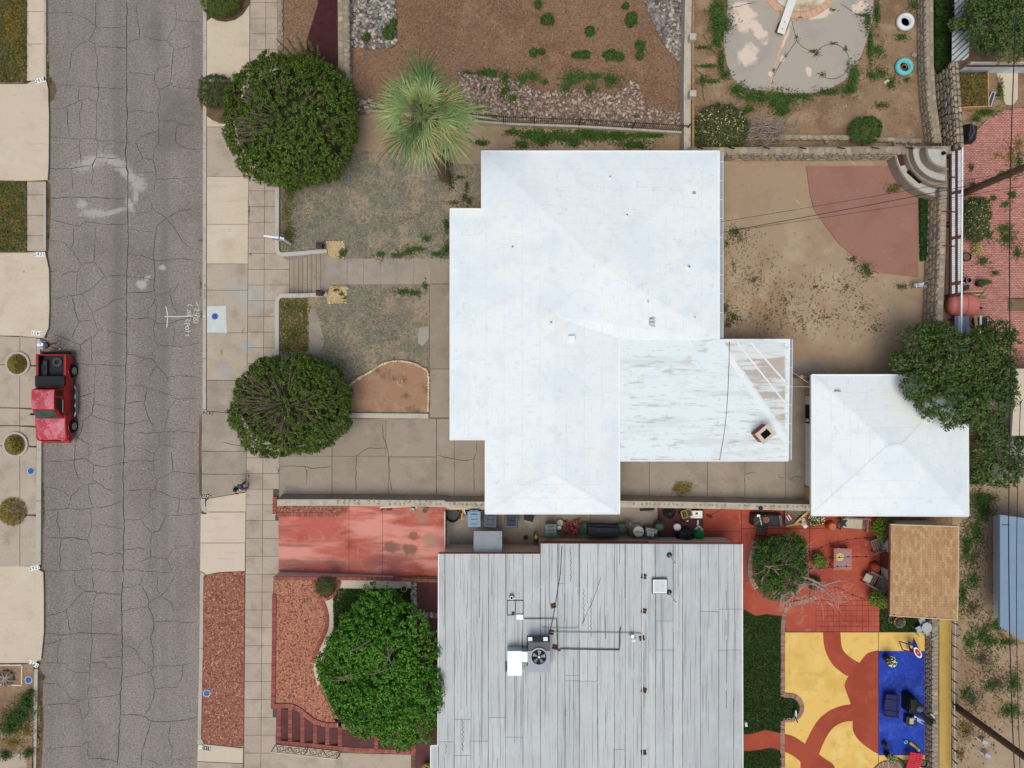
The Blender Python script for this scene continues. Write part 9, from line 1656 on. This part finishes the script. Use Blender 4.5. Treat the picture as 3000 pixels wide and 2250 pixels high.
item('gas_meter', 'grey gas meter on pipes below the tall stone wall', 'meter', 2680, 839, [('meter', MB().box((0, 0, .45), (.34, .24, .4)), 'pale_grey', Bv(.04)), ('regulator', MB().ball((-.22, .02, .5), (.14, .12, .12), 10, 6), 'pale_grey'), ('pipe', MB().tube([(-.2, -.1, 0), (-.2, -.1, .5), (.1, .1, .7), (.25, .2, .65), (.5, .22, .6)], .03, 6), 'steel'), ('valve', MB().box((.16, -.1, .66), (.1, .1, .1)), 'blue_grey_roof')])
item('bucket', 'grey bucket on the red paving left of the dark pot', 'bucket', 2830, 823, [('bucket', MB().lathe((0, 0, 0), [(.12, 0), (.15, .28), (.13, .28), (.11, .1)], 16), 'bin_dark'), ('ring', MB().tube([(.15*cos(a), .15*sin(a), .29) for a in np.linspace(0, 6.28, 17)], .015, 4), 'pale_grey')]); pot('plant_pot', 'dark pot with a sprawling weed on the red paving', 2862, 832, .2, .35, 'black', 'leaf_dull', .18, 20); grass('pot_weed', [(2886, 828, 16, 7)], 260, ZL+.2, 'leaf_weed', .12, .06, .8, .12)
pot('plant_pot', 'black tub half under the white canopy rail', 2820, 756, .24, .4, 'black'); pot('yellow_plant', 'straggly yellow green plant on the red paving', 2852, 733, .12, .2, 'dark_metal', 'palm_yellow', .3, 22)
pk = [('plank', MB().bar((-.65, .16-.1*i, .04+.01*i), (.55+.05*i, .18-.1*i, .04), .08, .04), random.choice(('wood', 'grey_wood'))) for i in range(6)]; item('plank_stack', 'stack of weathered planks beside the pink tank', 'planks', 2850, 863, pk, 2)
item('pole', 'long thin pole leaning from the plank stack', 'pole', 2872, 867, [('pole', MB().tube([(-.4, -.4, .3), (.4, .45, .1)], .025, 6), 'wood'), ('tip', MB().ball((-.4, -.4, .3), .04, 6, 5), 'rusty')]); item('window_screen', 'small grey framed screen lying by the canopy end', 'screen', 2821, 851, [('frame', MB().bar((-.3, -.14, .06), (.3, .1, .06), .05, .03).bar((-.3, .14, .06), (.3, .3, .06), .05, .03).bar((-.3, -.14, .06), (-.3, .14, .06), .05, .03).bar((.3, .1, .06), (.3, .3, .06), .05, .03), 'dark_metal'), ('mesh', MB().add([(-.28, -.12, .05), (.28, .11, .05), (.28, .28, .05), (-.28, .13, .05)], [(0, 1, 2, 3)]), 'cover_navy')])
tk2 = MB(); V = []
for i, (u, r) in enumerate(((-.84, .0), (-.82, .34), (-.66, .56), (-.3, .64), (.3, .62), (.62, .58), (.8, .42), (.84, .2), (.85, .0))): V += [(u, r*cos(2*math.pi*j/18), .52+r*.8*sin(2*math.pi*j/18)) for j in range(18)]
tk2.add(V, [(i*18+j, i*18+(j+1) % 18, (i+1)*18+(j+1) % 18, (i+1)*18+j) for i in range(8) for j in range(18)])
item('storage_tank', 'pink rounded tank half under the white rail', 'tank', 2804, 896, [('tank', tk2, 'pink_tank', dict(smooth=True)), ('band', MB().tube([(0.02, .66*cos(a), .52+.53*sin(a)) for a in np.linspace(0, 6.28, 19)], .02, 4), 'pink_tank'), ('spout', MB().lathe((.74, -.2, .95), [(.07, 0), (.07, .02)], 8), 'black'), ('foot', MB().box((-.4, 0, .06), (.1, .8, .14)), 'dark_metal'), ('foot', MB().box((.4, 0, .06), (.1, .8, .14)), 'dark_metal')], -2)
cs = thing('corrugated_sheet', 'strip of blue grey ribbed sheets between tank and tree', 'sheet', W(2820, 985, ZL));
for i in range(4): sheet('panel', [(2797+10.6*i, 926), (2807+10.6*i, 926), (2808+10.6*i, 1050), (2798+10.6*i, 1050)], 1.9+.02*(i % 2), 'blue_grey_roof' if i != 1 else 'gutter', .04, cs)
for x in (2799, 2836): c = W(x, 935, 1.8); MB().bar((c[0], c[1], ZL), (c[0], c[1], 1.88), .07, .07).bd('post', 'dark_metal', cs)
item('board', 'white edged board standing beside the ribbed sheets', 'board', 2848, 975, [('board', MB().bar((0, -.9, .7), (.02, .9, .7), .12, .05), 'white_panel'), ('plank', MB().bar((-.18, .2, .66), (-.24, .9, .66), .16, .03), 'wood')]); item('dog_crate', 'dark wire crate under the edge of the feathery tree', 'crate', 2868, 948, [('base', MB().box((0, 0, .05), (.8, .6, .08)), 'cover_navy'), ('hoop', MB().tube([(-.4, -.3, 0), (-.4, .2, .6), (.1, .35, .66), (.4, .1, .6), (.4, -.3, 0)], .03, 5), 'black')]+[('wire', MB().tube([(-.4+.16*i, -.3, .05), (-.36+.14*i, .0, .6), (-.4+.16*i, .3, .5)], .012, 4), 'black') for i in range(6)])
item('doormat', 'worn brown mat on the red paving at the right edge', 'mat', 2978, 892, [('mat', MB().box((0, 0, .015), (1.0, .74, .03)), 'mat_brown'), ('border', MB().box((0, .34, .034), (1.0, .05, .008)), 'brown_wood')])
cbx = [('plank', MB().bar((-.8, -.95+.02, .12+.14*k), (.76, -.85, .12+.14*k), .05, .13), 'wood') for k in range(3)]+[('plank', MB().bar((.78, -.86, .12+.14*k), (.74, 1.05, .12+.14*k), .05, .13), 'wood') for k in range(3)]+[('plank', MB().bar((-.8, 1.05, .12+.14*k), (.74, 1.1, .12+.14*k), .05, .13), 'grey_wood') for k in range(3)]
cb2 = item('compost_box', 'wooden compost box heaped with dry brush beside the rubble wall', 'box', 2841, 276, cbx, 0); c = cb2.location
n = 900; p = np.stack([c.x+rng.uniform(-.75, .7, n), c.y+rng.uniform(-.85, 1.0, n), c.z+rng.uniform(.15, .5, n)], 1); leaves('brush', p, rng.normal(size=(n, 3))*.7+np.array([0, 0, 1]), .3, .035, 'dry_grass', cb2, kind='stuff'); p = p[:500]; leaves('brush', p, rng.normal(size=(500, 3))*.7+np.array([0, 0, 1]), .26, .04, 'moss_weed', cb2, kind='stuff')
item('tarp_bundle', 'grey tarpaulin bundle at the end of the rubble wall', 'tarp', 2831, 398, [('bundle', MB().add([(-.3, -.55, 0), (.3, -.5, 0), (.36, .4, 0), (-.3, .6, 0), (-.26, -.5, .6), (.22, -.44, .55), (.28, .34, .62), (-.2, .5, .66)], [(0, 3, 2, 1), (4, 5, 6, 7), (0, 1, 5, 4), (1, 2, 6, 5), (2, 3, 7, 6), (3, 0, 4, 7)]), 'cover_black', Bv(.08)), ('fold', MB().tube([(-.2, -.4, .64), (.0, 0, .68), (-.1, .4, .7)], .04, 5), 'ac_dark')])
item('leaning_window', 'small green glazed window leaning by the compost box', 'frame', 2890, 296, [('frame', MB().bar((-.14, -.38, .2), (.1, .38, .3), .06, .04).bar((.12, -.38, .2), (.3, .38, .3), .06, .04).bar((-.14, -.38, .2), (.12, -.38, .2), .05, .04).bar((.1, .38, .3), (.3, .38, .3), .05, .04), 'pale_grey'), ('pane', MB().add([(-.12, -.36, .2), (.12, -.36, .2), (.28, .36, .3), (.1, .36, .3)], [(0, 1, 2, 3)]), 'glass_green')])
item('plough', 'dark triangular iron blade beside the compost box', 'blade', 2913, 280, [('blade', MB().prism([(-.3, -.14), (.3, 0), (-.26, .16)], 0, .1), 'dark_metal'), ('stem', MB().bar((-.2, 0, .1), (-.5, .05, .2), .04, .04), 'dark_metal')])
def upole(label, px, py): t = thing('utility_pole', label, 'pole', W(px, py, ZL)); c = Vec(t.location); MB().tube([c-Vec((0, 0, .2)), c+Vec((0, 0, 5)), c+Vec((0, 0, 10.2))], [.2, .17, .13], 12).bd('pole', 'pole_wood', t); MB().bar(c+Vec((-1.3, 0, 9.6)), c+Vec((1.3, 0, 9.6)), .1, .12).bd('crossarm', 'pole_wood', t); return c
u1 = upole('wooden utility pole rising from the paved yard', 2822, 566); u2 = upole('wooden utility pole rising from the alley at the lower right', 2794, 2066)
def wire(label, a, b, sag, r=.011):
    t = thing('overhead_wire', label, 'wire', a); a, b = Vec(a), Vec(b); MB().tube([a.lerp(b, i/14)-Vec((0, 0, sag*4*(i/14)*(1-i/14))) for i in range(15)], r, 5).bd('wire', 'wire', t)
wire('northernmost service wire from the white roof across the red pad', W(2112, 650, 4.2), W(3060, 486, 7.5), .25); wire('thick twisted service wire in the middle over the red pad', W(2150, 674, 4.2), W(3060, 500, 7.3), .3, .018); wire('southernmost service wire over the red pad', W(2112, 681, 4.2), W(3060, 535, 7.0), .3)
wire('black overhead line along the right edge, upper stretch', W(2984, -80, 7.6), W(2962, 1130, 7.4), .3, .026); wire('black overhead line down the right edge over the blue grey shed', W(2962, 1130, 7.4), W(2976, 2330, 7.6), .3, .026); wire('pale overhead line hugging the right edge', W(2990, 1180, 7.6), W(2992, 2330, 7.6), .3, .018)
for x, y, lab in ((2872, 2166, 'grey fallen antenna nearer the leaning pole'), (2880, 2205, 'pale fallen antenna below the grey one')):
    item('antenna', lab, 'antenna', x, y, [('mast', MB().bar((-.5, .3, .3), (.1, -.2, .4), .04, .04), 'steel'), ('panel', MB().box((0, .05, .4), (.34, .2, .1), rz=-.4), 'pale_grey', Bv(.02)), ('arm', MB().bar((-.05, -.3, .3), (.2, -.1, .35), .04, .04), 'pale_grey'), ('rod', MB().bar((-.1, .2, .3), (.2, -.4, .3), .03, .03), 'steel')], z=ZL)
